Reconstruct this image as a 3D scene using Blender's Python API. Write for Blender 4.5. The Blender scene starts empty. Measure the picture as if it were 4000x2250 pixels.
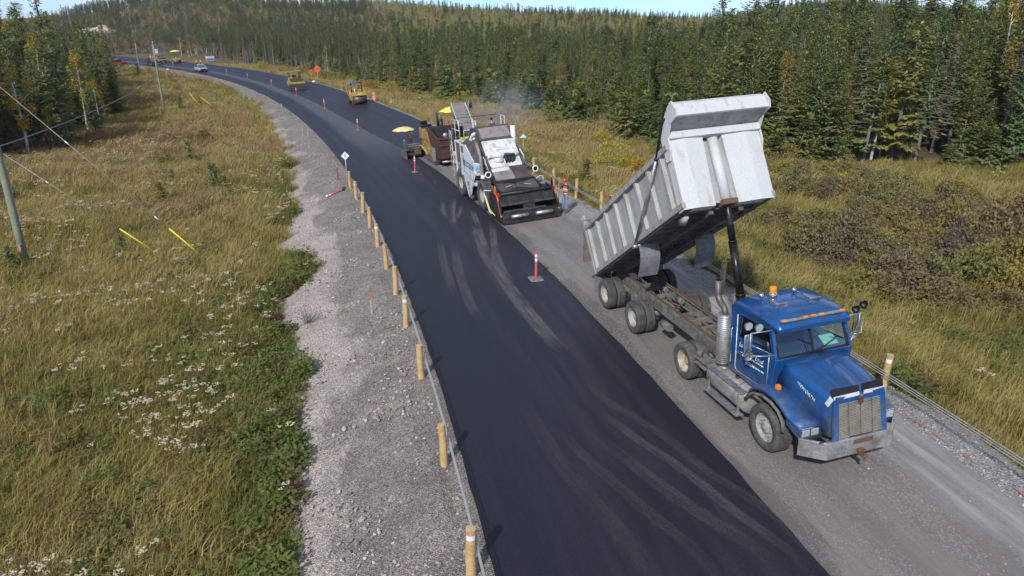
import bpy, bmesh, math, random
import numpy as np
from mathutils import Matrix, Vector
R = math.radians
random.seed(7)
rng = np.random.default_rng(11)
SC = bpy.context.scene
COL = SC.collection

# ------------------------------------------------------------------ camera, sky, sun, exposure
CAM_H = 8.8
PITCH = math.atan((1125 - 110) / 2750)
cam = bpy.data.cameras.new('camera')
cam.sensor_width = 36.0
cam.lens = 36.0 * 2750 / 4000
cam.clip_start = 0.2
cam.clip_end = 6000
cam_o = bpy.data.objects.new('camera', cam)
cam_o.location = (0, 0, CAM_H)
cam_o.rotation_euler = (math.pi / 2 - PITCH, 0, 0)
COL.objects.link(cam_o)
SC.camera = cam_o

SUN_AZ, SUN_EL = R(201), R(37)
world = bpy.data.worlds.new('World')
SC.world = world
world.use_nodes = True
wn, wl = world.node_tree.nodes, world.node_tree.links
wn.clear()
sky = wn.new('ShaderNodeTexSky')
sky.sky_type = 'NISHITA'
sky.sun_disc = False
sky.sun_elevation = SUN_EL
sky.sun_rotation = SUN_AZ
sky.air_density = 0.6
sky.dust_density = 0.0
sky.ozone_density = 3.0
tc = wn.new('ShaderNodeTexCoord')
mp = wn.new('ShaderNodeMapping')
mp.inputs['Scale'].default_value = (2.0, 2.0, 9.0)
nz = wn.new('ShaderNodeTexNoise')
nz.inputs['Scale'].default_value = 1.6
nz.inputs['Detail'].default_value = 7
nz.inputs['Roughness'].default_value = 0.55
rmp = wn.new('ShaderNodeValToRGB')
rmp.color_ramp.elements[0].position = 0.44
rmp.color_ramp.elements[0].color = (0, 0, 0, 1)
rmp.color_ramp.elements[1].position = 0.64
rmp.color_ramp.elements[1].color = (0.8, 0.8, 0.8, 1)
mixw = wn.new('ShaderNodeMixRGB')
mixw.inputs[2].default_value = (6.2, 6.5, 6.9, 1)
bg = wn.new('ShaderNodeBackground')
bg.inputs['Strength'].default_value = 0.108
wo = wn.new('ShaderNodeOutputWorld')
wl.new(tc.outputs['Generated'], mp.inputs['Vector'])
wl.new(mp.outputs['Vector'], nz.inputs['Vector'])
wl.new(nz.outputs['Fac'], rmp.inputs['Fac'])
wl.new(rmp.outputs['Color'], mixw.inputs[0])
tnt = wn.new('ShaderNodeMixRGB'); tnt.blend_type = 'MULTIPLY'; tnt.inputs[0].default_value = 1.0; tnt.inputs[2].default_value = (.66, .80, 1.0, 1)
wl.new(sky.outputs['Color'], tnt.inputs[1])
wl.new(tnt.outputs['Color'], mixw.inputs[1])
wl.new(mixw.outputs['Color'], bg.inputs['Color'])
wl.new(bg.outputs['Background'], wo.inputs['Surface'])

sun = bpy.data.lights.new('sun', 'SUN')
sun.energy = 2.65
sun.angle = R(2.0)
sun.color = (1.0, 0.977, 0.95)
sun_o = bpy.data.objects.new('sun', sun)
to_sun = Vector((math.sin(SUN_AZ) * math.cos(SUN_EL), math.cos(SUN_AZ) * math.cos(SUN_EL), math.sin(SUN_EL)))
sun_o.rotation_euler = to_sun.to_track_quat('Z', 'Y').to_euler()
sun_o.location = (-20, -30, 60)
COL.objects.link(sun_o)

vs = SC.view_settings
vs.view_transform = 'Standard'
vs.look = 'None'
vs.gamma = 1.0
vs.use_curve_mapping = False
vs.exposure = 0.5
SC.cycles.max_bounces = 4
SC.cycles.diffuse_bounces = 3
SC.cycles.volume_bounces = 0
SC.cycles.adaptive_threshold = 0.02
SC.cycles.transparent_max_bounces = 8
SC.cycles.use_adaptive_sampling = True
SC.cycles.use_denoising = True

# ------------------------------------------------------------------ the road as a curve; heights of the land
CLP = [-3.75392e-08, 1.05878e-05, -0.00241433, -0.175552, 1.67619]
DCL = [4 * CLP[0], 3 * CLP[1], 2 * CLP[2], CLP[3]]
def edge_x(Y):
    Y = np.asarray(Y, float); Yc = np.clip(Y, -2, 185)
    return np.polyval(CLP, Yc) + np.polyval(DCL, Yc) * (Y - Yc)
def edge_t(Y): return np.polyval(DCL, np.clip(np.asarray(Y, float), -2, 185))
def road_xy(Y, e):
    """Point at station Y, e metres to the right of the pavement's left edge."""
    t = edge_t(Y); k = 1 / np.sqrt(1 + t * t)
    return edge_x(Y) + k * e, np.asarray(Y, float) - t * k * e
def road_coord(x, y):
    x = np.asarray(x, float); y = np.asarray(y, float); Y = y.copy()
    for _ in range(12):
        t = edge_t(Y); X = edge_x(Y)
        Y = Y + 0.8 * ((x - X) * t + (y - Y)) / (1 + t * t)
        Y = np.clip(Y, -60, 330)
    t = edge_t(Y); k = 1 / np.sqrt(1 + t * t)
    return Y, (x - edge_x(Y)) * k - (y - Y) * t * k
EK = np.array([-400, -40, -9, -4.6, -1.0, 0, 10.1, 11.0, 14.5, 19, 400.])
ZK = np.array([-1.9, -1.9, -1.75, -1.45, -.38, -.306, .30, .24, -.85, -1.2, -1.2])
AZ = np.array([-60, -36, -27, -24, -10, -4, 0, 7, 13, 16, 19, 24, 28, 32, 36, 60])
RH = np.array([14, 14, 21, 21.5, 21, 17, 14.5, 14.5, 9.5, 10, 17, 20, 16, 11, 9.5, 9.])
def vnoise(x, y, s, seed=0):
    x = np.asarray(x, float) / s; y = np.asarray(y, float) / s
    i = np.floor(x).astype(np.int64); j = np.floor(y).astype(np.int64); u = x - i; v = y - j
    u = u * u * (3 - 2 * u); v = v * v * (3 - 2 * v)
    def hsh(a, b):
        n = (a * 374761393 + b * 668265263 + seed * 1442695041) & 0x7fffffff
        n = ((n ^ (n >> 13)) * 1274126177) & 0x7fffffff
        return ((n ^ (n >> 16)) & 0xffff) / 65535.0
    return (hsh(i, j) * (1 - u) + hsh(i + 1, j) * u) * (1 - v) + (hsh(i, j + 1) * (1 - u) + hsh(i + 1, j + 1) * u) * v
def height(x, y, e=None):
    x = np.asarray(x, float); y = np.asarray(y, float)
    if e is None: _, e = road_coord(x, y)
    z = np.interp(e, EK, ZK)
    amp = np.clip(np.maximum(-e - 5, e - 14) / 6, 0, 1)
    z = z + amp * ((vnoise(x, y, 9, 1) - .5) * .7 + (vnoise(x, y, 3.1, 2) - .5) * .3)
    r = np.hypot(x, y); az = np.degrees(np.arctan2(x, y))
    q = np.clip((r - 210) / 400, 0, 1); q = q * q * (3 - 2 * q)
    off = np.clip((np.abs(e - 5) - 30) / 60, 0, 1)
    z = z + q * (np.interp(az, AZ, RH) + 2) * off + (vnoise(x, y, 70, 3) - .5) * 5 * q
    return z
def gz(x, y): return float(height(x, y))
def at(Y, e):
    x, y = road_xy(Y, e); x = float(x); y = float(y)
    return (x, y, gz(x, y))

# ------------------------------------------------------------------ helpers: meshes
def V3(p): return Vector(p)
class MB:
    def __init__(s): s.v = []; s.f = []; s.sm = []; s.mi = []; s.m = 0; s.uv = None
    def add(s, vs, fs, smooth=False):
        o = len(s.v); s.v.extend([tuple(p) for p in vs])
        for f in fs: s.f.append(tuple(i + o for i in f)); s.sm.append(smooth); s.mi.append(s.m)
        return s
    def hexa(s, p):   # 8 points: bottom 4 ccw then top 4
        return s.add(p, [(3, 2, 1, 0), (4, 5, 6, 7), (0, 1, 5, 4), (1, 2, 6, 5), (2, 3, 7, 6), (3, 0, 4, 7)])
    def box(s, c, d, rot=None, top=None):
        hx, hy, hz = d[0] / 2, d[1] / 2, d[2] / 2; t = top or (1, 1)
        p = [Vector((-hx, -hy, -hz)), Vector((hx, -hy, -hz)), Vector((hx, hy, -hz)), Vector((-hx, hy, -hz)),
             Vector((-hx * t[0], -hy * t[1], hz)), Vector((hx * t[0], -hy * t[1], hz)), Vector((hx * t[0], hy * t[1], hz)), Vector((-hx * t[0], hy * t[1], hz))]
        if rot is not None:
            M = Matrix.Rotation(R(rot[2]), 3, 'Z') @ Matrix.Rotation(R(rot[1]), 3, 'Y') @ Matrix.Rotation(R(rot[0]), 3, 'X')
            p = [M @ q for q in p]
        return s.hexa([q + Vector(c) for q in p])
    def bx(s, x0, x1, y0, y1, z0, z1): return s.box(((x0 + x1) / 2, (y0 + y1) / 2, (z0 + z1) / 2), (abs(x1 - x0), abs(y1 - y0), abs(z1 - z0)))
    def prism(s, prof, a, b, axis='x'):
        """2D outline extruded along an axis from a to b. x: (y,z) outline; y: (x,z); z: (x,y)."""
        n = len(prof)
        def P(q, t): return {'x': (t, q[0], q[1]), 'y': (q[0], t, q[1]), 'z': (q[0], q[1], t)}[axis]
        vs = [P(q, a) for q in prof] + [P(q, b) for q in prof]
        fs = [tuple(range(n))[::-1], tuple(range(n, 2 * n))] + [(i, (i + 1) % n, n + (i + 1) % n, n + i) for i in range(n)]
        return s.add(vs, fs)
    def frame(s, p0, p1):
        p0 = Vector(p0); p1 = Vector(p1); d = (p1 - p0).normalized()
        a = Vector((0, 0, 1)) if abs(d.z) < .95 else Vector((1, 0, 0))
        u = d.cross(a).normalized(); w = u.cross(d).normalized()
        return p0, p1, u, w
    def cyl(s, p0, p1, r0, r1=None, n=12, caps=True, smooth=True):
        r1 = r0 if r1 is None else r1
        p0, p1, u, w = s.frame(p0, p1)
        c = [(math.cos(2 * math.pi * i / n), math.sin(2 * math.pi * i / n)) for i in range(n)]
        vs = [p0 + (u * a + w * b) * r0 for a, b in c] + [p1 + (u * a + w * b) * r1 for a, b in c]
        s.add(vs, [(i, (i + 1) % n, n + (i + 1) % n, n + i)[::-1] for i in range(n)], smooth)
        if caps: 
            s.add(vs[:n], [tuple(range(n))]); s.add(vs[n:], [tuple(range(n))[::-1]])
        return s
    def bar(s, p0, p1, w, h):
        p0, p1, u, q = s.frame(p0, p1)
        vs = [p0 - u * w / 2 - q * h / 2, p0 + u * w / 2 - q * h / 2, p0 + u * w / 2 + q * h / 2, p0 - u * w / 2 + q * h / 2]
        vs += [p + (p1 - p0) for p in vs]
        return s.add(vs, [(0, 1, 2, 3), (7, 6, 5, 4), (0, 4, 5, 1), (1, 5, 6, 2), (2, 6, 7, 3), (3, 7, 4, 0)])
    def tube(s, pts, r, n=8, smooth=True):
        pts = [Vector(p) for p in pts]; rings = []
        rr = r if isinstance(r, (list, tuple)) else [r] * len(pts)
        d0 = (pts[1] - pts[0]).normalized(); a = Vector((0, 0, 1)) if abs(d0.z) < .9 else Vector((1, 0, 0))
        u = d0.cross(a).normalized()
        for i, p in enumerate(pts):
            d = (pts[min(i + 1, len(pts) - 1)] - pts[max(i - 1, 0)]).normalized()
            u = (u - d * u.dot(d)).normalized(); w = d.cross(u)
            rings.append([p + (u * math.cos(2 * math.pi * k / n) + w * math.sin(2 * math.pi * k / n)) * rr[i] for k in range(n)])
        vs = [q for g in rings for q in g]; fs = []
        for i in range(len(pts) - 1):
            for k in range(n): fs.append((i * n + k, i * n + (k + 1) % n, (i + 1) * n + (k + 1) % n, (i + 1) * n + k))
        s.add(vs, fs, smooth)
        s.add(rings[0], [tuple(range(n))[::-1]]); s.add(rings[-1], [tuple(range(n))])
        return s
    def lathe(s, prof, o, axis='x', n=24, smooth=True):
        """profile (along, radius) turned about an axis through o."""
        vs = []; o = Vector(o)
        for t, r in prof:
            for k in range(n):
                a = 2 * math.pi * k / n; c, d = r * math.cos(a), r * math.sin(a)
                vs.append(o + Vector({'x': (t, c, d), 'y': (c, t, d), 'z': (c, d, t)}[axis]))
        fs = [(i * n + k, i * n + (k + 1) % n, (i + 1) * n + (k + 1) % n, (i + 1) * n + k) for i in range(len(prof) - 1) for k in range(n)]
        return s.add(vs, fs, smooth)
    def ball(s, c, r, n=10, m=7, sc=(1, 1, 1)):
        prof = [(-math.cos(math.pi * i / m) * r, max(1e-4, math.sin(math.pi * i / m) * r)) for i in range(m + 1)]
        vs = []
        for t, q in prof:
            for k in range(n):
                a = 2 * math.pi * k / n
                vs.append((c[0] + q * math.cos(a) * sc[0], c[1] + q * math.sin(a) * sc[1], c[2] + t * sc[2]))
        fs = [(i * n + k, i * n + (k + 1) % n, (i + 1) * n + (k + 1) % n, (i + 1) * n + k) for i in range(m) for k in range(n)]
        return s.add(vs, fs, True)
    def poly(s, pts, smooth=False): return s.add(pts, [tuple(range(len(pts)))], smooth)
    def plate(s, pts, t):
        """flat outline with thickness t along its normal"""
        p = [Vector(q) for q in pts]; nrm = Vector((0, 0, 0))
        for i in range(len(p)): nrm += p[i].cross(p[(i + 1) % len(p)])
        nrm.normalize(); n = len(p)
        vs = p + [q - nrm * t for q in p]
        return s.add(vs, [tuple(range(n)), tuple(range(n, 2 * n))[::-1]] + [(i, n + i, n + (i + 1) % n, (i + 1) % n) for i in range(n)])
    def loft(s, rings, closed=True, smooth=True, caps=True):
        n = len(rings[0]); vs = [p for g in rings for p in g]; fs = []
        for i in range(len(rings) - 1):
            for k in range(n if closed else n - 1): fs.append((i * n + k, i * n + (k + 1) % n, (i + 1) * n + (k + 1) % n, (i + 1) * n + k))
        s.add(vs, fs, smooth)
        if caps and closed: s.add(rings[0], [tuple(range(n))[::-1]]); s.add(rings[-1], [tuple(range(n))])
        return s
    def xform(s, M): s.v = [tuple(M @ Vector(p)) for p in s.v]; return s
    def mesh(s, name):
        me = bpy.data.meshes.new(name); me.from_pydata(s.v, [], s.f)
        me.polygons.foreach_set('use_smooth', s.sm); me.polygons.foreach_set('material_index', s.mi)
        me.update(); return me
    def build(s, name, mats, parent=None, bevel=0, fixn=True, **kw):
        me = s.mesh(name)
        if fixn:
            bm = bmesh.new(); bm.from_mesh(me); bmesh.ops.remove_doubles(bm, verts=bm.verts, dist=1e-5)
            bmesh.ops.recalc_face_normals(bm, faces=bm.faces); bm.to_mesh(me); bm.free()
        return link(name, me, mats, parent, bevel, **kw)
def link(name, me, mats=None, parent=None, bevel=0, loc=None, rot=None):
    o = bpy.data.objects.new(name, me); COL.objects.link(o)
    if mats is not None and me is not None:
        for m in (mats if isinstance(mats, (list, tuple)) else [mats]):
            me.materials.append(m)
    if parent is not None: o.parent = parent
    if loc is not None: o.location = loc
    if rot is not None: o.rotation_euler = rot
    if bevel:
        b = o.modifiers.new('bevel', 'BEVEL'); b.width = bevel; b.segments = 2; b.limit_method = 'ANGLE'; b.angle_limit = R(40); b.use_clamp_overlap = True
    return o
def tag(o, label, cat, group=None):
    o['label'] = label; o['category'] = cat
    if group: o['group'] = group
    return o
def kind(o, k, label=None):
    o['kind'] = k
    if label: o['label'] = label
    return o
def empty(name, loc=(0, 0, 0), rz=0.0, parent=None):
    o = bpy.data.objects.new(name, None); o.empty_display_size = .3; COL.objects.link(o)
    o.location = loc; o.rotation_euler = (0, 0, rz)
    if parent: o.parent = parent
    return o
def frame_on_road(o, origin, fwd, roll=0.06):
    """local +Y forward, +X right, banked with the road"""
    F = Vector((fwd[0], fwd[1], 0)).normalized(); Rt = Vector((F.y, -F.x, 0)); U = Vector((0, 0, 1))
    c, q = math.cos(roll), math.sin(roll)
    X = Rt * c - U * q; Z = U * c + Rt * q
    M = Matrix(((X.x, F.x, Z.x, origin[0]), (X.y, F.y, Z.y, origin[1]), (X.z, F.z, Z.z, origin[2]), (0, 0, 0, 1)))
    o.matrix_world = M
    return o
def copy_tree(o, parent=None):
    c = o.copy(); COL.objects.link(c); c.parent = parent
    for ch in list(o.children): copy_tree(ch, c)
    return c

# ------------------------------------------------------------------ helpers: materials
MATS = {}
def mat(name, col, rough=.6, metal=0., var=.15, scale=6., col2=None, amt=.5, bump=0., bscale=40., coat=0., spec=.5, detail=5., emit=None, hue=0., stretch=None, dust=None):
    """Principled surface whose colour is broken by two noises (wear / dirt = col2 over col)."""
    if name in MATS: return MATS[name]
    m = bpy.data.materials.new(name); m.use_nodes = True; MATS[name] = m
    nt = m.node_tree; N, L = nt.nodes, nt.links
    b = N['Principled BSDF']
    b.inputs['Roughness'].default_value = rough; b.inputs['Metallic'].default_value = metal
    b.inputs['Specular IOR Level'].default_value = spec
    if coat: b.inputs['Coat Weight'].default_value = coat; b.inputs['Coat Roughness'].default_value = .08
    t = N.new('ShaderNodeTexCoord')
    n1 = N.new('ShaderNodeTexNoise'); n1.inputs['Scale'].default_value = scale; n1.inputs['Detail'].default_value = detail; n1.inputs['Roughness'].default_value = .62
    if stretch:
        sm_ = N.new('ShaderNodeMapping'); sm_.inputs['Scale'].default_value = stretch; L.new(t.outputs['Object'], sm_.inputs['Vector']); L.new(sm_.outputs['Vector'], n1.inputs['Vector'])
    else: L.new(t.outputs['Object'], n1.inputs['Vector'])
    mx = N.new('ShaderNodeMixRGB'); mx.inputs[1].default_value = (*col, 1)
    c2 = col2 if col2 else tuple(max(0, c * (1 - 2 * var)) for c in col)
    mx.inputs[2].default_value = (*c2, 1)
    rp = N.new('ShaderNodeMapRange'); rp.inputs['From Min'].default_value = .62 - .45 * amt; rp.inputs['From Max'].default_value = .82 - .3 * amt
    rp.inputs['To Max'].default_value = 1.0 if col2 else .8
    L.new(n1.outputs['Fac'], rp.inputs['Value']); L.new(rp.outputs['Result'], mx.inputs[0])
    n2 = N.new('ShaderNodeTexNoise'); n2.inputs['Scale'].default_value = scale * 7.3; n2.inputs['Detail'].default_value = 3
    L.new(t.outputs['Object'], n2.inputs['Vector'])
    hv = N.new('ShaderNodeHueSaturation'); mr = N.new('ShaderNodeMapRange')
    mr.inputs['From Min'].default_value = .3; mr.inputs['From Max'].default_value = .7
    mr.inputs['To Min'].default_value = 1 - var; mr.inputs['To Max'].default_value = 1 + var
    L.new(n2.outputs['Fac'], mr.inputs['Value']); L.new(mr.outputs['Result'], hv.inputs['Value']); L.new(mx.outputs['Color'], hv.inputs['Color'])
    out = hv.outputs['Color']
    if dust:   # road dust settled on the lower body: (z of full dust, z of none, colour, strength)
        z0, z1, dc, ds = dust
        sp = N.new('ShaderNodeSeparateXYZ'); L.new(t.outputs['Object'], sp.inputs[0])
        r1 = N.new('ShaderNodeMapRange'); r1.inputs['From Min'].default_value = z0; r1.inputs['From Max'].default_value = z1; r1.inputs['To Min'].default_value = ds; r1.inputs['To Max'].default_value = .04; L.new(sp.outputs['Z'], r1.inputs['Value'])
        nd = N.new('ShaderNodeTexNoise'); nd.inputs['Scale'].default_value = 5; nd.inputs['Detail'].default_value = 7; nd.inputs['Roughness'].default_value = .7; L.new(t.outputs['Object'], nd.inputs['Vector'])
        r2 = N.new('ShaderNodeMapRange'); r2.inputs['From Min'].default_value = .35; r2.inputs['From Max'].default_value = .68; L.new(nd.outputs['Fac'], r2.inputs['Value'])
        mu = N.new('ShaderNodeMath'); mu.operation = 'MULTIPLY'; L.new(r1.outputs['Result'], mu.inputs[0]); L.new(r2.outputs['Result'], mu.inputs[1])
        md = N.new('ShaderNodeMixRGB'); md.inputs[2].default_value = (*dc, 1); L.new(mu.outputs[0], md.inputs[0]); L.new(out, md.inputs[1]); out = md.outputs['Color']
        rg = N.new('ShaderNodeMapRange'); rg.inputs['To Min'].default_value = rough; rg.inputs['To Max'].default_value = .85; L.new(mu.outputs[0], rg.inputs['Value']); L.new(rg.outputs['Result'], b.inputs['Roughness'])
    L.new(out, b.inputs['Base Color'])
    if bump:
        nb = N.new('ShaderNodeTexNoise'); nb.inputs['Scale'].default_value = bscale; nb.inputs['Detail'].default_value = 4
        L.new(t.outputs['Object'], nb.inputs['Vector'])
        bp = N.new('ShaderNodeBump'); bp.inputs['Strength'].default_value = bump; bp.inputs['Distance'].default_value = .02
        L.new(nb.outputs['Fac'], bp.inputs['Height']); L.new(bp.outputs['Normal'], b.inputs['Normal'])
    if emit: b.inputs['Emission Color'].default_value = (*col, 1); b.inputs['Emission Strength'].default_value = emit
    return m
def glass(name, col=(.55, .75, .68), rough=.03, tr=.75):
    """tinted glazing: clear through a mix of transparency and gloss"""
    if name in MATS: return MATS[name]
    m = bpy.data.materials.new(name); m.use_nodes = True; MATS[name] = m
    N, L = m.node_tree.nodes, m.node_tree.links; N.clear()
    o = N.new('ShaderNodeOutputMaterial'); g = N.new('ShaderNodeBsdfGlossy'); g.inputs['Roughness'].default_value = rough
    t = N.new('ShaderNodeBsdfTransparent'); t.inputs['Color'].default_value = (*col, 1)
    fr = N.new('ShaderNodeFresnel'); fr.inputs['IOR'].default_value = 1.5
    ad = N.new('ShaderNodeMath'); ad.operation = 'ADD'; ad.inputs[1].default_value = .06
    mx = N.new('ShaderNodeMixShader')
    L.new(fr.outputs['Fac'], ad.inputs[0]); L.new(ad.outputs[0], mx.inputs[0]); L.new(t.outputs[0], mx.inputs[1]); L.new(g.outputs[0], mx.inputs[2]); L.new(mx.outputs[0], o.inputs['Surface'])
    return m
FONT_CACHE = {}
def text_mesh(txt, size, shear=0., extr=.002):
    c = bpy.data.curves.new('t', 'FONT'); c.body = txt; c.size = size; c.shear = shear; c.extrude = extr; c.align_x = 'CENTER'; c.align_y = 'CENTER'; c.resolution_u = 2
    o = bpy.data.objects.new('t', c); COL.objects.link(o)
    dg = bpy.context.evaluated_depsgraph_get(); dg.update()
    me = bpy.data.meshes.new_from_object(o.evaluated_get(dg)); COL.objects.unlink(o); bpy.data.objects.remove(o)
    return me
def text(name, txt, size, m, parent, origin, xdir, ydir, shear=0., bold=0., extr=.002):
    """lettering laid on a surface: origin centre, xdir reading direction, ydir up"""
    me = text_mesh(txt, size, shear, extr); me.name = name
    me.materials.clear()
    X = Vector(xdir).normalized(); Y = Vector(ydir).normalized(); Z = X.cross(Y)
    M = Matrix(((X.x, Y.x, Z.x, origin[0]), (X.y, Y.y, Z.y, origin[1]), (X.z, Y.z, Z.z, origin[2]), (0, 0, 0, 1)))
    me.transform(M)
    return link(name, me, m, parent)
# ------------------------------------------------------------------ ground, road, shoulders
def nodes_mat(name):
    m = bpy.data.materials.new(name); m.use_nodes = True; MATS[name] = m
    return m, m.node_tree.nodes, m.node_tree.links, m.node_tree.nodes['Principled BSDF']
def n_noise(N, L, vec, scale, detail=4., rough=.55, dist=0.):
    n = N.new('ShaderNodeTexNoise'); n.inputs['Scale'].default_value = scale; n.inputs['Detail'].default_value = detail
    n.inputs['Roughness'].default_value = rough; n.inputs['Distortion'].default_value = dist
    if vec is not None: L.new(vec, n.inputs['Vector'])
    return n.outputs['Fac']
def n_range(N, L, val, a, b, c=0., d=1., smooth=False):
    n = N.new('ShaderNodeMapRange'); n.inputs['From Min'].default_value = a; n.inputs['From Max'].default_value = b
    n.inputs['To Min'].default_value = c; n.inputs['To Max'].default_value = d
    if smooth: n.interpolation_type = 'SMOOTHSTEP'
    L.new(val, n.inputs['Value']); return n.outputs['Result']
def n_math(N, L, op, a, b=None):
    n = N.new('ShaderNodeMath'); n.operation = op
    for i, q in enumerate((a, b)):
        if q is None: continue
        if isinstance(q, (int, float)): n.inputs[i].default_value = q
        else: L.new(q, n.inputs[i])
    return n.outputs[0]
def n_mix(N, L, f, a, b, mode='MIX'):
    n = N.new('ShaderNodeMixRGB'); n.blend_type = mode
    for i, q in enumerate((f, a, b)):
        if isinstance(q, (int, float)): n.inputs[i].default_value = q
        elif isinstance(q, tuple): n.inputs[i].default_value = (*q, 1)
        else: L.new(q, n.inputs[i])
    return n.outputs[0]
def n_bump(N, L, h, strength, dist, bsdf):
    b = N.new('ShaderNodeBump'); b.inputs['Strength'].default_value = strength; b.inputs['Distance'].default_value = dist
    L.new(h, b.inputs['Height']); L.new(b.outputs['Normal'], bsdf.inputs['Normal'])
def n_map(N, L, vec, sc, loc=(0, 0, 0)):
    m = N.new('ShaderNodeMapping'); m.inputs['Scale'].default_value = sc; m.inputs['Location'].default_value = loc
    L.new(vec, m.inputs['Vector']); return m.outputs['Vector']

# ground: dry thatch and soil between the plants
m, N, L, B = nodes_mat('ground_thatch')
geo = N.new('ShaderNodeNewGeometry').outputs['Position']
c = n_mix(N, L, n_range(N, L, n_noise(N, L, geo, .18, 4), .38, .62), (.12, .105, .04), (.19, .145, .06))
c = n_mix(N, L, n_range(N, L, n_noise(N, L, geo, 1.3, 6, .7), .45, .7), c, (.085, .09, .03))
c = n_mix(N, L, n_range(N, L, n_noise(N, L, geo, 9, 5, .7), .5, .75), c, (.25, .19, .09))
L.new(c, B.inputs['Base Color']); B.inputs['Roughness'].default_value = .95
n_bump(N, L, n_noise(N, L, geo, 6, 6, .7), 1.0, .25, B)

# gravel of the shoulders: UV = (e, Y) in metres
def gravel(name, base, fine, tan, seed, left):
    m, N, L, B = nodes_mat(name)
    geo = N.new('ShaderNodeNewGeometry').outputs['Position']
    uv = N.new('ShaderNodeUVMap').outputs['UV']
    sp = N.new('ShaderNodeSeparateXYZ'); L.new(uv, sp.inputs[0])
    vo = N.new('ShaderNodeTexVoronoi'); vo.inputs['Scale'].default_value = 26; L.new(geo, vo.inputs['Vector'])
    vo2 = N.new('ShaderNodeTexVoronoi'); vo2.inputs['Scale'].default_value = 60; L.new(geo, vo2.inputs['Vector'])
    bw = N.new('ShaderNodeRGBToBW'); L.new(vo.outputs['Color'], bw.inputs[0])
    bw2 = N.new('ShaderNodeRGBToBW'); L.new(vo2.outputs['Color'], bw2.inputs[0])
    pat = n_noise(N, L, n_map(N, L, uv, (.55, .22, 1), (seed, 0, 0)), 1.0, 5, .6)
    if left:   # dark crushed stone in the middle of the slope, pale sand at its foot and at the shoulder
        e = n_math(N, L, 'ADD', sp.outputs[0], n_range(N, L, pat, .3, .7, -1.1, 1.1))
        foot = n_range(N, L, e, -2.0, -3.0, 0, 1, True)
        top = n_range(N, L, e, -1.1, -.4, 0, .75, True)
        c = n_mix(N, L, foot, base, tan)
        c = n_mix(N, L, top, c, fine)
    else:
        c = n_mix(N, L, n_range(N, L, pat, .4, .62), base, fine)
    c = n_mix(N, L, n_range(N, L, n_noise(N, L, geo, 1.1, 5), .42, .68, 0, .55), c, (tan[0] * .8, tan[1] * .78, tan[2] * .74))
    g = n_range(N, L, bw.outputs[0], .1, .9, .52, 1.5); g2 = n_range(N, L, bw2.outputs[0], .1, .9, .6, 1.4)
    hv = N.new('ShaderNodeHueSaturation'); L.new(n_math(N, L, 'MULTIPLY', g, g2), hv.inputs['Value']); L.new(c, hv.inputs['Color'])
    L.new(hv.outputs[0], B.inputs['Base Color']); B.inputs['Roughness'].default_value = .9
    hh = n_math(N, L, 'ADD', n_math(N, L, 'MULTIPLY', vo.outputs['Distance'], .8), n_noise(N, L, geo, 3, 6))
    n_bump(N, L, hh, .7, .06, B)
    return m
G_LEFT = gravel('gravel_slope', (.205, .184, .160), (.235, .198, .163), (.43, .37, .315), 0, True)
G_RIGHT = gravel('gravel_shoulder', (.30, .285, .265), (.23, .215, .195), (.38, .35, .32), 5, False)

# fresh asphalt: near black, greyed by dust towards the centre further on
m, N, L, B = nodes_mat('new_asphalt'); NEW_ASPHALT = m
uv = N.new('ShaderNodeUVMap').outputs['UV']; geo = N.new('ShaderNodeNewGeometry').outputs['Position']
sp = N.new('ShaderNodeSeparateXYZ'); L.new(uv, sp.inputs[0])
streak = n_noise(N, L, n_map(N, L, uv, (2.6, .06, 1)), 1., 5, .6)
base = n_mix(N, L, n_range(N, L, streak, .35, .7), (.0125, .0135, .0195), (.0185, .0195, .027))  # bluish cast of the reflected sky is put into this base colour
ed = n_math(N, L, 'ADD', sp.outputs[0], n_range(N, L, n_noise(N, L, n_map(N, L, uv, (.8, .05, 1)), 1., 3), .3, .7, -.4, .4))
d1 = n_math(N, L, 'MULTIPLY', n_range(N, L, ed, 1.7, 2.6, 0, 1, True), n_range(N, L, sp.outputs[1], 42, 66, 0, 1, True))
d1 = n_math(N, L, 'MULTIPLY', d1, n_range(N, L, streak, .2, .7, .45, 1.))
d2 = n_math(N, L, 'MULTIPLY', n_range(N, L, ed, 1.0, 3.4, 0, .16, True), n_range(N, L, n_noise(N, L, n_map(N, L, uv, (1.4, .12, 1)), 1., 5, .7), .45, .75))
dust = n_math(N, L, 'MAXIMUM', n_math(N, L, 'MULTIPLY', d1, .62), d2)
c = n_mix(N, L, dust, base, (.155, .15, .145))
vo = N.new('ShaderNodeTexVoronoi'); vo.inputs['Scale'].default_value = 55; L.new(geo, vo.inputs['Vector'])
bw = N.new('ShaderNodeRGBToBW'); L.new(vo.outputs['Color'], bw.inputs[0])
hv = N.new('ShaderNodeHueSaturation'); L.new(n_range(N, L, bw.outputs[0], .1, .9, .7, 1.3), hv.inputs['Value']); L.new(c, hv.inputs['Color'])
L.new(hv.outputs[0], B.inputs['Base Color'])
L.new(n_range(N, L, streak, .3, .7, .5, .62), B.inputs['Roughness']); B.inputs['Specular IOR Level'].default_value = .42
n_bump(N, L, n_math(N, L, 'ADD', vo.outputs['Distance'], n_noise(N, L, geo, 14, 4)), .35, .012, B)
m2 = NEW_ASPHALT.copy(); m2.name = 'hot_asphalt'; HOT_ASPHALT = m2      # right lane laid today: no dust yet
for n in m2.node_tree.nodes:
    if n.type == 'MIX_RGB' and abs(n.inputs[2].default_value[0] - .155) < 1e-4:
        for l in list(n.inputs[0].links): m2.node_tree.links.remove(l)
        n.inputs[0].default_value = .03

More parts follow.
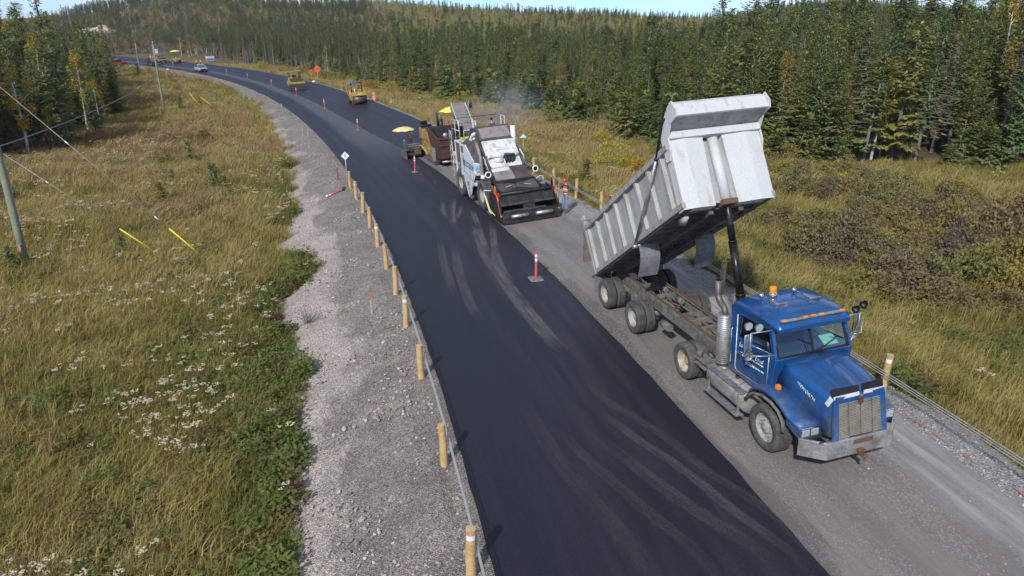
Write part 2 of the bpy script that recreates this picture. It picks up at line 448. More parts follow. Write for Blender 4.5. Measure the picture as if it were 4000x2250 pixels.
# milled old surface: brown grey with pale loose chips
m, N, L, B = nodes_mat('milled_surface'); MILLED = m
uv = N.new('ShaderNodeUVMap').outputs['UV']; geo = N.new('ShaderNodeNewGeometry').outputs['Position']
sp = N.new('ShaderNodeSeparateXYZ'); L.new(uv, sp.inputs[0])
st = n_noise(N, L, n_map(N, L, uv, (1.1, .10, 1)), 1., 6, .65)
c = n_mix(N, L, n_range(N, L, st, .36, .66), (.168, .152, .129), (.225, .206, .177))
c = n_mix(N, L, n_range(N, L, n_noise(N, L, n_map(N, L, uv, (9, .7, 1)), 1., 4), .45, .8, 0, .35), c, (.095, .088, .078))
edge = n_math(N, L, 'ADD', sp.outputs[0], n_range(N, L, n_noise(N, L, n_map(N, L, uv, (.7, .13, 1)), 1., 5, .7), .3, .7, -.9, .9))
lime = n_math(N, L, 'MULTIPLY', n_range(N, L, edge, 8.2, 9.8, 0, 1, True), n_range(N, L, n_noise(N, L, n_map(N, L, uv, (3.2, .25, 1)), 1., 5, .7), .40, .62, .15, .9))
c = n_mix(N, L, lime, c, (.38, .37, .35))
joint = n_range(N, L, edge, 5.5, 5.9, .55, 0, True)
c = n_mix(N, L, joint, c, (.085, .075, .066))
vo = N.new('ShaderNodeTexVoronoi'); vo.inputs['Scale'].default_value = 34; L.new(geo, vo.inputs['Vector'])
bw = N.new('ShaderNodeRGBToBW'); L.new(vo.outputs['Color'], bw.inputs[0])
chip = n_math(N, L, 'MULTIPLY', n_range(N, L, bw.outputs[0], .62, .72), n_range(N, L, n_noise(N, L, n_map(N, L, uv, (.8, .2, 1), (3, 3, 0)), 1., 6, .7), .42, .66, .08, .75))
c = n_mix(N, L, chip, c, (.34, .33, .31))
L.new(c, B.inputs['Base Color']); B.inputs['Roughness'].default_value = .88
n_bump(N, L, n_math(N, L, 'ADD', n_noise(N, L, n_map(N, L, uv, (60, 8, 1)), 1., 3), n_noise(N, L, geo, 20, 4)), .5, .015, B)

def strip(name, Ys, e0, e1, ne, dz, m, skirt=0., jit=None):
    """sheet along the road between offsets e0(Y) and e1(Y), UV=(e,Y)"""
    Ys = np.asarray(Ys, float); a = e0(Ys); b = e1(Ys); t = np.linspace(0, 1, ne + 1)
    E = a[:, None] * (1 - t) + b[:, None] * t; YY = np.repeat(Ys[:, None], ne + 1, 1)
    x, y = road_xy(YY, E); z = height(x, y, E) + dz
    if jit is not None: z = z + jit(x, y, E, t[None, :])
    vs = np.stack([x, y, z], -1).reshape(-1, 3).tolist(); k = ne + 1; n = len(Ys)
    fs = [(i * k + j, i * k + j + 1, (i + 1) * k + j + 1, (i + 1) * k + j) for i in range(n - 1) for j in range(ne)]
    uv = np.stack([E, YY], -1).reshape(-1, 2)
    if skirt:
        for col in (0, ne):
            o = len(vs)
            for i in range(n): q = vs[i * k + col]; vs.append([q[0], q[1], q[2] - skirt])
            uv = np.vstack([uv, uv[[i * k + col for i in range(n)]]])
            fs += [((i * k + col, (i + 1) * k + col, o + i + 1, o + i) if col == 0 else ((i + 1) * k + col, i * k + col, o + i, o + i + 1)) for i in range(n - 1)]
        o = len(vs)
        for row in (0, n - 1):
            o = len(vs)
            for j in range(k): q = vs[row * k + j]; vs.append([q[0], q[1], q[2] - skirt])
            uv = np.vstack([uv, uv[[row * k + j for j in range(k)]]])
            fs += [(row * k + j, row * k + j + 1, o + j + 1, o + j) for j in range(ne)]
    me = bpy.data.meshes.new(name); me.from_pydata(vs, [], fs)
    lay = me.uv_layers.new(name='UVMap'); li = np.empty(len(me.loops), np.int32); me.loops.foreach_get('vertex_index', li)
    lay.data.foreach_set('uv', uv[li].astype(np.float32).ravel())
    me.polygons.foreach_set('use_smooth', [False] * len(fs)); me.update()
    return link(name, me, m)
def grade(a, b, n, p=1.6):
    t = np.linspace(0, 1, n) ** p
    return a + (b - a) * t

u = np.linspace(-1, 1, 300); gx = np.sign(u) * (np.abs(u) * 42 + np.abs(u) ** 5 * 1500)
u = np.linspace(0, 1, 330); gy = -14 + u * 110 + u ** 5 * 2400
GX, GY = np.meshgrid(gx, gy); _, GE = road_coord(GX, GY); GZ = height(GX, GY, GE)
sink = np.clip(np.minimum(GE + 5.2, 12.4 - GE), 0, 1) * .22
GZ = GZ - sink
k = len(gx); vs = np.stack([GX, GY, GZ], -1).reshape(-1, 3)
fs = [(i * k + j, i * k + j + 1, (i + 1) * k + j + 1, (i + 1) * k + j) for i in range(len(gy) - 1) for j in range(k - 1)]
me = bpy.data.meshes.new('ground'); me.from_pydata(vs.tolist(), [], fs); me.polygons.foreach_set('use_smooth', [True] * len(fs)); me.update()
GROUND = kind(link('ground', me, MATS['ground_thatch']), 'structure')

EJ = lambda Y: np.interp(Y, [-40, 20, 43, 52, 62, 75, 110, 330], [5.6, 5.45, 5.42, 5.15, 4.3, 3.95, 3.65, 3.5])
GLW = lambda Y: np.interp(Y, [-30, 8, 12, 16.5, 22.5, 26, 29, 34, 39.5, 50, 60, 71, 88, 130, 330], [4.6, 4.5, 4.4, 4.0, 4.5, 5.1, 3.6, 4.9, 4.5, 3.5, 3.2, 3.3, 2.8, 2.1, 1.8])
YA = np.concatenate([np.arange(-14, 60, .25), grade(60, 330, 160, 1.3)])
def left_out(Y): 
    Y = np.asarray(Y, float)
    return -(GLW(Y) + (vnoise(Y, Y * 0, 1.3, 5) - .5) * 1.1 + (vnoise(Y, Y * 0, .45, 6) - .5) * .5)
gl = strip('gravel_slope', YA, left_out, lambda Y: Y * 0 + .12, 16, .0, G_LEFT,
           jit=lambda x, y, E, t: -.16 * (t < .03) + (vnoise(x, y, .5, 8) - .5) * .07 * (t > .03) * (t < .9) + (vnoise(x, y, 1.7, 9) - .5) * .16 * (t < .85) - .04 * (t > .97))
kind(gl, 'structure')
def right_out(Y): 
    Y = np.asarray(Y, float)
    return np.interp(Y, [0, 10, 30, 60, 330], [11.7, 11.6, 11.0, 10.8, 10.7]) + (vnoise(Y, Y * 0, 1.1, 15) - .5) * .5
gr = strip('gravel_shoulder', YA, lambda Y: Y * 0 + 9.9, right_out, 8, .0, G_RIGHT,
           jit=lambda x, y, E, t: -.16 * (t > .97) + (vnoise(x, y, .5, 18) - .5) * .05 * (t > .2) * (t < .97) - .03 * (t < .05))
kind(gr, 'structure')
wob = lambda Y, s, a: (vnoise(Y, np.asarray(Y) * 0, .6, s) - .5) * a
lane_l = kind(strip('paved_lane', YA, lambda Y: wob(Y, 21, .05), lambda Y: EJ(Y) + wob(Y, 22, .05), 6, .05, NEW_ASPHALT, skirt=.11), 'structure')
milled = kind(strip('milled_lane', YA[YA < 51], lambda Y: EJ(Y) - .3, lambda Y: 10.12 + wob(Y, 23, .25), 8, .006, MILLED), 'structure')
lane_r = kind(strip('fresh_lane', np.concatenate([[49.6], YA[YA > 49.8]]), lambda Y: EJ(Y) + .012, lambda Y: 10.02 + wob(Y, 24, .06), 6, .053, HOT_ASPHALT, skirt=.09), 'structure')

# dust dragged on to the asphalt by tyres
m, N, L, B = nodes_mat('dust_track')
uv = N.new('ShaderNodeUVMap').outputs['UV']; sp = N.new('ShaderNodeSeparateXYZ'); L.new(uv, sp.inputs[0])
B.inputs['Base Color'].default_value = (.2, .195, .185, 1); B.inputs['Roughness'].default_value = .9
sid = n_math(N, L, 'MULTIPLY', n_range(N, L, sp.outputs[0], 0, .22, 0, 1, True), n_range(N, L, sp.outputs[0], 1, .78, 0, 1, True))
fad = n_math(N, L, 'MULTIPLY', n_range(N, L, sp.outputs[1], 0, 1.6, 0, 1, True), 1.0)
lines = n_noise(N, L, n_map(N, L, uv, (16, .5, 1)), 1., 4, .6)
blot = n_noise(N, L, n_map(N, L, uv, (2, 1.6, 1)), 1., 5, .65)
wv = N.new('ShaderNodeTexWave'); wv.bands_direction = 'Y'; wv.inputs['Scale'].default_value = 2.6; wv.inputs['Distortion'].default_value = 1.5; L.new(uv, wv.inputs['Vector'])
al = n_math(N, L, 'MULTIPLY', n_math(N, L, 'MULTIPLY', sid, n_range(N, L, lines, .32, .68, .1, 1)), n_range(N, L, blot, .28, .58, .25, 1.25))
al = n_math(N, L, 'MULTIPLY', al, n_range(N, L, wv.outputs['Fac'], 0, 1, .7, 1.0))
at_ = N.new('ShaderNodeAttribute'); at_.attribute_type = 'OBJECT'; at_.attribute_name = 'strength'
al = n_math(N, L, 'MULTIPLY', al, at_.outputs['Fac'])
al = n_math(N, L, 'MULTIPLY', al, fad)
L.new(al, B.inputs['Alpha'])
TRACKS = [
    (.30, .50, [(16.38, 3.79), (14.85, 3.88), (13.69, 4.33), (12.5, 4.7), (11.51, 4.89), (10.63, 5.22), (10.01, 5.42), (9.48, 5.5), (8.95, 5.5), (8.44, 5.45)]),
    (.30, .95, [(14.6, 3.5), (12.92, 3.99), (12.07, 4.31), (11.21, 4.56), (10.36, 4.75), (9.58, 5.0), (8.95, 5.2), (8.47, 5.3)]),
    (.42, .60, [(13.6, 3.1), (11.95, 3.57), (11.11, 3.85), (10.39, 4.13), (9.76, 4.41), (9.2, 4.67), (8.67, 4.77)]),
    (.34, .42, [(14.2, 2.3), (12.4, 2.7), (11, 3.1), (9.8, 3.5), (8.6, 3.8)]),
    (.5, .3, [(16, 1.9), (13, 2.0), (10.6, 2.4), (8.6, 2.8)]),
    (.62, .85, [(31.6, 4.5), (30.62, 4.24), (28.73, 3.9), (26.79, 3.67), (25.02, 3.59), (23.09, 3.56), (21.4, 3.54), (19.4, 3.6), (17.5, 3.75)]),
    (.40, .75, [(31.4, 5.1), (30.55, 4.95), (28.48, 4.44), (26.81, 4.08), (24.91, 3.82), (23.2, 3.8)]),
    (.40, .42, [(29.99, 2.33), (27.79, 1.99), (25.45, 1.73), (22.9, 1.55)]),
    (.45, .45, [(28.5, 2.7), (27.95, 2.58), (25.98, 2.28), (24.06, 2.06), (22.05, 1.91), (20.5, 1.9)]),
    (.26, .85, [(36.85, 4.04), (34.64, 3.49), (32.53, 3.3)]), (.26, .9, [(36.88, 4.68), (33.81, 3.84), (31.1, 3.32)]),
    (.22, .8, [(35.36, 4.74), (33.12, 3.92), (31.92, 3.32)]), (.3, .7, [(34.41, 3.31), (33.36, 3.49)]),
    (.34, .9, [(34.22, 4.91), (32.19, 4.58), (30.55, 4.37)]), (.3, .8, [(29.42, 3.49), (30.8, 4.44), (30.4, 4.72)]),
    (.22, .8, [(42.06, 4.7), (39.59, 4.22)]), (.2, .6, [(40.5, 3.6), (39.8, 4.3)]), (.18, .6, [(38.2, 3.4), (37.9, 4.1)]), (.3, .8, [(45.5, 4.3), (44, 5.1)]), (.3, .7, [(47, 4.6), (44.2, 4.3)]),
    (.3, .9, [(84.4, 2.93), (87, 3.3), (90.55, 3.7)]), (.4, .9, [(87.8, 3.0), (91.24, 3.75)]), (.4, .8, [(84.03, 3.2), (87.5, 3.7)]), (.35, .8, [(92.65, 3.1), (96.89, 3.7)]),
    (.35, .8, [(65.94, 3.1), (69.8, 3.95)]), (.3, .8, [(71.76, 3.3), (74.26, 3.95)]), (.3, .7, [(68.2, 3.0), (71, 3.9)]), (.25, .6, [(57, 3.9), (54.5, 4.6)]), (.3, .6, [(104, 2.9), (110, 3.5)]),
]
for wdt, stg, pts in TRACKS:
    P = np.array(pts); tt = np.linspace(0, len(P) - 1, max(6, 8 * (len(P) - 1)))
    # smooth (Catmull-Rom) path in road coordinates
    def cr(t):
        i = min(int(t), len(P) - 2); f = t - i
        p0, p1, p2, p3 = P[max(i - 1, 0)], P[i], P[i + 1], P[min(i + 2, len(P) - 1)]
        return .5 * ((2 * p1) + (p2 - p0) * f + (2 * p0 - 5 * p1 + 4 * p2 - p3) * f * f + (3 * p1 - p0 - 3 * p2 + p3) * f ** 3)
    C = np.array([cr(t) for t in tt]); W = np.stack(road_xy(C[:, 0], C[:, 1]), 1)
    T = np.gradient(W, axis=0); T /= np.linalg.norm(T, axis=1)[:, None] + 1e-9; Nn = np.stack([-T[:, 1], T[:, 0]], 1)
    ln = np.concatenate([[0], np.cumsum(np.hypot(*np.diff(W, axis=0).T))])
    vs = []; uvs = []
    for i in range(len(W)):
        for j, q in enumerate((-.5, -.17, .17, .5)):
            p = W[i] + Nn[i] * q * wdt; 
            vs.append((p[0], p[1], float(height(p[0], p[1])) + .0555)); end = min(ln[i], ln[-1] - ln[i]); uvs.append((q + .5, end))
    fs = [(i * 4 + j, i * 4 + j + 1, (i + 1) * 4 + j + 1, (i + 1) * 4 + j) for i in range(len(W) - 1) for j in range(3)]
    me = bpy.data.meshes.new('dust_track'); me.from_pydata(vs, [], fs); lay = me.uv_layers.new(name='UVMap')
    li = np.empty(len(me.loops), np.int32); me.loops.foreach_get('vertex_index', li); lay.data.foreach_set('uv', np.array(uvs, np.float32)[li].ravel())
    o = link('dust_track', me, MATS['dust_track'], lane_l); o['strength'] = stg * (.36 if pts[0][0] < 17.5 else .8)

# orange survey dashes sprayed along the right edge
SPRAY = mat('spray_paint', (.62, .16, .07), .8, var=.3, col2=(.33, .2, .15), amt=.9, scale=14)
mb = MB()
for Y in np.arange(6, 40, .62):
    if random.random() < .25: continue
    l = random.uniform(.25, .45); e = 10.3 + random.uniform(-.04, .04)
    x0, y0 = road_xy(Y, e); x1, y1 = road_xy(Y + l, e + random.uniform(-.03, .03)); w = .03
    mb.poly([(x0 - w, y0, gz(x0, y0) + .03), (x0 + w, y0, gz(x0, y0) + .03), (x1 + w, y1, gz(x1, y1) + .03), (x1 - w, y1, gz(x1, y1) + .03)])
o = mb.build('survey_paint', SPRAY, gr, fixn=False)
# ------------------------------------------------------------------ plants: meshes
def leaf_mat(name, cols, src='random', rough=.75, trans=.25, var=.3):
    """foliage: colour picked along a ramp by a per-plant number, mottled by fine noise"""
    m, N, L, B = nodes_mat(name)
    if src == 'random': f = N.new('ShaderNodeObjectInfo').outputs['Random']
    else:
        a = N.new('ShaderNodeAttribute'); a.attribute_type = 'INSTANCER'; a.attribute_name = 'tint'; f = a.outputs['Fac']
    rp = N.new('ShaderNodeValToRGB'); e = rp.color_ramp.elements
    while len(e) < len(cols): e.new(.5)
    for i, c in enumerate(cols): e[i].position = i / (len(cols) - 1) if len(cols) > 1 else 0; e[i].color = (*c, 1)
    L.new(f, rp.inputs['Fac'])
    t = N.new('ShaderNodeTexCoord').outputs['Object']
    no = n_noise(N, L, t, 1.7, 2)
    hv = N.new('ShaderNodeHueSaturation'); L.new(n_range(N, L, no, .3, .7, 1 - var, 1 + var), hv.inputs['Value'])
    L.new(n_range(N, L, no, .3, .7, .508, .490), hv.inputs['Hue']); L.new(rp.outputs[0], hv.inputs['Color'])
    L.new(hv.outputs[0], B.inputs['Base Color']); B.inputs['Roughness'].default_value = rough; B.inputs['Specular IOR Level'].default_value = .25
    tr = N.new('ShaderNodeBsdfTranslucent'); L.new(hv.outputs[0], tr.inputs['Color'])
    mx = N.new('ShaderNodeMixShader'); mx.inputs[0].default_value = trans
    L.new(B.outputs[0], mx.inputs[1]); L.new(tr.outputs[0], mx.inputs[2]); L.new(mx.outputs[0], N['Material Output'].inputs['Surface'])
    return m
M_SPRUCE = leaf_mat('spruce_needles', [(.145, .20, .068), (.205, .24, .072), (.27, .26, .07), (.155, .22, .075), (.13, .20, .076), (.31, .275, .075), (.205, .24, .075), (.17, .23, .068)])
M_PINE = leaf_mat('pine_needles', [(.13, .155, .052), (.17, .18, .06), (.115, .15, .06), (.19, .185, .062)])
M_LARCH = leaf_mat('larch_needles', [(.16, .20, .04), (.22, .24, .045)])
M_BIRCH = leaf_mat('birch_leaves', [(.50, .27, .035), (.46, .33, .05), (.36, .22, .04), (.40, .34, .06)], trans=.35)
M_ASPEN = leaf_mat('aspen_leaves', [(.34, .34, .11), (.44, .40, .12), (.30, .32, .11), (.40, .33, .15), (.48, .42, .12)], trans=.35)
M_TWIG = leaf_mat('bare_twigs', [(.30, .26, .22), (.35, .30, .26), (.27, .22, .19)], trans=.1)
M_SHRUB = leaf_mat('shrub_leaves', [(.36, .31, .06), (.52, .38, .055), (.25, .27, .065), (.46, .26, .055), (.30, .29, .07)], trans=.3)
M_SCRUB = leaf_mat('scrub_leaves', [(.18, .15, .085), (.20, .195, .065), (.22, .16, .085), (.34, .27, .055), (.165, .135, .09), (.24, .23, .07), (.30, .22, .06)], trans=.2)
M_GRASS = leaf_mat('grass_blades', [(.165, .19, .05), (.265, .245, .065), (.365, .30, .09), (.455, .355, .125), (.52, .41, .18), (.35, .215, .105)], 'tint', trans=.3)
M_HERB = leaf_mat('herb_leaves', [(.10, .165, .04), (.14, .20, .045), (.19, .20, .05), (.16, .09, .05)], trans=.3)
M_REED = leaf_mat('reed_blades', [(.46, .42, .09), (.50, .36, .14), (.38, .23, .11), (.34, .38, .09)], trans=.3)
M_UMBEL = mat('umbel_florets', (.54, .48, .34), .8, var=.2, scale=9, col2=(.42, .36, .24), amt=.6)
M_BARK = mat('bark_grey', (.135, .115, .10), .9, var=.35, scale=5, col2=(.20, .185, .17), amt=.6)
M_SNAG = mat('weathered_wood', (.25, .225, .20), .9, var=.3, scale=5, col2=(.15, .13, .115), amt=.5)
M_BIRCHBARK = mat('birch_bark', (.62, .58, .52), .8, var=.2, scale=7, col2=(.13, .11, .10), amt=.35)

def kites(P, A, S, Nn, ln, wd, fold=.25):
    """many small folded leaf shapes: root P, axis A (unit), side S (unit), normal Nn; lengths, widths"""
    n = len(P); ln = ln[:, None]; wd = wd[:, None]
    mid = P + A * ln * .45
    a = mid + S * wd - Nn * wd * fold; b = mid - S * wd - Nn * wd * fold; tip = P + A * ln
    v = np.stack([P, a, tip, b], 1).reshape(-1, 3)
    i = np.arange(n)[:, None] * 4
    f = np.concatenate([np.concatenate([i, i + 1, i + 2], 1), np.concatenate([i, i + 2, i + 3], 1)])
    return v, f
def mesh_np(name, parts, m):
    V = []; Fc = []; o = 0
    for v, f in parts: V.append(v); Fc.append(f + o); o += len(v)
    V = np.concatenate(V); Fc = np.concatenate(Fc)
    me = bpy.data.meshes.new(name); me.vertices.add(len(V)); me.vertices.foreach_set('co', V.astype(np.float32).ravel())
    me.loops.add(len(Fc) * 3); me.loops.foreach_set('vertex_index', Fc.astype(np.int32).ravel())
    me.polygons.add(len(Fc)); me.polygons.foreach_set('loop_start', np.arange(0, len(Fc) * 3, 3, dtype=np.int32))
    me.update(calc_edges=True); me.materials.append(m); return me
def unit(a): return a / (np.linalg.norm(a, axis=-1, keepdims=True) + 1e-9)

def conifer(name, H, w, base, m, seed, whorls=34, nb=6, ns=4, prof='spruce', dead=26, wood=M_BARK, lean=0.):
    g = np.random.default_rng(seed); Ps, As, Ss, Ns, Ls, Ws = [], [], [], [], [], []
    bend = g.uniform(-1, 1, 2) * .012 * H + np.array([lean, 0])
    axis = lambda z: np.array([bend[0] * (z / H) ** 2, bend[1] * (z / H) ** 2, z])
    zs = base * H + (H * .985 - base * H) * (np.linspace(0, 1, whorls) ** .92)
    for z in zs:
        t = (z - base * H) / (H - base * H)
        if prof == 'spruce': pr = (1 - t) ** .72 * min(1, .55 + t * 2.2) * (1 + .25 * math.sin(t * 19 + seed))
        elif prof == 'black': pr = (.52 * (1 - t) ** .55 + .30 * math.exp(-((t - .86) / .1) ** 2)) * (1 + .35 * math.sin(t * 23 + seed * 1.7))
        else: pr = math.sin(min(1, .25 + t * .8) * math.pi) ** .6 * .9 * (1 + .3 * math.sin(t * 15 + seed))
        if g.random() < .06: continue
        for k in range(nb):
            l = max(.14, w * pr * g.uniform(.55, 1.25)); az = g.uniform(0, 2 * math.pi)
            d = np.array([math.cos(az), math.sin(az), 0]); s = np.array([-d[1], d[0], 0])
            el = -.35 + .95 * t + g.uniform(-.15, .15)
            if prof == 'pine': el = .1 + .5 * t + g.uniform(-.2, .3)
            n_ = ns if l > .6 else max(2, ns - 2)
            for u in np.linspace(.25 if prof != 'pine' else .5, 1, n_):
                p = axis(z) + d * l * u + np.array([0, 0, l * (el * u + .25 * u * u)])
                for sd in (-1, 1):
                    a = unit(d * g.uniform(.5, .9) + s * sd * g.uniform(.5, .95) + np.array([0, 0, el * .6 - g.uniform(.05, .5)]))
                    q = unit(np.cross(a, [0, 0, 1.])); Ps.append(p); As.append(a); Ss.append(q); Ns.append(np.cross(q, a))
                    L_ = (.30 * l * (1.25 - u) + .20) * g.uniform(.8, 1.3); Ls.append(L_); Ws.append(L_ * g.uniform(.22, .34))
            a = unit(d + np.array([0, 0, el])); q = s; Ps.append(axis(z) + d * l * .8 + np.array([0, 0, l * (el * .8 + .16)])); As.append(a); Ss.append(q); Ns.append(np.cross(q, a)); Ls.append(.3 + .12 * l); Ws.append(.09)
            if g.random() < .5:
                a = unit(d * .5 + np.array([0, 0, -1.])); Ps.append(axis(z) + d * l * g.uniform(.3, .9)); As.append(a); Ss.append(s); Ns.append(d); Ls.append(g.uniform(.2, .4)); Ws.append(.08)
    for k in range(5):
        a = unit(np.array([g.uniform(-.4, .4), g.uniform(-.4, .4), 1.])); q = unit(np.cross(a, [1., 0, 0])); Ps.append(axis(H * .965)); As.append(a); Ss.append(q); Ns.append(np.cross(q, a)); Ls.append(.4); Ws.append(.07)
    crown = mesh_np(name + '_crown', [kites(*[np.array(q) for q in (Ps, As, Ss, Ns, Ls, Ws)])], m)
    mb = MB(); r0 = .011 * H + .03
    mb.tube([axis(z) for z in np.linspace(-.3, H * .97, 7)], [r0 * (1.12 - .97 * i / 6) for i in range(7)], 6)
    for k in range(dead):
        z = g.uniform(.08, base + .3) * H; az = g.uniform(0, 6.28); l = g.uniform(.4, 1.) * w * .7; p = axis(z)
        q = p + np.array([math.cos(az) * l, math.sin(az) * l, g.uniform(-.25, .15) * l]); mb.tube([p, q], [.022, .006], 3)
    tm = mb.mesh(name + '_trunk'); tm.materials.append(wood)
    return tm, crown
def broadleaf(name, H, w, base, m, wood, seed, nl=900, ls=.17, limbs=9, clumps=14):
    g = np.random.default_rng(seed); mb = MB(); ax = lambda z: Vector((math.sin(z * .35 + seed) * .12 * z / 4, math.cos(z * .3 + seed) * .1 * z / 4, z))
    r0 = .010 * H + .02
    mb.tube([ax(z) for z in np.linspace(-.2, H * .9, 7)], [r0 * (1.1 - 1.0 * i / 6) + .008 for i in range(7)], 6)
    cl = []
    for k in range(clumps):
        t = g.uniform(0, 1); z = H * (base + (1 - base) * t); rr = w * (math.sin(math.pi * min(1, .18 + t * .82)) ** .7) * g.uniform(.15, 1); az = g.uniform(0, 6.28)
        c = np.array([math.cos(az) * rr, math.sin(az) * rr, z]); cl.append((c, w * g.uniform(.22, .5)))
        if k < limbs: mb.tube([ax(max(.3, z - rr * .9)), Vector(c)], [.035, .008], 4)
    n = nl; ci = g.integers(0, clumps, n); C = np.array([c for c, _ in cl])[ci]; Rr = np.array([r for _, r in cl])[ci]
    D = unit(g.normal(size=(n, 3))); P = C + D * (Rr * g.uniform(.3, 1, n) ** .6)[:, None] * np.array([1, 1, 1.2])
    A = unit(g.normal(size=(n, 3)) + np.array([0, 0, -.3])); S = unit(np.cross(A, g.normal(size=(n, 3)))); Nn = np.cross(S, A)
    crown = mesh_np(name + '_crown', [kites(P, A, S, Nn, g.uniform(.7, 1.4, n) * ls, g.uniform(.3, .5, n) * ls)], m)
    tm = mb.mesh(name + '_trunk'); tm.materials.append(wood); return tm, crown
def snag(name, H, seed):
    g = np.random.default_rng(seed); mb = MB(); b = g.uniform(-.04, .04, 2) * H
    ax = lambda z: Vector((b[0] * (z / H) ** 1.5, b[1] * (z / H) ** 1.5, z))
    mb.tube([ax(z) for z in np.linspace(-.3, H, 6)], [.012 * H * (1.1 - i / 6) + .02 for i in range(6)], 6)
    tw = MB()
    for k in range(60):
        z = g.uniform(.2, .97) * H; az = g.uniform(0, 6.28); l = g.uniform(.25, 1.) * (1.1 - z / H) * 1.3 + .15; p = ax(z); q = p + Vector((math.cos(az) * l, math.sin(az) * l, g.uniform(-.3, .2) * l))
        tw.tube([p, q], [.02, .006], 3)
        for _ in range(2): e = p.lerp(q, g.uniform(.4, .9)); tw.tube([e, e + Vector(g.normal(size=3) * .18)], [.008, .004], 3)
    a = mb.mesh(name + '_trunk'); a.materials.append(M_SNAG); c = tw.mesh(name + '_branches'); c.materials.append(M_SNAG); return a, c
def bush(name, H, w, m, seed, nl=420, ls=.1, stems=16, wood=None):
    g = np.random.default_rng(seed); mb = MB()
    for k in range(stems):
        az = g.uniform(0, 6.28); r_ = w * g.uniform(.2, 1); h = H * g.uniform(.6, 1.) * (1 - .35 * (r_ / w) ** 2)
        mb.tube([(g.normal() * .05, g.normal() * .05, -.05), (math.cos(az) * r_ * .5, math.sin(az) * r_ * .5, h * .6), (math.cos(az) * r_, math.sin(az) * r_, h)], [.014, .009, .003], 3)
    n = nl; az = g.uniform(0, 6.28, n); rr = np.sqrt(g.random(n)) * w; z = H * (1 - .45 * (rr / w) ** 2) * g.uniform(.18, 1.05, n) ** .6
    nc = 16; ca_ = g.uniform(0, 6.28, nc); cr_ = np.sqrt(g.random(nc)) * w * .9; ch = H * g.uniform(.35, 1.1, nc) * (1 - .4 * (cr_ / w) ** 2); C = np.stack([np.cos(ca_) * cr_, np.sin(ca_) * cr_, ch], 1)[g.integers(0, nc, n)]
    P = np.where((g.random(n) < .75)[:, None], C + unit(g.normal(size=(n, 3))) * (g.random(n) ** .5)[:, None] * np.array([.26, .26, .24]) * w, np.stack([np.cos(az) * rr, np.sin(az) * rr, z], 1)); P[:, 2] = np.maximum(P[:, 2], .03)
    A = unit(g.normal(size=(n, 3)) + np.array([0, 0, .35])); S = unit(np.cross(A, g.normal(size=(n, 3)))); Nn = np.cross(S, A)
    crown = mesh_np(name + '_leaves', [kites(P, A, S, Nn, g.uniform(.7, 1.5, n) * ls, g.uniform(.22, .42, n) * ls)], m)
    a = mb.mesh(name + '_stems'); a.materials.append(wood or M_BARK); return a, crown
def blades(g, n, rad, hmin, hmax, wd, bend, segs=2):
    """grass blades as bent tapering strips"""
    az = g.uniform(0, 6.28, n); r_ = np.sqrt(g.random(n)) * rad; root = np.stack([np.cos(az) * r_, np.sin(az) * r_, np.zeros(n) - .05], 1)
    h = g.uniform(hmin, hmax, n); ba = g.uniform(0, 6.28, n); b = np.stack([np.cos(ba), np.sin(ba), np.zeros(n)], 1) * (h * g.uniform(.3, 1, n) * bend)[:, None]
    s = np.stack([-np.sin(ba + .7), np.cos(ba + .7), np.zeros(n)], 1) * wd
    mid = root + b * .3 + np.stack([0 * h, 0 * h, h * .62], 1); tip = root + b + np.stack([0 * h, 0 * h, h * (1 - .25 * bend)], 1)
    v = np.stack([root - s, root + s, mid + s * .8, mid - s * .8, tip], 1).reshape(-1, 3); i = np.arange(n)[:, None] * 5
    f = np.concatenate([np.concatenate([i, i + 1, i + 2], 1), np.concatenate([i, i + 2, i + 3], 1), np.concatenate([i + 3, i + 2, i + 4], 1)])
    return v, f

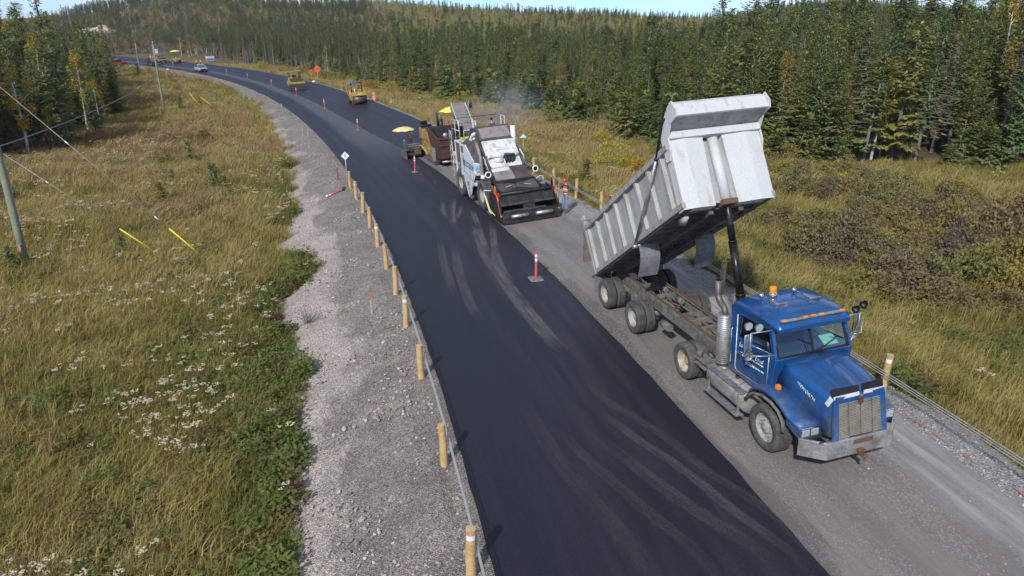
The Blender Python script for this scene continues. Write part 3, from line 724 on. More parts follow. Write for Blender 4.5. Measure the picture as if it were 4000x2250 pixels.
# ------------------------------------------------------------------ scattering (only for stuff nobody could count)
def source_coll(name, meshes):
    c = bpy.data.collections.new(name)
    for i, me in enumerate(meshes):
        o = bpy.data.objects.new('%s_%02d' % (name, i), me); c.objects.link(o)
    return c
def joined(name, a, b):
    """two meshes as one (for scattered trees): materials kept"""
    bm = bmesh.new(); bm.from_mesh(a); n0 = len(bm.faces); bm.from_mesh(b); bm.faces.ensure_lookup_table()
    for f in bm.faces[n0:]: f.material_index = 1
    me = bpy.data.meshes.new(name); bm.to_mesh(me); bm.free(); me.materials.append(a.materials[0]); me.materials.append(b.materials[0]); return me
def scatter(name, P, rotz, sc, idx, coll, tint=None, tilt=None, label=None):
    n = len(P); me = bpy.data.meshes.new(name); me.vertices.add(n); me.vertices.foreach_set('co', np.asarray(P, np.float32).ravel())
    def att(nm, ty, arr, key):
        a = me.attributes.new(nm, ty, 'POINT'); a.data.foreach_set(key, np.asarray(arr).ravel())
    rot = np.zeros((n, 3), np.float32); rot[:, 2] = rotz
    if tilt is not None: rot[:, :2] = tilt
    att('rot', 'FLOAT_VECTOR', rot, 'vector')
    s = np.asarray(sc, np.float32); s = np.repeat(s[:, None], 3, 1) if s.ndim == 1 else s
    att('scl', 'FLOAT_VECTOR', s, 'vector'); att('idx', 'INT', np.asarray(idx, np.int32), 'value')
    att('tint', 'FLOAT', np.asarray(tint if tint is not None else rng.random(n), np.float32), 'value')
    me.update(); o = link(name, me)
    ng = bpy.data.node_groups.new(name + '_scatter', 'GeometryNodeTree')
    ng.interface.new_socket('Geometry', in_out='INPUT', socket_type='NodeSocketGeometry'); ng.interface.new_socket('Geometry', in_out='OUTPUT', socket_type='NodeSocketGeometry')
    N, L = ng.nodes, ng.links; gi = N.new('NodeGroupInput'); go = N.new('NodeGroupOutput')
    ci = N.new('GeometryNodeCollectionInfo'); ci.inputs['Collection'].default_value = coll; ci.inputs['Separate Children'].default_value = True; ci.inputs['Reset Children'].default_value = True
    ip = N.new('GeometryNodeInstanceOnPoints'); ip.inputs['Pick Instance'].default_value = True
    def na(nm, ty): a = N.new('GeometryNodeInputNamedAttribute'); a.data_type = ty; a.inputs['Name'].default_value = nm; return a.outputs['Attribute']
    L.new(gi.outputs[0], ip.inputs['Points']); L.new(ci.outputs[0], ip.inputs['Instance']); L.new(na('idx', 'INT'), ip.inputs['Instance Index'])
    e2r = N.new('FunctionNodeEulerToRotation'); L.new(na('rot', 'FLOAT_VECTOR'), e2r.inputs[0]); L.new(e2r.outputs[0], ip.inputs['Rotation']); L.new(na('scl', 'FLOAT_VECTOR'), ip.inputs['Scale'])
    L.new(ip.outputs[0], go.inputs[0])
    md = o.modifiers.new('scatter', 'NODES'); md.node_group = ng
    o['kind'] = 'stuff'
    if label: o['label'] = label
    return o
def jitter_grid(x0, x1, y0, y1, s):
    xs = np.arange(x0, x1, s); ys = np.arange(y0, y1, s); X, Y = np.meshgrid(xs, ys)
    return (X + rng.uniform(-.5, .5, X.shape) * s).ravel(), (Y + rng.uniform(-.5, .5, X.shape) * s).ravel()
def in_view(x, y, m=4.):
    """inside the picture's wedge of ground, with a margin in metres"""
    return (np.abs(x) < (y * .80 + 2.5 + m)) & (y > 2)

# ------------------------------------------------------------------ forest
FR_Y = [-50, 30, 38, 41.6, 46.7, 56, 72, 85, 96, 113, 140, 168, 219, 330]
FR_E = [62, 56, 46, 34.5, 31.5, 28.5, 28.5, 27, 26, 23.5, 22, 23.5, 36, 40]
FL_Y = [-60, 40, 58, 66, 73, 76, 86, 97, 124, 142, 160, 191, 210, 330]
FL_E = [-70, -50, -34, -27.5, -22.5, -20.5, -19.5, -18, -19, -18.5, -17, -13, -15, -12]
SPR = [conifer('spruce', H, w, b, M_SPRUCE, 100 + i, whorls=wh, nb=nb, ns=4, prof=pf, dead=dd) for i, (H, w, b, wh, nb, pf, dd) in enumerate([
    (11, 1.75, .06, 34, 7, 'spruce', 10), (12, 1.6, .16, 34, 6, 'spruce', 26), (12.5, 1.35, .28, 36, 6, 'black', 40), (13.5, 1.25, .36, 36, 6, 'black', 50),
    (10, 1.9, .05, 32, 7, 'spruce', 8), (12, 1.5, .30, 32, 6, 'black', 40), (11.5, 1.5, .10, 34, 6, 'spruce', 20), (14, 1.35, .42, 34, 6, 'black', 54)])]
PIN = [conifer('pine', H, w, b, M_PINE, 200 + i, whorls=18, nb=6, ns=3, prof='pine', dead=26) for i, (H, w, b) in enumerate([(12, 1.5, .45), (13, 1.7, .5), (12.5, 1.4, .4)])]
LAR = [conifer('larch', 11, 1.5, .08, M_LARCH, 210, whorls=34, nb=6, ns=4, dead=8), conifer('larch', 9.5, 1.3, .05, M_LARCH, 211, whorls=30, nb=6, ns=4, dead=5)]
BIR = [broadleaf('birch', H, w, b, M_BIRCH, M_BIRCHBARK, 220 + i, nl, .17) for i, (H, w, b, nl) in enumerate([(8, 1.1, .45, 700), (9, 1.3, .4, 900), (6.5, 1.0, .3, 600)])]
ASP = [broadleaf('aspen', H, w, b, M_ASPEN, M_BARK, 230 + i, 900, .24) for i, (H, w, b) in enumerate([(9, 2.0, .35), (10, 2.3, .35), (8.5, 1.9, .3)])]
BARE = [broadleaf('bare_tree', H, w, .3, M_TWIG, M_BARK, 240 + i, 520, .2) for i, (H, w) in enumerate([(9, 1.6), (8, 1.5)])]
SNG = [snag('snag', H, 250 + i) for i, H in enumerate([9.5, 8, 11])]
kinds = {'spruce': SPR, 'pine': PIN, 'larch': LAR, 'birch': BIR, 'aspen': ASP, 'bare': BARE, 'snag': SNG}

tx, ty = [], []
for (r0, r1, s) in [(0, 95, 2.3), (95, 170, 2.8), (170, 320, 3.8), (320, 520, 4.6), (520, 760, 6.0)]:
    x, y = jitter_grid(-r1 * .75, r1 * .75, 8, r1, s); r_ = np.hypot(x, y); k = (r_ >= r0) & (r_ < r1) & in_view(x, y, 6); tx.append(x[k]); ty.append(y[k])
tx = np.concatenate(tx); ty = np.concatenate(ty); tY, te = road_coord(tx, ty)
edge_n = (vnoise(tx, ty, 5, 31) - .5) * 4
right = te > np.interp(tY, FR_Y, FR_E) + edge_n
left = te < np.interp(tY, FL_Y, FL_E) + edge_n * .6
far_road = (tY >= 329) | (np.hypot(tx, ty) > 330)
ok = right | left | far_road
clear = (np.abs(te - 5) < 12) & (tY < 329)
ok &= ~clear
# the clearing of the power line on the left and the sandy bank far left stay open
ok &= ~((np.hypot(tx + 252, ty - 436) < 9))
tx, ty, tY, te, right = tx[ok], ty[ok], tY[ok], te[ok], right[ok]
tz = height(tx, ty, te); tr = np.hypot(tx, ty); taz = np.degrees(np.arctan2(tx, ty)); n = len(tx)
u = rng.random(n); pn = vnoise(tx, ty, 38, 33); pn2 = vnoise(tx, ty, 55, 34)
kd = np.full(n, 'spruce', dtype=object)
near = tr < 190
pine_zone = (taz < -9) & (tr > 165) & (tr < 420); kd[pine_zone & (u < .8)] = 'pine'
lz = near & ~right; kd[lz & (u > .93)] = 'birch'; kd[lz & (u > .86) & (u <= .93)] = 'snag'; kd[lz & (u < .05)] = 'larch'
rz = near & right; kd[rz & (u > .975)] = 'birch'; kd[rz & (u > .875) & (u <= .975)] = 'snag'; kd[rz & (u < .02)] = 'larch'
hz = tr > 300
hz = tr > 270
pale = hz & (np.abs(tr - 400) < 130) & (pn > .36) & (taz > -11) & (taz < 21); kd[pale & (u < .85)] = 'aspen'; kd[pale & (u < .22)] = 'bare'
pal2 = hz & (pn2 > .6); kd[pal2 & (u < .45)] = 'aspen'; kd[pal2 & (u < .12)] = 'bare'
gold = hz & (vnoise(tx, ty, 24, 36) > .84); kd[gold & (u < .7)] = 'birch'
kd[hz & (taz < -9) & (kd == 'spruce') & (u > .4)] = 'pine'
hs = rng.uniform(.36, .86, n)
big = rng.random(n) < .10; hs[big] *= rng.uniform(1.15, 1.5, big.sum())
hs[tr > 165] = np.minimum(hs[tr > 165] * 1.12, .86)
hs[tr > 300] = np.minimum(hs[tr > 300], .72)
edge_d = np.where(right, te - np.interp(tY, FR_Y, FR_E), np.interp(tY, FL_Y, FL_E) - te)
front = (edge_d < 3.0) & near; small = front & right & (rng.random(n) < .6); hs[small] *= rng.uniform(.35, .75, small.sum())
hs[near & right] *= np.interp(taz[near & right], [-20, 0, 12, 22, 36], [.86, .82, .95, 1.24, 1.45])
hs[(~right) & near] *= 1.2
rotz = rng.uniform(0, 6.28, n)
tilt = np.stack([rng.normal(0, .02, n), rng.normal(0, .02, n)], 1)
tilt[near & right & (taz > 12), 1] += rng.uniform(0, .10, (near & right & (taz > 12)).sum())   # wind-thrown lean to the right

vis = in_view(tx, ty, 0) & (np.abs(tx) < ty * .74 + 1)
score = np.where(vis, hs / tr * np.where(edge_d < 9, 1, .35), 0)
single = np.zeros(n, bool)
LAB = {
    ('spruce', True): ('dark green spruce packed in the forest right of the road', 'spruces right of the road'),
    ('spruce', False): ('dark green spruce in the wood beyond the left-hand field', 'spruces beyond the left field'),
    ('pine', True): ('tall olive pine with bare lower trunk behind the far bend', 'pines behind the far bend'),
    ('larch', True): ('bright yellow-green larch among the dark spruces on the right', 'larches in the right forest'),
    ('larch', False): ('bright yellow-green larch in the wood left of the road', 'larches in the left wood'),
    ('birch', True): ('small birch with golden leaves among right-hand spruces', 'golden birches on the right'),
    ('birch', False): ('small birch with orange leaves and pale trunk in left wood', 'orange birches on the left'),
    ('snag', True): ('bare grey dead tree standing among right-hand spruces', 'dead trees on the right'),
    ('snag', False): ('bare grey dead tree standing among left-hand spruces', 'dead trees on the left')}
def place_tree(k, i, x, y, z, s, rz, tl, label, group, cat='tree', names=('trunk', 'crown')):
    tm, cm = kinds[k][i % len(kinds[k])]
    o = empty({'spruce': 'spruce_tree', 'pine': 'pine_tree', 'larch': 'larch_tree', 'birch': 'birch_tree', 'snag': 'dead_tree', 'aspen': 'aspen_tree', 'bare': 'bare_tree'}[k], (x, y, z))
    o.rotation_euler = (tl[0], tl[1], rz); o.scale = (s, s, s) if np.isscalar(s) else s
    link('trunk', tm, None, o); link('branches' if k == 'snag' else 'crown', cm, None, o)
    tag(o, label, cat, group); return o
quota = {'spruce': 300, 'pine': 60, 'larch': 30, 'birch': 40, 'snag': 80}
for kk, q in quota.items():
    c = np.where((kd == kk) & (score > 0) & (tr < 260))[0]; c = c[np.argsort(-score[c])][:q]
    for j in c:
        key = (kk, bool(right[j])) if (kk, bool(right[j])) in LAB else (kk, True)
        if kk == 'pine' and not right[j] and tr[j] < 150: continue
        lab, grp = LAB[key]
        if kk in ('spruce', 'snag'):
            size = 'short' if hs[j] < .5 else ('tall' if hs[j] > .78 else 'mid-height'); az_ = taz[j]; what = 'dark green spruce' if kk == 'spruce' else 'bare grey dead tree'
            if right[j]: where = 'beyond the two rollers' if az_ < -9 else ('behind the paver and transfer machine' if az_ < 5 else ('left of the raised dump box' if az_ < 11 else ('behind the raised dump box' if az_ < 21 else 'right of the raised dump box')))
            else: where = 'at the left edge beyond the nearest pole' if az_ < -33 else 'in the wood left of the middle pole'
            lab = '%s %s %s %s' % (size, what, 'in the forest' if right[j] else 'standing', where); grp = lab
        w_ = max(hs[j], .5) * rng.uniform(.85, 1.25)
        vi = int(rng.integers(0, 99))
        if kk == 'spruce' and (edge_d[j] < 6 or rng.random() < .25): vi = [0, 4, 6, 1][vi % 4]
        place_tree(kk, vi, tx[j], ty[j], tz[j] - .05, (w_, w_, hs[j]), rotz[j], tilt[j], lab, grp); single[j] = True
srcs, off = [], {}
for kk, lst in kinds.items(): off[kk] = (len(srcs), len(lst)); srcs += [joined('%s_src' % kk, a, b) for a, b in lst]
FOREST = source_coll('forest_source', srcs)
idx = np.array([off[k][0] + int(rng.integers(0, off[k][1])) for k in kd])
rest = ~single
sc3 = np.stack([hs * rng.uniform(1.0, 1.4, n), hs * rng.uniform(1.0, 1.4, n), hs], 1)
sc3[tr > 300, :2] *= 1.15
for nm, sel, lb in [('forest', rest & (tr < 300), 'dense spruce forest filling in behind the front trees'), ('hill_forest', rest & (tr >= 300), 'mixed forest in autumn colours covering the far hills')]:
    scatter(nm, np.stack([tx, ty, tz - .1], 1)[sel], rotz[sel], sc3[sel], idx[sel], FOREST, tilt=tilt[sel], label=lb)
print('trees', n, 'single', int(single.sum()))
# ------------------------------------------------------------------ field plants (uncountable: grass, herbs, flowers, reeds, stones)
g_ = np.random.default_rng(5)
TUFT = [mesh_np('tuft', [blades(g_, 26, .26, .28, .62, .007, .7)], M_GRASS), mesh_np('tuft', [blades(g_, 30, .34, .22, .5, .007, .9)], M_GRASS),
        mesh_np('tuft', [blades(g_, 22, .24, .4, .85, .006, .5)], M_GRASS), mesh_np('tuft', [blades(g_, 26, .3, .3, .7, .008, 1.0)], M_GRASS),
        mesh_np('tuft', [blades(g_, 34, .4, .18, .42, .008, .8)], M_GRASS)]
GRASS = source_coll('grass_source', TUFT)
def herb(seed, H, w, nl, ls):
    g = np.random.default_rng(seed); n = nl; az = g.uniform(0, 6.28, n); rr = np.sqrt(g.random(n)) * w; z = H * g.uniform(.1, 1, n) * (1 - .5 * (rr / w) ** 2)
    P = np.stack([np.cos(az) * rr, np.sin(az) * rr, z], 1); A = unit(np.stack([np.cos(az), np.sin(az), g.uniform(-.3, .6, n)], 1) + g.normal(size=(n, 3)) * .5)
    S = unit(np.cross(A, [0, 0, 1.]) + g.normal(size=(n, 3)) * .25); Nn = np.cross(S, A)
    return mesh_np('herb', [kites(P, A, S, Nn, g.uniform(.7, 1.4, n) * ls, g.uniform(.25, .4, n) * ls)], M_HERB)
HERB = source_coll('herb_source', [herb(1, .55, .3, 90, .11), herb(2, .4, .32, 80, .12), herb(3, .7, .28, 110, .10), herb(4, .35, .25, 70, .09)])
def umbel(seed, H):
    g = np.random.default_rng(seed); mb = MB(); lean = g.normal(size=2) * .05
    for st in range(3):
        b = Vector((g.normal() * .07 + lean[0], g.normal() * .07 + lean[1], H * g.uniform(.82, 1.0))); mb.m = 1
        mb.tube([(0, 0, 0), (b.x * .4, b.y * .4, b.z * .6), b - Vector((0, 0, .07))], [.006, .005, .004], 3)
        for k in range(7):
            a = g.uniform(0, 6.28); r_ = .085 * math.sqrt(g.random()); c = b + Vector((math.cos(a) * r_, math.sin(a) * r_, g.uniform(-.02, .015))); mb.m = 0
            rr = g.uniform(.016, .031); q = [c + Vector((math.cos(t) * rr, math.sin(t) * rr, g.uniform(-.008, .008))) for t in np.linspace(0, 6.28, 6)[:-1]]
            mb.add([c + Vector((0, 0, .014))] + q, [(0, i + 1, (i + 1) % 5 + 1) for i in range(5)])
    me = mb.mesh('umbel'); me.materials.append(M_UMBEL); me.materials.append(M_HERB); return me
UMB = source_coll('umbel_source', [umbel(i, h) for i, h in enumerate([.75, .85, .65, .9])])
REED = source_coll('reed_source', [mesh_np('reed', [blades(g_, 14, .10, .8, 1.45, .016, .25)], M_REED), mesh_np('reed', [blades(g_, 10, .07, .7, 1.2, .016, .35)], M_REED)])

def field_points(dens_fn, x0, x1, y0, y1, s):
    x, y = jitter_grid(x0, x1, y0, y1, s); k = in_view(x, y, 2.5); x, y = x[k], y[k]; Y, e = road_coord(x, y)
    lo = left_out(np.minimum(Y, 300))
    ro = right_out(Y)
    L_ = (e < lo + .25) & (e > np.interp(Y, FL_Y, FL_E) - 4); R_ = (e > ro - .15) & (e < np.interp(Y, FR_Y, FR_E) + 5)
    k = L_ | R_; return x[k], y[k], Y[k], e[k], (lo - e)[k]
gx_, gy_, gsz, gt, gi = [], [], [], [], []
for (y0, y1, s, sz) in [(4, 24, .17, .95), (24, 40, .22, 1.15), (40, 64, .33, 1.45), (64, 100, .5, 2.0), (100, 210, .9, 2.9)]:
    x, y, Y, e, ld = field_points(None, -y1 * .85 - 6, y1 * .85 + 6, y0, y1, s)
    pn = vnoise(x, y, 6, 41); p2 = vnoise(x, y, 1.6, 42); p3 = vnoise(x, y, 17, 43)
    tint = .29 + .62 * p3 * .9 + .30 * (pn - .5) + .46 * (p2 - .5) + g_.normal(0, .13, len(x))
    tint += .30 * (e > 11) * (e < 24) * (Y > 50) * (Y < 150) * vnoise(x, y, 5, 46)
    tint += .16 * (e < -6) * (Y > 55) - .10 * (e > 0) * (Y < 40)
    tint[(ld > -.4) & (ld < 1.0)] -= .22           # greener along the gravel
    rust = (vnoise(x, y, 7, 44) > .83) & (Y > 25); tint[rust] = g_.uniform(.85, 1., rust.sum())
    keep = g_.random(len(x)) < np.where(p2 > .2, 1, .6)
    h = sz * g_.uniform(.65, 1.45, len(x)) * np.where(e < 0, 1.1, 1.0) * np.where((ld > -.3) & (ld < .7) | ((e > 0) & (e < 12.6)), .55, 1) * (.8 + .4 * pn)
    gx_.append(x[keep]); gy_.append(y[keep]); gsz.append(h[keep]); gt.append(np.clip(tint, 0.02, .98)[keep]); gi.append(g_.integers(0, 5, keep.sum()))
gx_ = np.concatenate(gx_); gy_ = np.concatenate(gy_); gsz = np.concatenate(gsz); n = len(gx_); gzz = height(gx_, gy_)
scatter('field_grass', np.stack([gx_, gy_, gzz], 1), g_.uniform(0, 6.28, n), np.stack([gsz * 1.1, gsz * 1.1, np.minimum(gsz, 1.5)], 1), np.concatenate(gi), GRASS, tint=np.concatenate(gt), label='tall dry autumn grass covering both roadside fields')
print('tufts', n)
# low leafy herbs: thick near the gravel foot in the foreground, patchy elsewhere
x, y, Y, e, ld = field_points(None, -40, 45, 4, 60, .26)
pr = np.clip(.62 - ld * .10, .04, .7) * (e < 5) * (Y < 34) * (vnoise(x, y, 2.2, 51) > .36) + .30 * (vnoise(x, y, 3.2, 52) > .58)
k = g_.random(len(x)) < pr; x, y = x[k], y[k]
scatter('leafy_herbs', np.stack([x, y, height(x, y)], 1), g_.uniform(0, 6.28, len(x)), g_.uniform(.6, 1.3, len(x)), g_.integers(0, 4, len(x)), HERB, label='low green and reddish leafy plants along the gravel')
# white umbels in drifts
x, y, Y, e, ld = field_points(None, -48, 40, 4, 75, .42)
cl = vnoise(x, y, 3.2, 61); foot = ((e < -6) & (Y < 20)); cl = cl + .15 * foot + .12 * (foot & (Y < 14.5))
pr = np.where(cl > .60, .55, .02) * np.where(foot, 1.9, .46) * np.where(e > 0, .4, 1) * np.where((e > 0) & ((Y < 29) | (e > 20)), .06, 1) * np.where(Y > 50, .7, 1)
pr = pr * np.where((e < -4) & (ld < 1.6) & (Y < 22), .1, 1)
k = g_.random(len(x)) < pr; x, y = x[k], y[k]
scatter('white_wildflowers', np.stack([x, y, height(x, y)], 1), g_.uniform(0, 6.28, len(x)), g_.uniform(.75, 1.25, len(x)), g_.integers(0, 4, len(x)), UMB, label='flat white flower heads dotted through the grass')
print('umbels', len(x))
# reeds: wet hollows
x, y, Y, e, ld = field_points(None, -30, 36, 6, 60, .32)
zone = ((e < -9) & (e > -17.5) & (Y > 17) & (Y < 38) & (vnoise(x, y, 2.0, 71) > .52)) | ((e > 17) & (e < 24) & (Y > 8) & (Y < 38) & (vnoise(x, y, 1.8, 72) > .66)) | ((e < -6) & (e > -13) & (Y < 17) & (vnoise(x, y, 1.2, 73) > .8))
k = zone & (g_.random(len(x)) < .34); x, y = x[k], y[k]
scatter('reeds', np.stack([x, y, height(x, y)], 1), g_.uniform(0, 6.28, len(x)), g_.uniform(.55, 1.0, len(x)), g_.integers(0, 2, len(x)), REED, label='yellow upright reed leaves in the wet hollows')
# loose stones on the gravel
M_STONE = leaf_mat('loose_stone', [(.30, .29, .275), (.42, .40, .375), (.22, .215, .21), (.50, .47, .44), (.40, .31, .27), (.17, .17, .175)], 'tint', trans=0., var=.15)
def stone(seed):
    g = np.random.default_rng(seed); bm = bmesh.new(); bmesh.ops.create_icosphere(bm, subdivisions=1, radius=.5)
    for v in bm.verts: v.co = Vector((v.co.x * 1.2, v.co.y, v.co.z * .7)) * g.uniform(.75, 1.2)
    me = bpy.data.meshes.new('stone'); bm.to_mesh(me); bm.free(); me.materials.append(M_STONE); return me
STN = source_coll('stone_source', [stone(i) for i in range(5)])
n = 15000; Y = 5 + (g_.random(n) ** 1.6) * 60; e = -g_.uniform(.6, 1.02, n) * 0 - (.3 + g_.random(n) * (GLW(Y) - .5)); dens = vnoise(Y, e * 1.0, .9, 81) * .7 + vnoise(Y, e, 2.4, 82) * .5
k = dens > .5; Y, e = Y[k], e[k]; n = len(Y); sz = .018 + g_.random(n) ** 5 * .085 + (g_.random(n) < .03) * g_.uniform(.03, .10, n); x, y = road_xy(Y, e)
n2 = 5000; Y2 = 5 + (g_.random(n2) ** 1.5) * 40; e2 = 10.0 + np.abs(g_.normal(0, .6, n2)); k2 = e2 < 11.5; Y2, e2 = Y2[k2], e2[k2]; s2 = .016 + g_.random(len(Y2)) ** 4 * .05; x2, y2 = road_xy(Y2, e2)
n3 = 1800; Y3 = 6 + g_.random(n3) ** 1.4 * 32; e3 = g_.uniform(5.8, 10, n3); s3 = .012 + g_.random(n3) ** 5 * .03; x3, y3 = road_xy(Y3, e3)
X = np.concatenate([x, x2, x3]); Yv = np.concatenate([y, y2, y3]); S_ = np.concatenate([sz, s2, s3]); n = len(X)
scatter('loose_stones', np.stack([X, Yv, height(X, Yv) + S_ * .18], 1), g_.uniform(0, 6.28, n), S_, g_.integers(0, 5, n), STN, tilt=g_.normal(0, .4, (n, 2)), tint=np.clip(g_.random(n) * .9 + (S_ > .07) * .15, 0, 1), label='loose pale stones strewn over the gravel')

# ------------------------------------------------------------------ shrubs and young spruces: individuals
SHR = [bush('shrub', H, w, M_SHRUB, 300 + i, nl, .12) for i, (H, w, nl) in enumerate([(1.7, 1.25, 1000), (1.4, 1.1, 900), (2.0, 1.1, 1000)])]
SCB = [bush('scrub', H, w, M_SCRUB, 310 + i, nl, .12, stems=44, wood=M_BARK) for i, (H, w, nl) in enumerate([(1.3, 1.2, 1300), (1.1, 1.0, 1100), (1.5, 1.3, 1500)])]
DRY = [bush('dry', .8, .5, M_TWIG, 320, 120, .05, stems=26, wood=M_TWIG)]
SAP = [conifer('sapling', 2.0, .75, .02, M_SPRUCE, 330 + i, whorls=12, nb=7, ns=3, dead=0) for i in range(3)]
M_SHY = leaf_mat('yellow_shrub_leaves', [(.44, .40, .05), (.40, .36, .05)], trans=.35); M_SHO = leaf_mat('orange_shrub_leaves', [(.56, .34, .03), (.50, .30, .03)], trans=.35)
SHRY = [bush('shrub', 1.7, 1.3, M_SHY, 340, 1100, .12)]; SHRO = [bush('shrub', 1.5, 1.1, M_SHO, 341, 900, .12)]
def place_bush(lst, i, x, y, s, name, label, group, parts=('stems', 'leaves')):
    o = empty(name, (x, y, gz(x, y) - .03), random.uniform(0, 6.28)); o.scale = s if isinstance(s, tuple) else (s, s, s)
    a, b = lst[i % len(lst)]; link(parts[0], a, None, o); link(parts[1], b, None, o); tag(o, label, 'shrub' if parts[0] == 'stems' else 'tree', group); return o
def xy(Y, e): x, y = road_xy(Y, e); return float(x), float(y)
place_bush(SHRY, 0, 7.3, 51.9, 1.2, 'yellow_shrub', 'larger rounded yellow-green shrub beside the raised dump box', None)
place_bush(SHRO, 0, 8.8, 50.6, .9, 'orange_shrub', 'smaller orange-tinged shrub just right of the rounded yellow one', None)
rs = random.Random(3)
for i in range(34):      # yellow shrubs along the forest edge
    Y = rs.uniform(48, 175); e = np.interp(Y, FR_Y, FR_E) - rs.uniform(.5, 6); x, y = xy(Y, e)
    place_bush(SHR, i, x, y, rs.uniform(.6, 1.25), 'shrub', 'yellow-leaved shrub along the foot of the right-hand forest', 'yellow shrubs at the forest foot')
for i in range(340):      # brown thicket right of the truck
    Y = rs.uniform(19, 46); e = rs.uniform(20, 37) if rs.random() < .8 else rs.uniform(17.5, 21); x, y = xy(Y, e)
    if x > y * .8 + 2 or x < y * (.43 + .05 * math.sin(y)) or e > 34: continue
    place_bush(SCB, i, x, y, (lambda q: (q, q * rs.uniform(.8, 1.2), q * rs.uniform(.7, 1.35)))(rs.uniform(.7, 1.25)), 'scrub_bush', 'brown twiggy bush in the thicket right of the truck', 'brown thicket right of the truck')
for i in range(6):
    Y = rs.uniform(40, 120); e = -rs.uniform(9, 22); x, y = xy(Y, e)
    place_bush(SCB, i, x, y, rs.uniform(.5, .9), 'scrub_bush', 'grey twiggy bush scattered in the left-hand field', 'grey bushes in the left field')
for i in range(9):
    Y = rs.uniform(95, 190); e = -rs.uniform(6, 15); x, y = xy(Y, e)
    place_bush(SHR, i, x, y, rs.uniform(.5, .9), 'shrub', 'olive shrub in the tawny grass near the far poles', 'shrubs near the far poles')
for i, (x, y, s, lb) in enumerate([(-22.6, 44.5, .75, 'small blue-green spruce sapling alone in the middle of the left field'), (-24.4, 50.2, .6, 'low bushy spruce seedling left of the paired seedlings'),
        (-20.6, 48.2, .9, 'larger of two spruce seedlings side by side in left field'), (-19.6, 47.4, .6, 'smaller of two spruce seedlings side by side in left field'),
        (-26.5, 58, .95, 'slim young spruce standing in grass below the left wood'), (-43.4, 94.6, .95, 'young spruce at the foot of the middle utility pole'),
        (-86.5, 170, 1.3, 'young spruce standing before the far utility pole'), (-19.2, 33.2, .55, 'small spruce seedling among yellow reeds in left field'), (-22.9, 30.6, .6, 'dark seedling at the foot of the nearest utility pole'),
        (4.6, 43.5, .85, 'young spruce in the grass behind the white paving machine'), (-4.2, 60.5, 1.1, 'young blue-green spruce on the right verge behind the paver'), (12.6, 58, 1.5, 'young spruce just in front of the right forest edge')]):
    place_bush(SAP, i, x, y, s, 'young_spruce', lb, None, ('trunk', 'crown'))
x, y = xy(24.2, -3.6)
place_bush(DRY, 0, x, y, 1.0, 'dried_weed', 'dried brown weed standing alone on the left gravel slope', None)

# single bright trees that stand out of the woods
for k, i, x, y, s_, lb in [('birch', 0, -44.6, 75.2, 1.0, 'slender orange birch with white trunk at front of left wood'), ('birch', 1, -50.6, 78.6, 1.1, 'orange-leaved birch deep in the left wood'), ('birch', 2, -50.8, 71.4, 1.25, 'orange birch against the left picture edge'), ('birch', 1, -59.6, 88.9, 1.25, 'rust-orange birch crown high in the left wood'),
        ('birch', 0, 24.5, 66.0, 1.0, 'golden birch right of the raised dump box shield'), ('birch', 1, 44.0, 66.5, 1.4, 'tall golden birch near the right picture edge'), ('larch', 0, -.6, 106, .95, 'bright yellow-green larch behind the white machine'), ('larch', 1, -38.5, 160.0, 1.2, 'tall yellow-green larch beyond the skirted roller'), ('larch', 0, -52.5, 90.5, .8, 'yellow-green larch at the right end of left wood')]:
    place_tree(k, i, x, y, gz(x, y), s_, random.uniform(0, 6), (0, 0), lb, None)

for i in range(70):      # young spruces crowding the foot of the right-hand forest
    Y = rs.uniform(38, 120); e = float(np.interp(Y, FR_Y, FR_E)) + rs.uniform(-2.2, 2.0); x, y = xy(Y, e)
    place_bush(SAP, i, x, y, rs.uniform(.7, 2.2), 'young_spruce', 'bushy young spruce at the foot of the right-hand forest', 'young spruces at the forest foot', ('trunk', 'crown'))
# ------------------------------------------------------------------ materials for machines
BLUE = mat('blue_metallic', (.008, .11, .34), .34, .4, .10, 2.5, col2=(.030, .075, .17), amt=.42, coat=.6, dust=(1.0, 1.75, (.26, .24, .21), .75))
CHASSIS = mat('dusty_chassis', (.20, .185, .16), .85, 0, .25, 5, col2=(.10, .088, .075), amt=.5, bump=.2)
DARK = mat('black_steel', (.022, .021, .020), .55, 0, .3, 6, col2=(.06, .054, .047), amt=.35)
RUBBER = mat('tyre_rubber', (.062, .060, .057), .85, 0, .2, 5, col2=(.13, .122, .11), amt=.45, bump=.15)
RIMW = mat('dusty_rim', (.42, .39, .33), .7, 0, .2, 7, col2=(.25, .22, .18), amt=.5)
RIMT = mat('tan_rim', (.52, .43, .29), .6, 0, .2, 7, col2=(.28, .2, .12), amt=.5)
BOXW = mat('box_white', (.58, .58, .565), .55, 0, .06, 3.0, col2=(.40, .30, .17), amt=.14, detail=9, stretch=(1.6, 1.6, .35))
BOXG = mat('box_grey', (.37, .37, .36), .6, 0, .12, 3.2, col2=(.24, .205, .16), amt=.36, detail=8, stretch=(1, 1.6, .3))
BOXRIB = mat('box_rib', (.35, .34, .315), .65, 0, .14, 4, col2=(.24, .20, .15), amt=.4, detail=8, stretch=(1, 1.5, .4))
UNDER = mat('box_underside', (.085, .080, .072), .8, 0, .25, 2.5, col2=(.16, .145, .125), amt=.4)
CHROME = mat('chrome', (.78, .78, .77), .16, 1., .05, 6, col2=(.5, .49, .46), amt=.25)
ALU = mat('worn_aluminium', (.56, .56, .55), .42, .75, .15, 6, col2=(.33, .30, .26), amt=.45)
BUMPER = mat('dirty_bumper', (.50, .50, .49), .42, .6, .15, 3, col2=(.26, .235, .20), amt=.5)
TANK = mat('dusty_tank', (.44, .42, .38), .5, .35, .15, 3, col2=(.22, .19, .15), amt=.5)
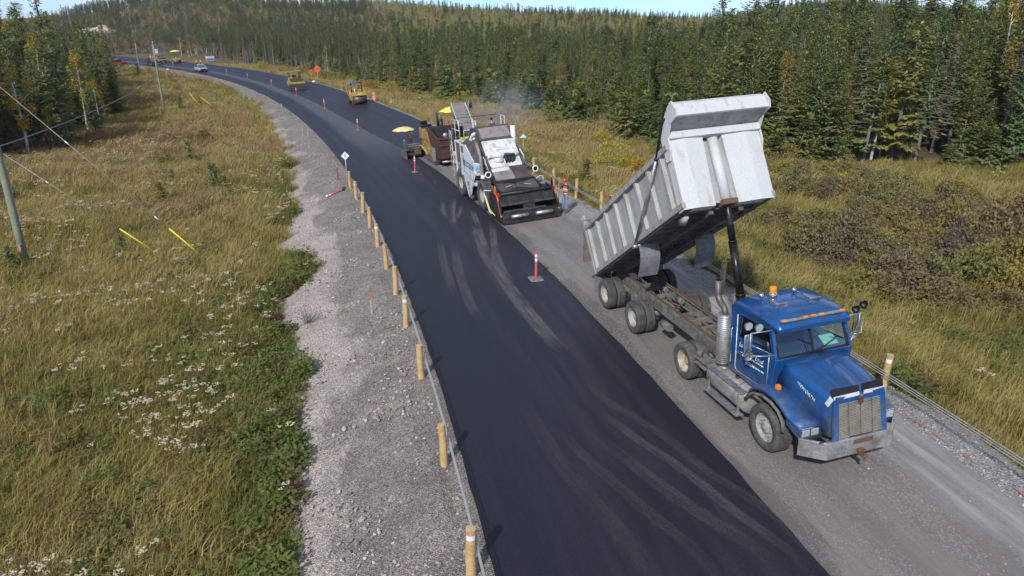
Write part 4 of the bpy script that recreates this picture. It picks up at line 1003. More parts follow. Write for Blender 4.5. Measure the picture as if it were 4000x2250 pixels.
AMBER = mat('amber_lens', (.85, .27, .02), .25, 0, .05, 8)
RED_L = mat('red_lens', (.55, .03, .015), .3, 0, .05, 8)
LENS = mat('lamp_lens', (.55, .56, .55), .12, .3, .1, 10)
BLACKP = mat('black_plastic', (.012, .012, .012), .45, 0, .1, 8)
WHITEP = mat('white_paint', (.74, .75, .75), .45, 0, .06, 5, col2=(.55, .53, .49), amt=.15)
WHITE_D = mat('white_decal', (.78, .78, .78), .5, 0, .04)
GLASS = glass('cab_glass', (.66, .84, .77))
HOIST = mat('hoist_steel', (.028, .026, .025), .32, .55, .2, 4, col2=(.09, .075, .06), amt=.25)
RUST = mat('rusty_steel', (.16, .075, .035), .85, 0, .3, 7, col2=(.10, .075, .055), amt=.5)
SEAT = mat('seat_cloth', (.05, .05, .055), .9, 0, .2)
TRIM = mat('cab_trim', (.20, .225, .205), .8, 0, .2)
PLATE = mat('licence_plate', (.72, .73, .76), .5, 0, .04)
INK = mat('blue_ink', (.03, .06, .30), .6, 0, .05)
PIPE = mat('exhaust_pipe', (.12, .115, .115), .5, .5, .2, 5, col2=(.2, .15, .11), amt=.4)

def tyre_mesh(r, w, lug=.022, nl=36, rows=4, bore=.56):
    mb = MB(); h = w / 2
    prof = [(-h * .62, r * bore), (-h * .92, r * (bore + .06)), (-h, r * .80), (-h * .93, r * .945), (-h * .72, r - lug), (h * .72, r - lug), (h * .93, r * .945), (h, r * .80), (h * .92, r * (bore + .06)), (h * .62, r * bore)]
    mb.lathe(prof, (0, 0, 0), 'x', 36)
    for j in range(rows):
        x0 = -h * .8 + 1.6 * h * j / rows; x1 = x0 + 1.6 * h / rows * .78
        for k in range(nl):
            a = 2 * math.pi * (k + .5 * (j % 2)) / nl; b = a + 2 * math.pi / nl * .62; sh = .12 * (1 if j % 2 else -1) * 2 * math.pi / nl
            vs = []
            for rr in (r - lug * 1.3, r + (0 if 0 < j < rows - 1 else -.006)):
                for (xx, aa) in ((x0, a), (x1, a + sh), (x1, b + sh), (x0, b)): vs.append((xx, rr * math.cos(aa), rr * math.sin(aa)))
            mb.add(vs, [(4, 5, 6, 7), (0, 1, 5, 4), (1, 2, 6, 5), (2, 3, 7, 6), (3, 0, 4, 7)])
    me = mb.mesh('tyre'); bm = bmesh.new(); bm.from_mesh(me); bmesh.ops.recalc_face_normals(bm, faces=bm.faces); bm.to_mesh(me); bm.free(); me.materials.append(RUBBER); return me
def rim_mesh(r, w, dish, m, steer=False, bolts=10):
    """dish > 0: deep outer wheel seen from +x; steer: hub bulges outward"""
    mb = MB(); h = w / 2; rr = r * .60
    if steer: prof = [(-h * .7, rr), (h * .78, rr), (h * .80, rr * .93), (h * .55, rr * .88), (h * .42, rr * .75), (h * .50, rr * .5), (h * .52, rr * .42)]
    else: prof = [(-h * .7, rr), (h * .78, rr), (h * .80, rr * .93), (h * .5, rr * .88), (-h * dish, rr * .78), (-h * dish, rr * .40), (h * .05, rr * .36), (h * .12, rr * .3), (h * .12, .001)]
    mb.lathe(prof, (0, 0, 0), 'x', 28)
    bx = h * .5 if steer else -h * dish
    for k in range(bolts):
        a = 2 * math.pi * k / bolts; c = (math.cos(a) * rr * .58, math.sin(a) * rr * .58); mb.cyl((bx - .01, *c), (bx + .045, *c), .018, n=6)
        a += math.pi / bolts
        if k % 2 == 0: c = (math.cos(a) * rr * .82, math.sin(a) * rr * .82)
    if steer: mb.lathe([(h * .52, rr * .42), (h * .72, rr * .40), (h * .78, rr * .30), (h * .78, rr * .14), (h * .9, rr * .13), (h * .92, .001)], (0, 0, 0), 'x', 18)
    me = mb.mesh('rim'); bm = bmesh.new(); bm.from_mesh(me); bmesh.ops.recalc_face_normals(bm, faces=bm.faces); bm.to_mesh(me); bm.free(); me.materials.append(m); return me
T_DRIVE = tyre_mesh(.50, .265); T_STEER = tyre_mesh(.545, .40, nl=34, rows=4); T_RIB = tyre_mesh(.50, .265, lug=.012, nl=8, rows=5)
R_DRIVE = rim_mesh(.50, .265, .75, RIMW); R_TAN = rim_mesh(.50, .265, .75, RIMT); R_STEER = rim_mesh(.545, .40, 0, RIMW, True)
def wheel(parent, x, y, r, side, tm, rm, z=None):
    """one wheel: side +1 shows its dish to +x"""
    w = empty('wheel', (x, y, r if z is None else z), 0, parent); w.rotation_euler = (random.uniform(0, 6), 0, 0) if side > 0 else (random.uniform(0, 6), 0, math.pi)
    link('tyre', tm, None, w); link('rim', rm, None, w); return w

# ------------------------------------------------------------------ the dump truck
TRUCK = empty('dump_truck')
frame_on_road(TRUCK, (6.749, 13.391, .153), (.2798, -.9601))
tag(TRUCK, 'blue-cabbed dump truck with raised pale grey tipper box', 'dump truck')
t = TRUCK
# wheels
for s in (1, -1):
    wheel(t, s * 1.02, -.31, .545, s, T_STEER, R_STEER)
    for y, tm, rm in ((-3.83, T_RIB, R_TAN), (-6.92, T_DRIVE, R_DRIVE), (-9.02, T_DRIVE, R_DRIVE)):
        wheel(t, s * 1.09, y, .50, s, tm, rm); wheel(t, s * .78, y, .50, s, tm, rm)
# chassis frame
mb = MB()
for s in (1, -1):
    mb.bx(s * .40, s * .46, -10.0, .75, .70, 1.0); mb.bx(s * .33, s * .46, -10.0, .75, 1.0, 1.02); mb.bx(s * .33, s * .46, -10.0, .75, .68, .70)
fr_ = mb.build('chassis_frame', CHASSIS, t)
mb = MB()
for y in (-9.9, -8.0, -7.2, -5.6, -4.6, -3.4, -2.4): mb = MB(); mb.bx(-.40, .40, y - .06, y + .06, .74, .96); mb.build('crossmember', CHASSIS, t)
mb = MB(); mb.box((0, -7.95, .93), (.72, .5, .10)); mb.build('crossmember', CHASSIS, t)
mb = MB(); mb.box((0, -5.1, .90), (.74, .16, .14)); mb.build('crossmember', CHASSIS, t)
mb = MB()
for y in (-3.83, -6.92, -9.02): mb.cyl((-.95, y, .5), (.95, y, .5), .085, n=10)
for y in (-6.92, -9.02): mb.ball((0, y, .55), .26, 10, 8, (1, 1.1, 1)); mb.cyl((0, y + .2, .58), (0, y + .55, .62), .09, .06, 8)
mb.cyl((0, -6.4, .62), (0, -2.6, .75), .055, n=8); mb.cyl((0, -8.5, .62), (0, -7.2, .6), .05, n=8)
mb.cyl((-.95, -.31, .5), (.95, -.31, .5), .06, n=8)
kind(mb.build('axles', CHASSIS, t), 'stuff')
mb = MB()
for s in (1, -1):
    mb.cyl((s * .62, -6.05, .58), (s * .62, -5.62, .58), .12, n=10); mb.box((s * .58, -7.95, .72), (.10, 2.0, .07)); mb.box((s * .58, -7.95, .62), (.14, .4, .22))
    for y in (-7.25, -8.7): mb.cyl((s * .62, y, .4), (s * .62, y, .85), .07, n=8)
    for y in (-6.5, -7.5): mb.cyl((s * .25, y, .92), (s * .25, y - .3, .95), .09, n=8)
rr = random.Random(2)
for k in range(16):
    y = rr.uniform(-9.2, -4.6); x = rr.uniform(-.3, .3); pts = [(x, y, .9)]
    for j in range(4): pts.append((pts[-1][0] + rr.uniform(-.14, .14), pts[-1][1] + rr.uniform(.05, .35), .9 + rr.uniform(-.1, .1)))
    mb.tube(pts, .016, 5)
kind(mb.build('suspension_and_hoses', CHASSIS, t), 'stuff')
# front frame wedge rails that carry the box
mb = MB()
for s in (1, -1): mb.bx(s * .36, s * .42, -9.6, -3.0, 1.022, 1.07)
mb.build('sub_frame', RUST, t)

# dump box: a part with its own pieces, tipped about the rear hinge
BX = MB()   # floor and shell
Lb, Hs, Wb = 6.62, 1.56, 1.22
BX.m = 0
BX.plate([(-Wb, 0, 0), (Wb, 0, 0), (Wb, Lb, 0), (-Wb, Lb, 0)], -.06)
for s in (1, -1):
    BX.box((s * (Wb - .02), Lb / 2, Hs / 2), (.04, Lb, Hs))
BX.box((0, Lb - .20, .86), (2 * Wb, .05, 1.62))
box = BX.build('dump_box', [BOXG], t); box.location = (0, -9.5, 1.08); box.rotation_euler = (.568, 0, 0)
mb = MB()
for s in (1, -1):
    mb.box((s * .42, Lb / 2 - .1, -.10), (.12, Lb - .3, .20)); mb.box((s * (Wb - .10), Lb / 2, -.02), (.2, Lb - .02, .08))
for y in np.linspace(.4, Lb - .3, 12): mb.box((0, y, -.045), (2 * Wb - .1, .09, .09))
mb.plate([(-Wb + .02, 0.02, -.006), (-Wb + .02, Lb - .02, -.006), (Wb - .02, Lb - .02, -.006), (Wb - .02, .02, -.006)], .004)
mb.build('underframe', UNDER, box)
for s in (1, -1):
    mb = MB(); mb.box((s * (Wb + .05), Lb / 2, Hs + .02), (.15, Lb + .04, .15)); mb.build('top_rail', BOXG, box, .015)
    mb = MB(); mb.box((s * (Wb + .03), Lb / 2, .06), (.10, Lb + .04, .15)); mb.build('bottom_rail', BOXRIB, box, .012)
    for k, y in enumerate(np.linspace(.12, Lb - .55, 8)):
        mb = MB(); x0, x1 = s * Wb, s * (Wb + .085)
        w0, w1 = .105, .055
        mb.hexa([(x0, y - w0, .13), (x1, y - w1, .13), (x1, y + w1, .13), (x0, y + w0, .13), (x0, y - w0, Hs - .05), (x1, y - w1, Hs - .05), (x1, y + w1, Hs - .05), (x0, y + w0, Hs - .05)])
        mb.build('side_rib', BOXRIB, box)
    mb = MB(); mb.box((s * (Wb + .02), -.03, Hs / 2 + .12), (.16, .14, Hs + .30)); mb.build('rear_post', BOXRIB, box, .012)
    mb = MB(); mb.box((s * (Wb + .035), -.06, Hs + .34), (.10, .2, .22), rot=(25, 0, 0)); mb.cyl((s * (Wb - .05), -.1, Hs + .36), (s * (Wb + .12), -.1, Hs + .36), .06, n=10); mb.build('tailgate_ear', BOXRIB, box, .01)
# white front wall with the doghouse that hides the hoist
yf, yt = Lb, Lb + .10
for (xa, xb, crease) in ((.40, Wb + .04, .86), (-Wb - .04, -.24, -.86)):
    mb = MB(); z0, z1 = -.06, 1.72
    q = [(xa, 0), ((xa + crease * 1.0) / 2 if False else crease, .05), (xb, 0)] if xa > 0 else [(xa, 0), (crease, .05), (xb, 0)]
    bot = [(x, yf + d, z0) for x, d in q]; top = [(x, yt + d, z1) for x, d in q]
    if xa > 0: top[0] = (.34, yt, z1)
    else: top[2] = (-.20, yt, z1)
    mb.poly([bot[0], bot[1], top[1], top[0]]); mb.poly([bot[1], bot[2], top[2], top[1]])
    back = [(p[0], p[1] - .30, p[2]) for p in bot + top]
    for a_, b_ in ((0, 3), (2, 5)):
        fpt = bot + top; mb.poly([fpt[a_], back[a_], back[b_], fpt[b_]])
    mb.poly([bot[0], back[0], back[1], back[2], bot[2], bot[1]])
    mb.build('front_panel', BOXW, box, 0)
mb = MB(); mb.box((.08, Lb - .12, .84), (.7, .05, 1.7)); mb.build('hoist_recess', BOXG, box)
mb = MB(); mb.cyl((.06, Lb - .03, .06), (.06, Lb + .06, 1.66), .128, n=20); mb.build('hoist_cover', BOXW, box)
mb = MB(); mb.bx(-.14, .26, Lb - .12, Lb + .16, -.10, .04); mb.build('hoist_bracket', RUST, box, .01)
mb = MB(); mb.bx(-Wb - .05, Wb + .05, yt - .14, yt + .10, 1.72, 1.90); mb.build('front_flange', BOXW, box, .012)
mb = MB()   # cab shield
pf = [(yt - .05, 1.90), (yt + .02, 1.905), (yt + .62, 2.10), (yt + .68, 2.12), (yt + .60, 2.44), (yt + .45, 2.50), (yt - .25, 2.30), (yt - .25, 2.22), (yt + .42, 2.40), (yt + .52, 2.30), (yt + .56, 2.16)]
mb = MB(); mb.prism([(yt - .02, 1.90), (yt + .60, 2.08), (yt + .60, 2.12), (yt - .02, 1.94)], -Wb - .02, Wb + .02); mb.build('cab_shield_soffit', BOXG, box)
mb = MB(); mb.prism([(yt + .60, 2.04), (yt + .66, 2.06), (yt + .58, 2.40), (yt + .46, 2.50), (yt + .40, 2.44), (yt + .53, 2.36)], -Wb - .05, Wb + .05); mb.build('cab_shield_lip', BOXW, box, .01)
mb = MB(); mb.plate([(-Wb, yt - .3, 2.0), (Wb, yt - .3, 2.0), (Wb, yt + .44, 2.46), (-Wb, yt + .44, 2.46)], .03); mb.build('cab_shield_top', BOXW, box)
for s in (1, -1):
    mb = MB(); g2 = [(yt - .30, 1.25), (yt - .10, 1.22), (yt + .04, 1.45), (yt + .05, 1.75), (yt + .34, 2.0), (yt + .66, 2.03), (yt + .72, 2.2), (yt + .62, 2.46), (yt + .40, 2.42), (yt - .30, 2.05)]
    mb.prism(g2, s * (Wb + .05), s * (Wb + .085)); mb.build('cab_shield_gusset', BOXW, box)
# tailgate hanging open
mb = MB(); Mi = Matrix.Rotation(-.568, 4, 'X')
mb.box((0, 0, -.78), (2 * Wb, .06, 1.56)); 
for z in (-.1, -.55, -1.0, -1.5): mb.box((0, -.06, z), (2 * Wb, .07, .09))
for x in np.linspace(-Wb + .05, Wb - .05, 6): mb.box((x, -.055, -.78), (.07, .06, 1.5))
mb.xform(Matrix.Translation((0, -.12, Hs + .34)) @ Mi @ Matrix.Rotation(-.10, 4, 'X')); mb.build('tailgate', CHASSIS, box)
for s in (1, -1):
    mb = MB(); mb.box((s * .95, -.12, -.18), (.10, .12, .36), rot=(20, 0, 0)); mb.build('tailgate_latch', DARK, box)
    mb = MB(); mb.box((s * .6, -.15, -.1), (.08, .3, .12)); mb.build('tailgate_latch', DARK, box)
# tarp arm on the right-hand side
for s in (1,):
    mb = MB(); xo = s * (Wb + .12)
    mb.tube([(xo, 3.55, -.08), (xo + .02, 4.9, .75), (xo, 6.02, 1.52)], .042, 8); mb.build('tarp_arm', ALU, box)
    mb = MB(); mb.tube([(xo, 6.0, 1.50), (xo, 6.45, 1.92), (xo, 6.7, 2.14), (xo - .02, 6.85, 2.22), (s * .9, 7.0, 2.2)], .036, 8); mb.ball((xo, 6.02, 1.52), .06); mb.ball((s * 1.1, 7.0, 2.2), .06); mb.build('tarp_arm_tip', BLACKP, box)
    mb = MB(); mb.cyl((xo - .08, 3.55, -.08), (xo + .06, 3.55, -.08), .07, n=12); mb.build('tarp_arm_pivot', ALU, box)
# quarter fenders hanging below the box
FLAP = mat('flap_rubber', (.20, .20, .20), .8, 0, .2, 4, col2=(.11, .11, .11), amt=.5)
for s in (1, -1):
    mb = MB(); rings = []
    for k in range(8):
        a = k / 7; y = 3.5 - .02 * k - .45 * a * a * 0 - .42 * a; z = -.08 - .80 * a; yy = y + .16 * math.sin(a * math.pi)
        rings.append([(s * .58, yy, z), (s * 1.2, yy, z), (s * 1.2, yy + .02, z), (s * .58, yy + .02, z)])
    mb.loft(rings, True, False); mb.build('mud_flap', FLAP, box)
    mb = MB(); mb.cyl((s * .5, 3.56, -.07), (s * 1.3, 3.56, -.07), .03, n=8); mb.build('flap_bar', ALU, box)
    mb = MB(); mb.box((s * .97, -9.66, .70), (.60, .02, .72), rot=(4, 0, 0)); mb.build('rear_mud_flap', FLAP, t)
    mb = MB(); mb.box((s * .97, -9.66, 1.10), (.66, .14, .10)); mb.build('flap_hanger', CHASSIS, t)
mb = MB(); mb.cyl((1.05, Lb - .35, -.16), (1.05, Lb - .62, -.2), .05, .12, 12); mb.build('air_horn', BOXG, box)
mb = MB(); mb.tube([(-1.15, 5.7, -.05), (-1.15, 5.7, -.25), (-1.0, 5.4, -.3), (-1.0, 5.4, -.05)], .015, 6); mb.build('lifting_loop', BOXG, box)
# hoist ram
h0, h1 = Vector((.05, -2.62, 1.02)), Vector((.05, -4.06, 4.86)); dv = (h1 - h0)
mb = MB(); mb.cyl(h0, h0 + dv * .36, .118, n=20); mb.cyl(h0 + dv * .36, h0 + dv * .375, .13, n=20); mb.cyl(h0 + dv * .375, h0 + dv * .69, .102, n=20); mb.cyl(h0 + dv * .69, h0 + dv * .70, .113, n=20); mb.cyl(h0 + dv * .70, h0 + dv * 1.0, .087, n=20)
mb.build('hoist_ram', HOIST, t)
mb = MB(); mb.bx(-.34, .44, -2.75, -2.45, .92, 1.14); mb.build('ram_cradle', DARK, t, .01)

# ---- cab
def ringx(y, pts): return [(x, y, z) for x, z in pts]
mb = MB()   # lower body and doors up to the window line
side = [(-2.12, 1.10), (-.62, 1.10), (-.50, 1.30), (-.40, 2.10), (-.60, 2.12), (-2.12, 2.02)]
mb.prism(side, -.98, .98); cab = mb.build('cab_body', BLUE, t, .03)
mb = MB()   # roof: crowned shell
rings = []
for y, zc, w, drop in ((-2.16, 2.70, .90, .05), (-2.10, 2.84, .94, .08), (-1.95, 2.95, .95, .14), (-1.2, 2.985, .955, .16), (-.85, 2.95, .95, .15), (-.62, 2.90, .93, .12), (-.50, 2.83, .90, .08), (-.46, 2.76, .88, .03)):
    sk_ = .16 if y < -.9 else .06
    up = [(-w, zc - drop - sk_), (-w * .985, zc - drop * .75), (-w * .88, zc - drop * .2), (-w * .5, zc), (0, zc + .012), (w * .5, zc), (w * .88, zc - drop * .2), (w * .985, zc - drop * .75), (w, zc - drop - sk_)]
    rings.append(ringx(y, up + [(w - .05, zc - drop - sk_), (-w + .05, zc - drop - sk_)]))
mb.loft(rings, True, True); mb.build('roof', BLUE, t)
mb = MB()   # pillars
for s in (1, -1):
    mb.bar((s * .92, -.47, 2.10), (s * .90, -.74, 2.76), .08, .10); mb.bar((s * .95, -1.95, 2.05), (s * .92, -1.98, 2.72), .28, .06)
    mb.bx(s * .90, s * .955, -2.12, -1.80, 2.05, 2.72); mb.bar((s * .93, -1.8, 2.66), (s * .92, -.74, 2.70), .06, .08)
mb.bx(-.95, .95, -2.13, -2.07, 2.05, 2.72)
mb.build('pillars', BLUE, t)
mb = MB(); mb.add([(-.87, -.445, 2.115), (.87, -.445, 2.115), (.85, -.72, 2.76), (-.85, -.72, 2.76)], [(0, 1, 2, 3)]); mb.build('windshield', GLASS, t, fixn=False)
mb = MB(); ws = [(-.88, -.435, 2.10), (.88, -.435, 2.10), (.86, -.715, 2.77), (-.86, -.715, 2.77)]
for a_, b_ in ((0, 1), (1, 2), (2, 3), (3, 0)): mb.bar(ws[a_], ws[b_], .05, .045)
mb.bar((0, -.432, 2.10), (0, -.715, 2.77), .04, .03); mb.build('windshield_gasket', BLACKP, t)
for x0, x1 in ((.45, .12), (-.35, -.02)):
    mb = MB(); mb.bar((x1, -.40, 2.10), (x0 - .28, -.50, 2.34), .014, .014); mb.bar((x0 - .42, -.48, 2.27), (x0 - .14, -.53, 2.42), .02, .02); mb.build('wiper', BLACKP, t)
for s in (1, -1):
    mb = MB(); mb.add([(s * .957, -1.78, 2.12), (s * .957, -.66, 2.24), (s * .935, -.80, 2.66), (s * .935, -1.78, 2.64)], [(0, 1, 2, 3)]); mb.build('side_window', GLASS, t, fixn=False)
    mb = MB(); mb.prism([(-1.82, 1.22), (-.60, 1.30), (-.56, 2.16), (-1.82, 2.02)], s * .982, s * .996); d = mb.build('door', BLUE, t, .006)
    dd = MB(); loop = [(s * 1.0, -1.80, 2.62), (s * 1.0, -1.80, 1.30), (s * 1.0, -1.72, 1.22), (s * 1.0, -.70, 1.28), (s * 1.0, -.60, 1.38), (s * 1.0, -.58, 2.18)]
    dd.tube(loop, .012, 5); dd.build('door_seal', ALU, d)
    dd = MB(); dd.box((s * 1.005, -1.68, 1.62), (.02, .14, .18)); dd.build('handle', CHROME, d, .008)
    mb = MB(); mb.tube([(s * 1.0, -1.93, 1.34), (s * 1.05, -1.93, 1.36), (s * 1.05, -1.93, 2.22), (s * 1.0, -1.93, 2.24)], .017, 6); mb.build('grab_rail', CHROME, t)
# lettering on the passenger door
DT = dict(xdir=(0, 1, .10), ydir=(0, -.10, 1))
for s_, txt, y, z, sz in ((1, 'La', -1.62, 1.93, .16), (1, 'Land', -.92, 1.86, .15)):
    text('door_lettering', txt, sz, WHITE_D, d if False else t, (1.003, y, z), (0, 1, .10), (0, -.10, 1), .35)
mb = MB()
for z, y0, y1, h in ((1.80, -1.62, -.80, .012), (1.74, -1.55, -.78, .035), (1.66, -1.45, -.85, .012), (1.60, -1.40, -.82, .035)):
    yy = y0
    while yy < y1:
        l = rr.uniform(.05, .11) if h > .02 else y1 - y0; mb.box((1.001, yy + l / 2, z + (yy + 1.2) * .10), (.003, l, h)); yy += l + .03
kind(mb.build('door_small_print', WHITE_D, t), 'stuff')
# interior
mb = MB(); mb.prism([(-1.0, 1.6), (-.50, 1.75), (-.47, 2.09), (-.72, 2.08), (-.92, 1.98)], -.9, .9); mb.build('dashboard', TRIM, t)
for s in (.45, -.45):
    mb = MB(); mb.box((s, -1.45, 1.75), (.5, .5, .16)); mb.box((s, -1.72, 2.1), (.48, .14, .7), rot=(-8, 0, 0)); mb.box((s, -1.76, 2.5), (.26, .1, .16)); mb.build('seat', SEAT, t, .03)
mb = MB(); mb.lathe([(.2 * math.cos(a) * .09, .20 + .014 * math.sin(a)) for a in np.linspace(0, 6.28, 7)], (0, 0, 0), 'z', 20); mb.cyl((0, 0, -.3), (0, 0, 0), .02); mb.bar((-.19, 0, 0), (.19, 0, 0), .03, .02)
mb.xform(Matrix.Translation((-.42, -1.02, 2.12)) @ Matrix.Rotation(R(-35), 4, 'X')); mb.build('steering_wheel', BLACKP, t)
mb = MB(); mb.plate([(-.38, -.56, 2.125), (-.74, -.56, 2.125), (-.74, -.80, 2.26), (-.38, -.80, 2.26)], .003); mb.build('paper', mat('mint_paper', (.42, .78, .66), .7, 0, .03), t)
mb = MB(); mb.box((.72, -1.25, 2.0), (.14, .5, .34), rot=(0, 12, 8)); mb.box((.74, -1.0, 1.96), (.13, .2, .26)); mb.build('jacket', mat('jacket_cloth', (.62, .62, .60), .9, 0, .1, 4, col2=(.30, .02, .03), amt=.55), t, .04)
mb = MB(); mb.bx(-.85, .85, -2.04, -1.98, 1.6, 2.66); mb.build('rear_trim', TRIM, t)

# ---- hood, grille, fenders
mb = MB(); rings = []
for y, w, zt, zb, sh in ((-.50, .80, 2.07, 1.15, .05), (-.1, .755, 2.015, 1.12, .06), (.35, .70, 1.945, 1.05, .06), (.75, .63, 1.87, 1.0, .055), (.90, .605, 1.84, .98, .05), (.99, .58, 1.80, .97, .03)):
    rings.append(ringx(y, [(-w - .05, zb), (-w - .02, zt - .30), (-w, zt - sh), (-w + .05, zt - .008), (-w * .45, zt + .025), (-.012, zt + .045), (0, zt + .054), (.012, zt + .045), (w * .45, zt + .025), (w - .05, zt - .008), (w, zt - sh), (w + .02, zt - .30), (w + .05, zb)]))
mb.loft(rings, True, True); hood = mb.build('hood', BLUE, t)
mb = MB(); gr0 = [(-.56, .97, .98), (.56, .97, .98), (.54, .93, 1.78), (-.54, .93, 1.78)]
gf = lambda x, z: (x * (1.0 - .03 * (z - .98)), 1.155 - .17 * (z - .98) / .8, z)
mb.hexa([(-.57, .9, .96), (.57, .9, .96), (.57, 1.10, .96), (-.57, 1.10, .96), (-.55, .88, 1.80), (.55, .88, 1.80), (.55, .955, 1.80), (-.55, .955, 1.80)]); mb.build('radiator_core', mat('grille_mesh', (.34, .30, .26), .7, .3, .2, 12), t)
mb = MB()
for k in range(22): z = 1.0 + .68 * k / 21; a_ = gf(-.53, z); b_ = gf(.53, z); mb.bar((a_[0], a_[1] - .012, z), (b_[0], b_[1] - .012, z), .016, .013)
GR = mat('grille_bars', (.58, .55, .48), .4, .6, .12, 6, col2=(.42, .37, .29), amt=.4)
kind(mb.build('grille_slats', GR, t), 'stuff')
mb = MB()
for x in (-.28, -.0, .28): a_ = gf(x, .98); b_ = gf(x, 1.72); mb.bar((a_[0], a_[1] + .004, .98), (b_[0], b_[1] + .004, 1.72), .022, .02)
mb.build('grille_bars', CHROME, t)
mb = MB()
for s in (1, -1): a_ = gf(s * .575, .96); b_ = gf(s * .56, 1.80); mb.bar((a_[0], a_[1] - .03, .95), (b_[0], b_[1] - .03, 1.82), .075, .12)
a_ = gf(0, 1.80); mb.bar((-.58, a_[1] - .03, 1.815), (.58, a_[1] - .03, 1.815), .12, .085); mb.build('grille_surround', BLUE, t, .012)
mb = MB(); mb.box((0, 1.02, 1.79), (.10, .05, .11)); mb.build('badge_mount', CHROME, t, .012)
mb = MB(); mb.prism([(-.045, 1.80), (.045, 1.80), (.055, 1.68), (0, 1.60), (-.055, 1.68)], 1.035, 1.055, 'y'); mb.build('hood_badge', mat('badge_red', (.18, .05, .04), .5, .2, .1), t)
for s in (1, -1):     # bug deflector: black strip over a bright one, dropped at the ends
    mb = MB(); y0 = 1.0
    mb.plate([(s * .04, y0, 1.875), (s * .60, y0 - .06, 1.83), (s * .62, y0 - .12, 2.0), (s * .04, y0 - .04, 2.03)], .012); mb.build('bug_deflector', BLACKP, t)
    mb = MB(); mb.plate([(s * .06, y0 + .035, 1.84), (s * .60, y0 - .02, 1.79), (s * .615, y0 - .03, 1.87), (s * .06, y0 + .02, 1.915)], .012); mb.plate([(s * .60, y0 - .02, 1.80), (s * .655, y0 - .09, 1.62), (s * .662, y0 - .18, 1.66), (s * .63, y0 - .1, 1.86)], .01); mb.build('deflector_trim', mat('bright_trim', (.78, .78, .77), .3, .25, .08), t)
for s in (1, -1):
    mb = MB(); rings = []     # fender: arch over the wheel running down to the headlamp
    arc = [(-.98, 1.02), (-.90, 1.22), (-.72, 1.38), (-.42, 1.48), (-.10, 1.48), (.18, 1.40), (.38, 1.27), (.56, 1.22), (.74, 1.18), (.80, 1.02), (.78, .86)]
    for y, z in arc:
        xo = 1.22 if y < .3 else 1.22 - (y - .3) * .16; xi = .62
        rings.append([(s * xi, y, z + .03), (s * (xo - .14), y, z + .03), (s * (xo - .04), y, z + .005), (s * xo, y, z - .05), (s * (xo - .02), y, z - .09), (s * (xo - .16), y, z - .04), (s * xi, y, z - .03)])
    mb.loft(rings, True, True); fnd = mb.build('fender', BLUE, t)
    mb = MB(); mb.prism([(.30, .98), (.74, .86), (.76, 1.17), (.40, 1.24), (.28, 1.3)], s * .62, s * 1.13); mb.build('headlamp_pod', BLUE, t, .02)
    mb = MB(); mb.tube([(s * 1.225, y, z - .10) for y, z in [(-1.0, 1.0), (-.90, 1.16), (-.72, 1.30), (-.42, 1.40), (-.10, 1.40), (.16, 1.32), (.32, 1.15), (.36, .95)]], .035, 6); mb.build('fender_flare', CHASSIS, t)
    mb = MB(); mb.bx(s * .70, s * 1.13, .70, .80, .92, 1.15); h_ = mb.build('headlamp', CHROME, t, .02)
    for x in (.81, 1.02): hm = MB(); hm.box((s * x, .802, 1.03), (.17, .02, .15)); hm.build('lens', LENS, h_, .008)
    mb = MB(); mb.box((s * 1.0, -.20, 1.57), (.09, .10, .10)); mb.build('turn_lamp', AMBER, t, .01)
    mb = MB(); mb.prism([(-.50, 2.0), (-.30, 2.02), (-.42, 1.72)], s * .79, s * .84); mb.build('cowl_vent', BLUE, t, .008)
    text('hood_lettering', 'KENWORTH', .115, mat('bright_trim', (.78, .78, .77)), t, (s * .742, .30, 1.70), (0, s * 1, s * -.24) if s > 0 else (0, -1, .24), (0, .24, 1), extr=.006)
mb = MB(); 
pts = [(-1.19, .80), (-.78, 1.17), (.78, 1.17), (1.19, .80)]
mb.prism([(-1.19, .80), (-.78, 1.17), (.78, 1.17), (1.19, .80), (1.15, .76), (.76, 1.12), (-.76, 1.12), (-1.15, .76)], .55, .95, 'z'); bmp = mb.build('bumper', BUMPER, t, .012)
mb = MB(); mb.bx(-.30, .16, 1.168, 1.178, .80, .90); mb.build('tow_slot', RUST, bmp)
mb = MB(); mb.box((0, 1.25, .58), (.10, .20, .05)); mb.box((0, 1.22, .66), (.16, .1, .04)); mb.tube([(0, 1.34, .50), (0, 1.34, .64)], .022, 6); mb.ball((0, 1.34, .50), .035); mb.build('tow_hitch', RUST, bmp)
mb = MB(); mb.add([(-.86, 1.105, .60), (-1.10, .89, .60), (-1.10, .89, .76), (-.86, 1.105, .76)], [(0, 1, 2, 3)]); pl = mb.build('licence_plate', PLATE, bmp, fixn=False)
mb = MB(); mb.box((.58, 1.10, .955), (.7, .04, .02)); mb.build('bumper_trim', CHROME, bmp)
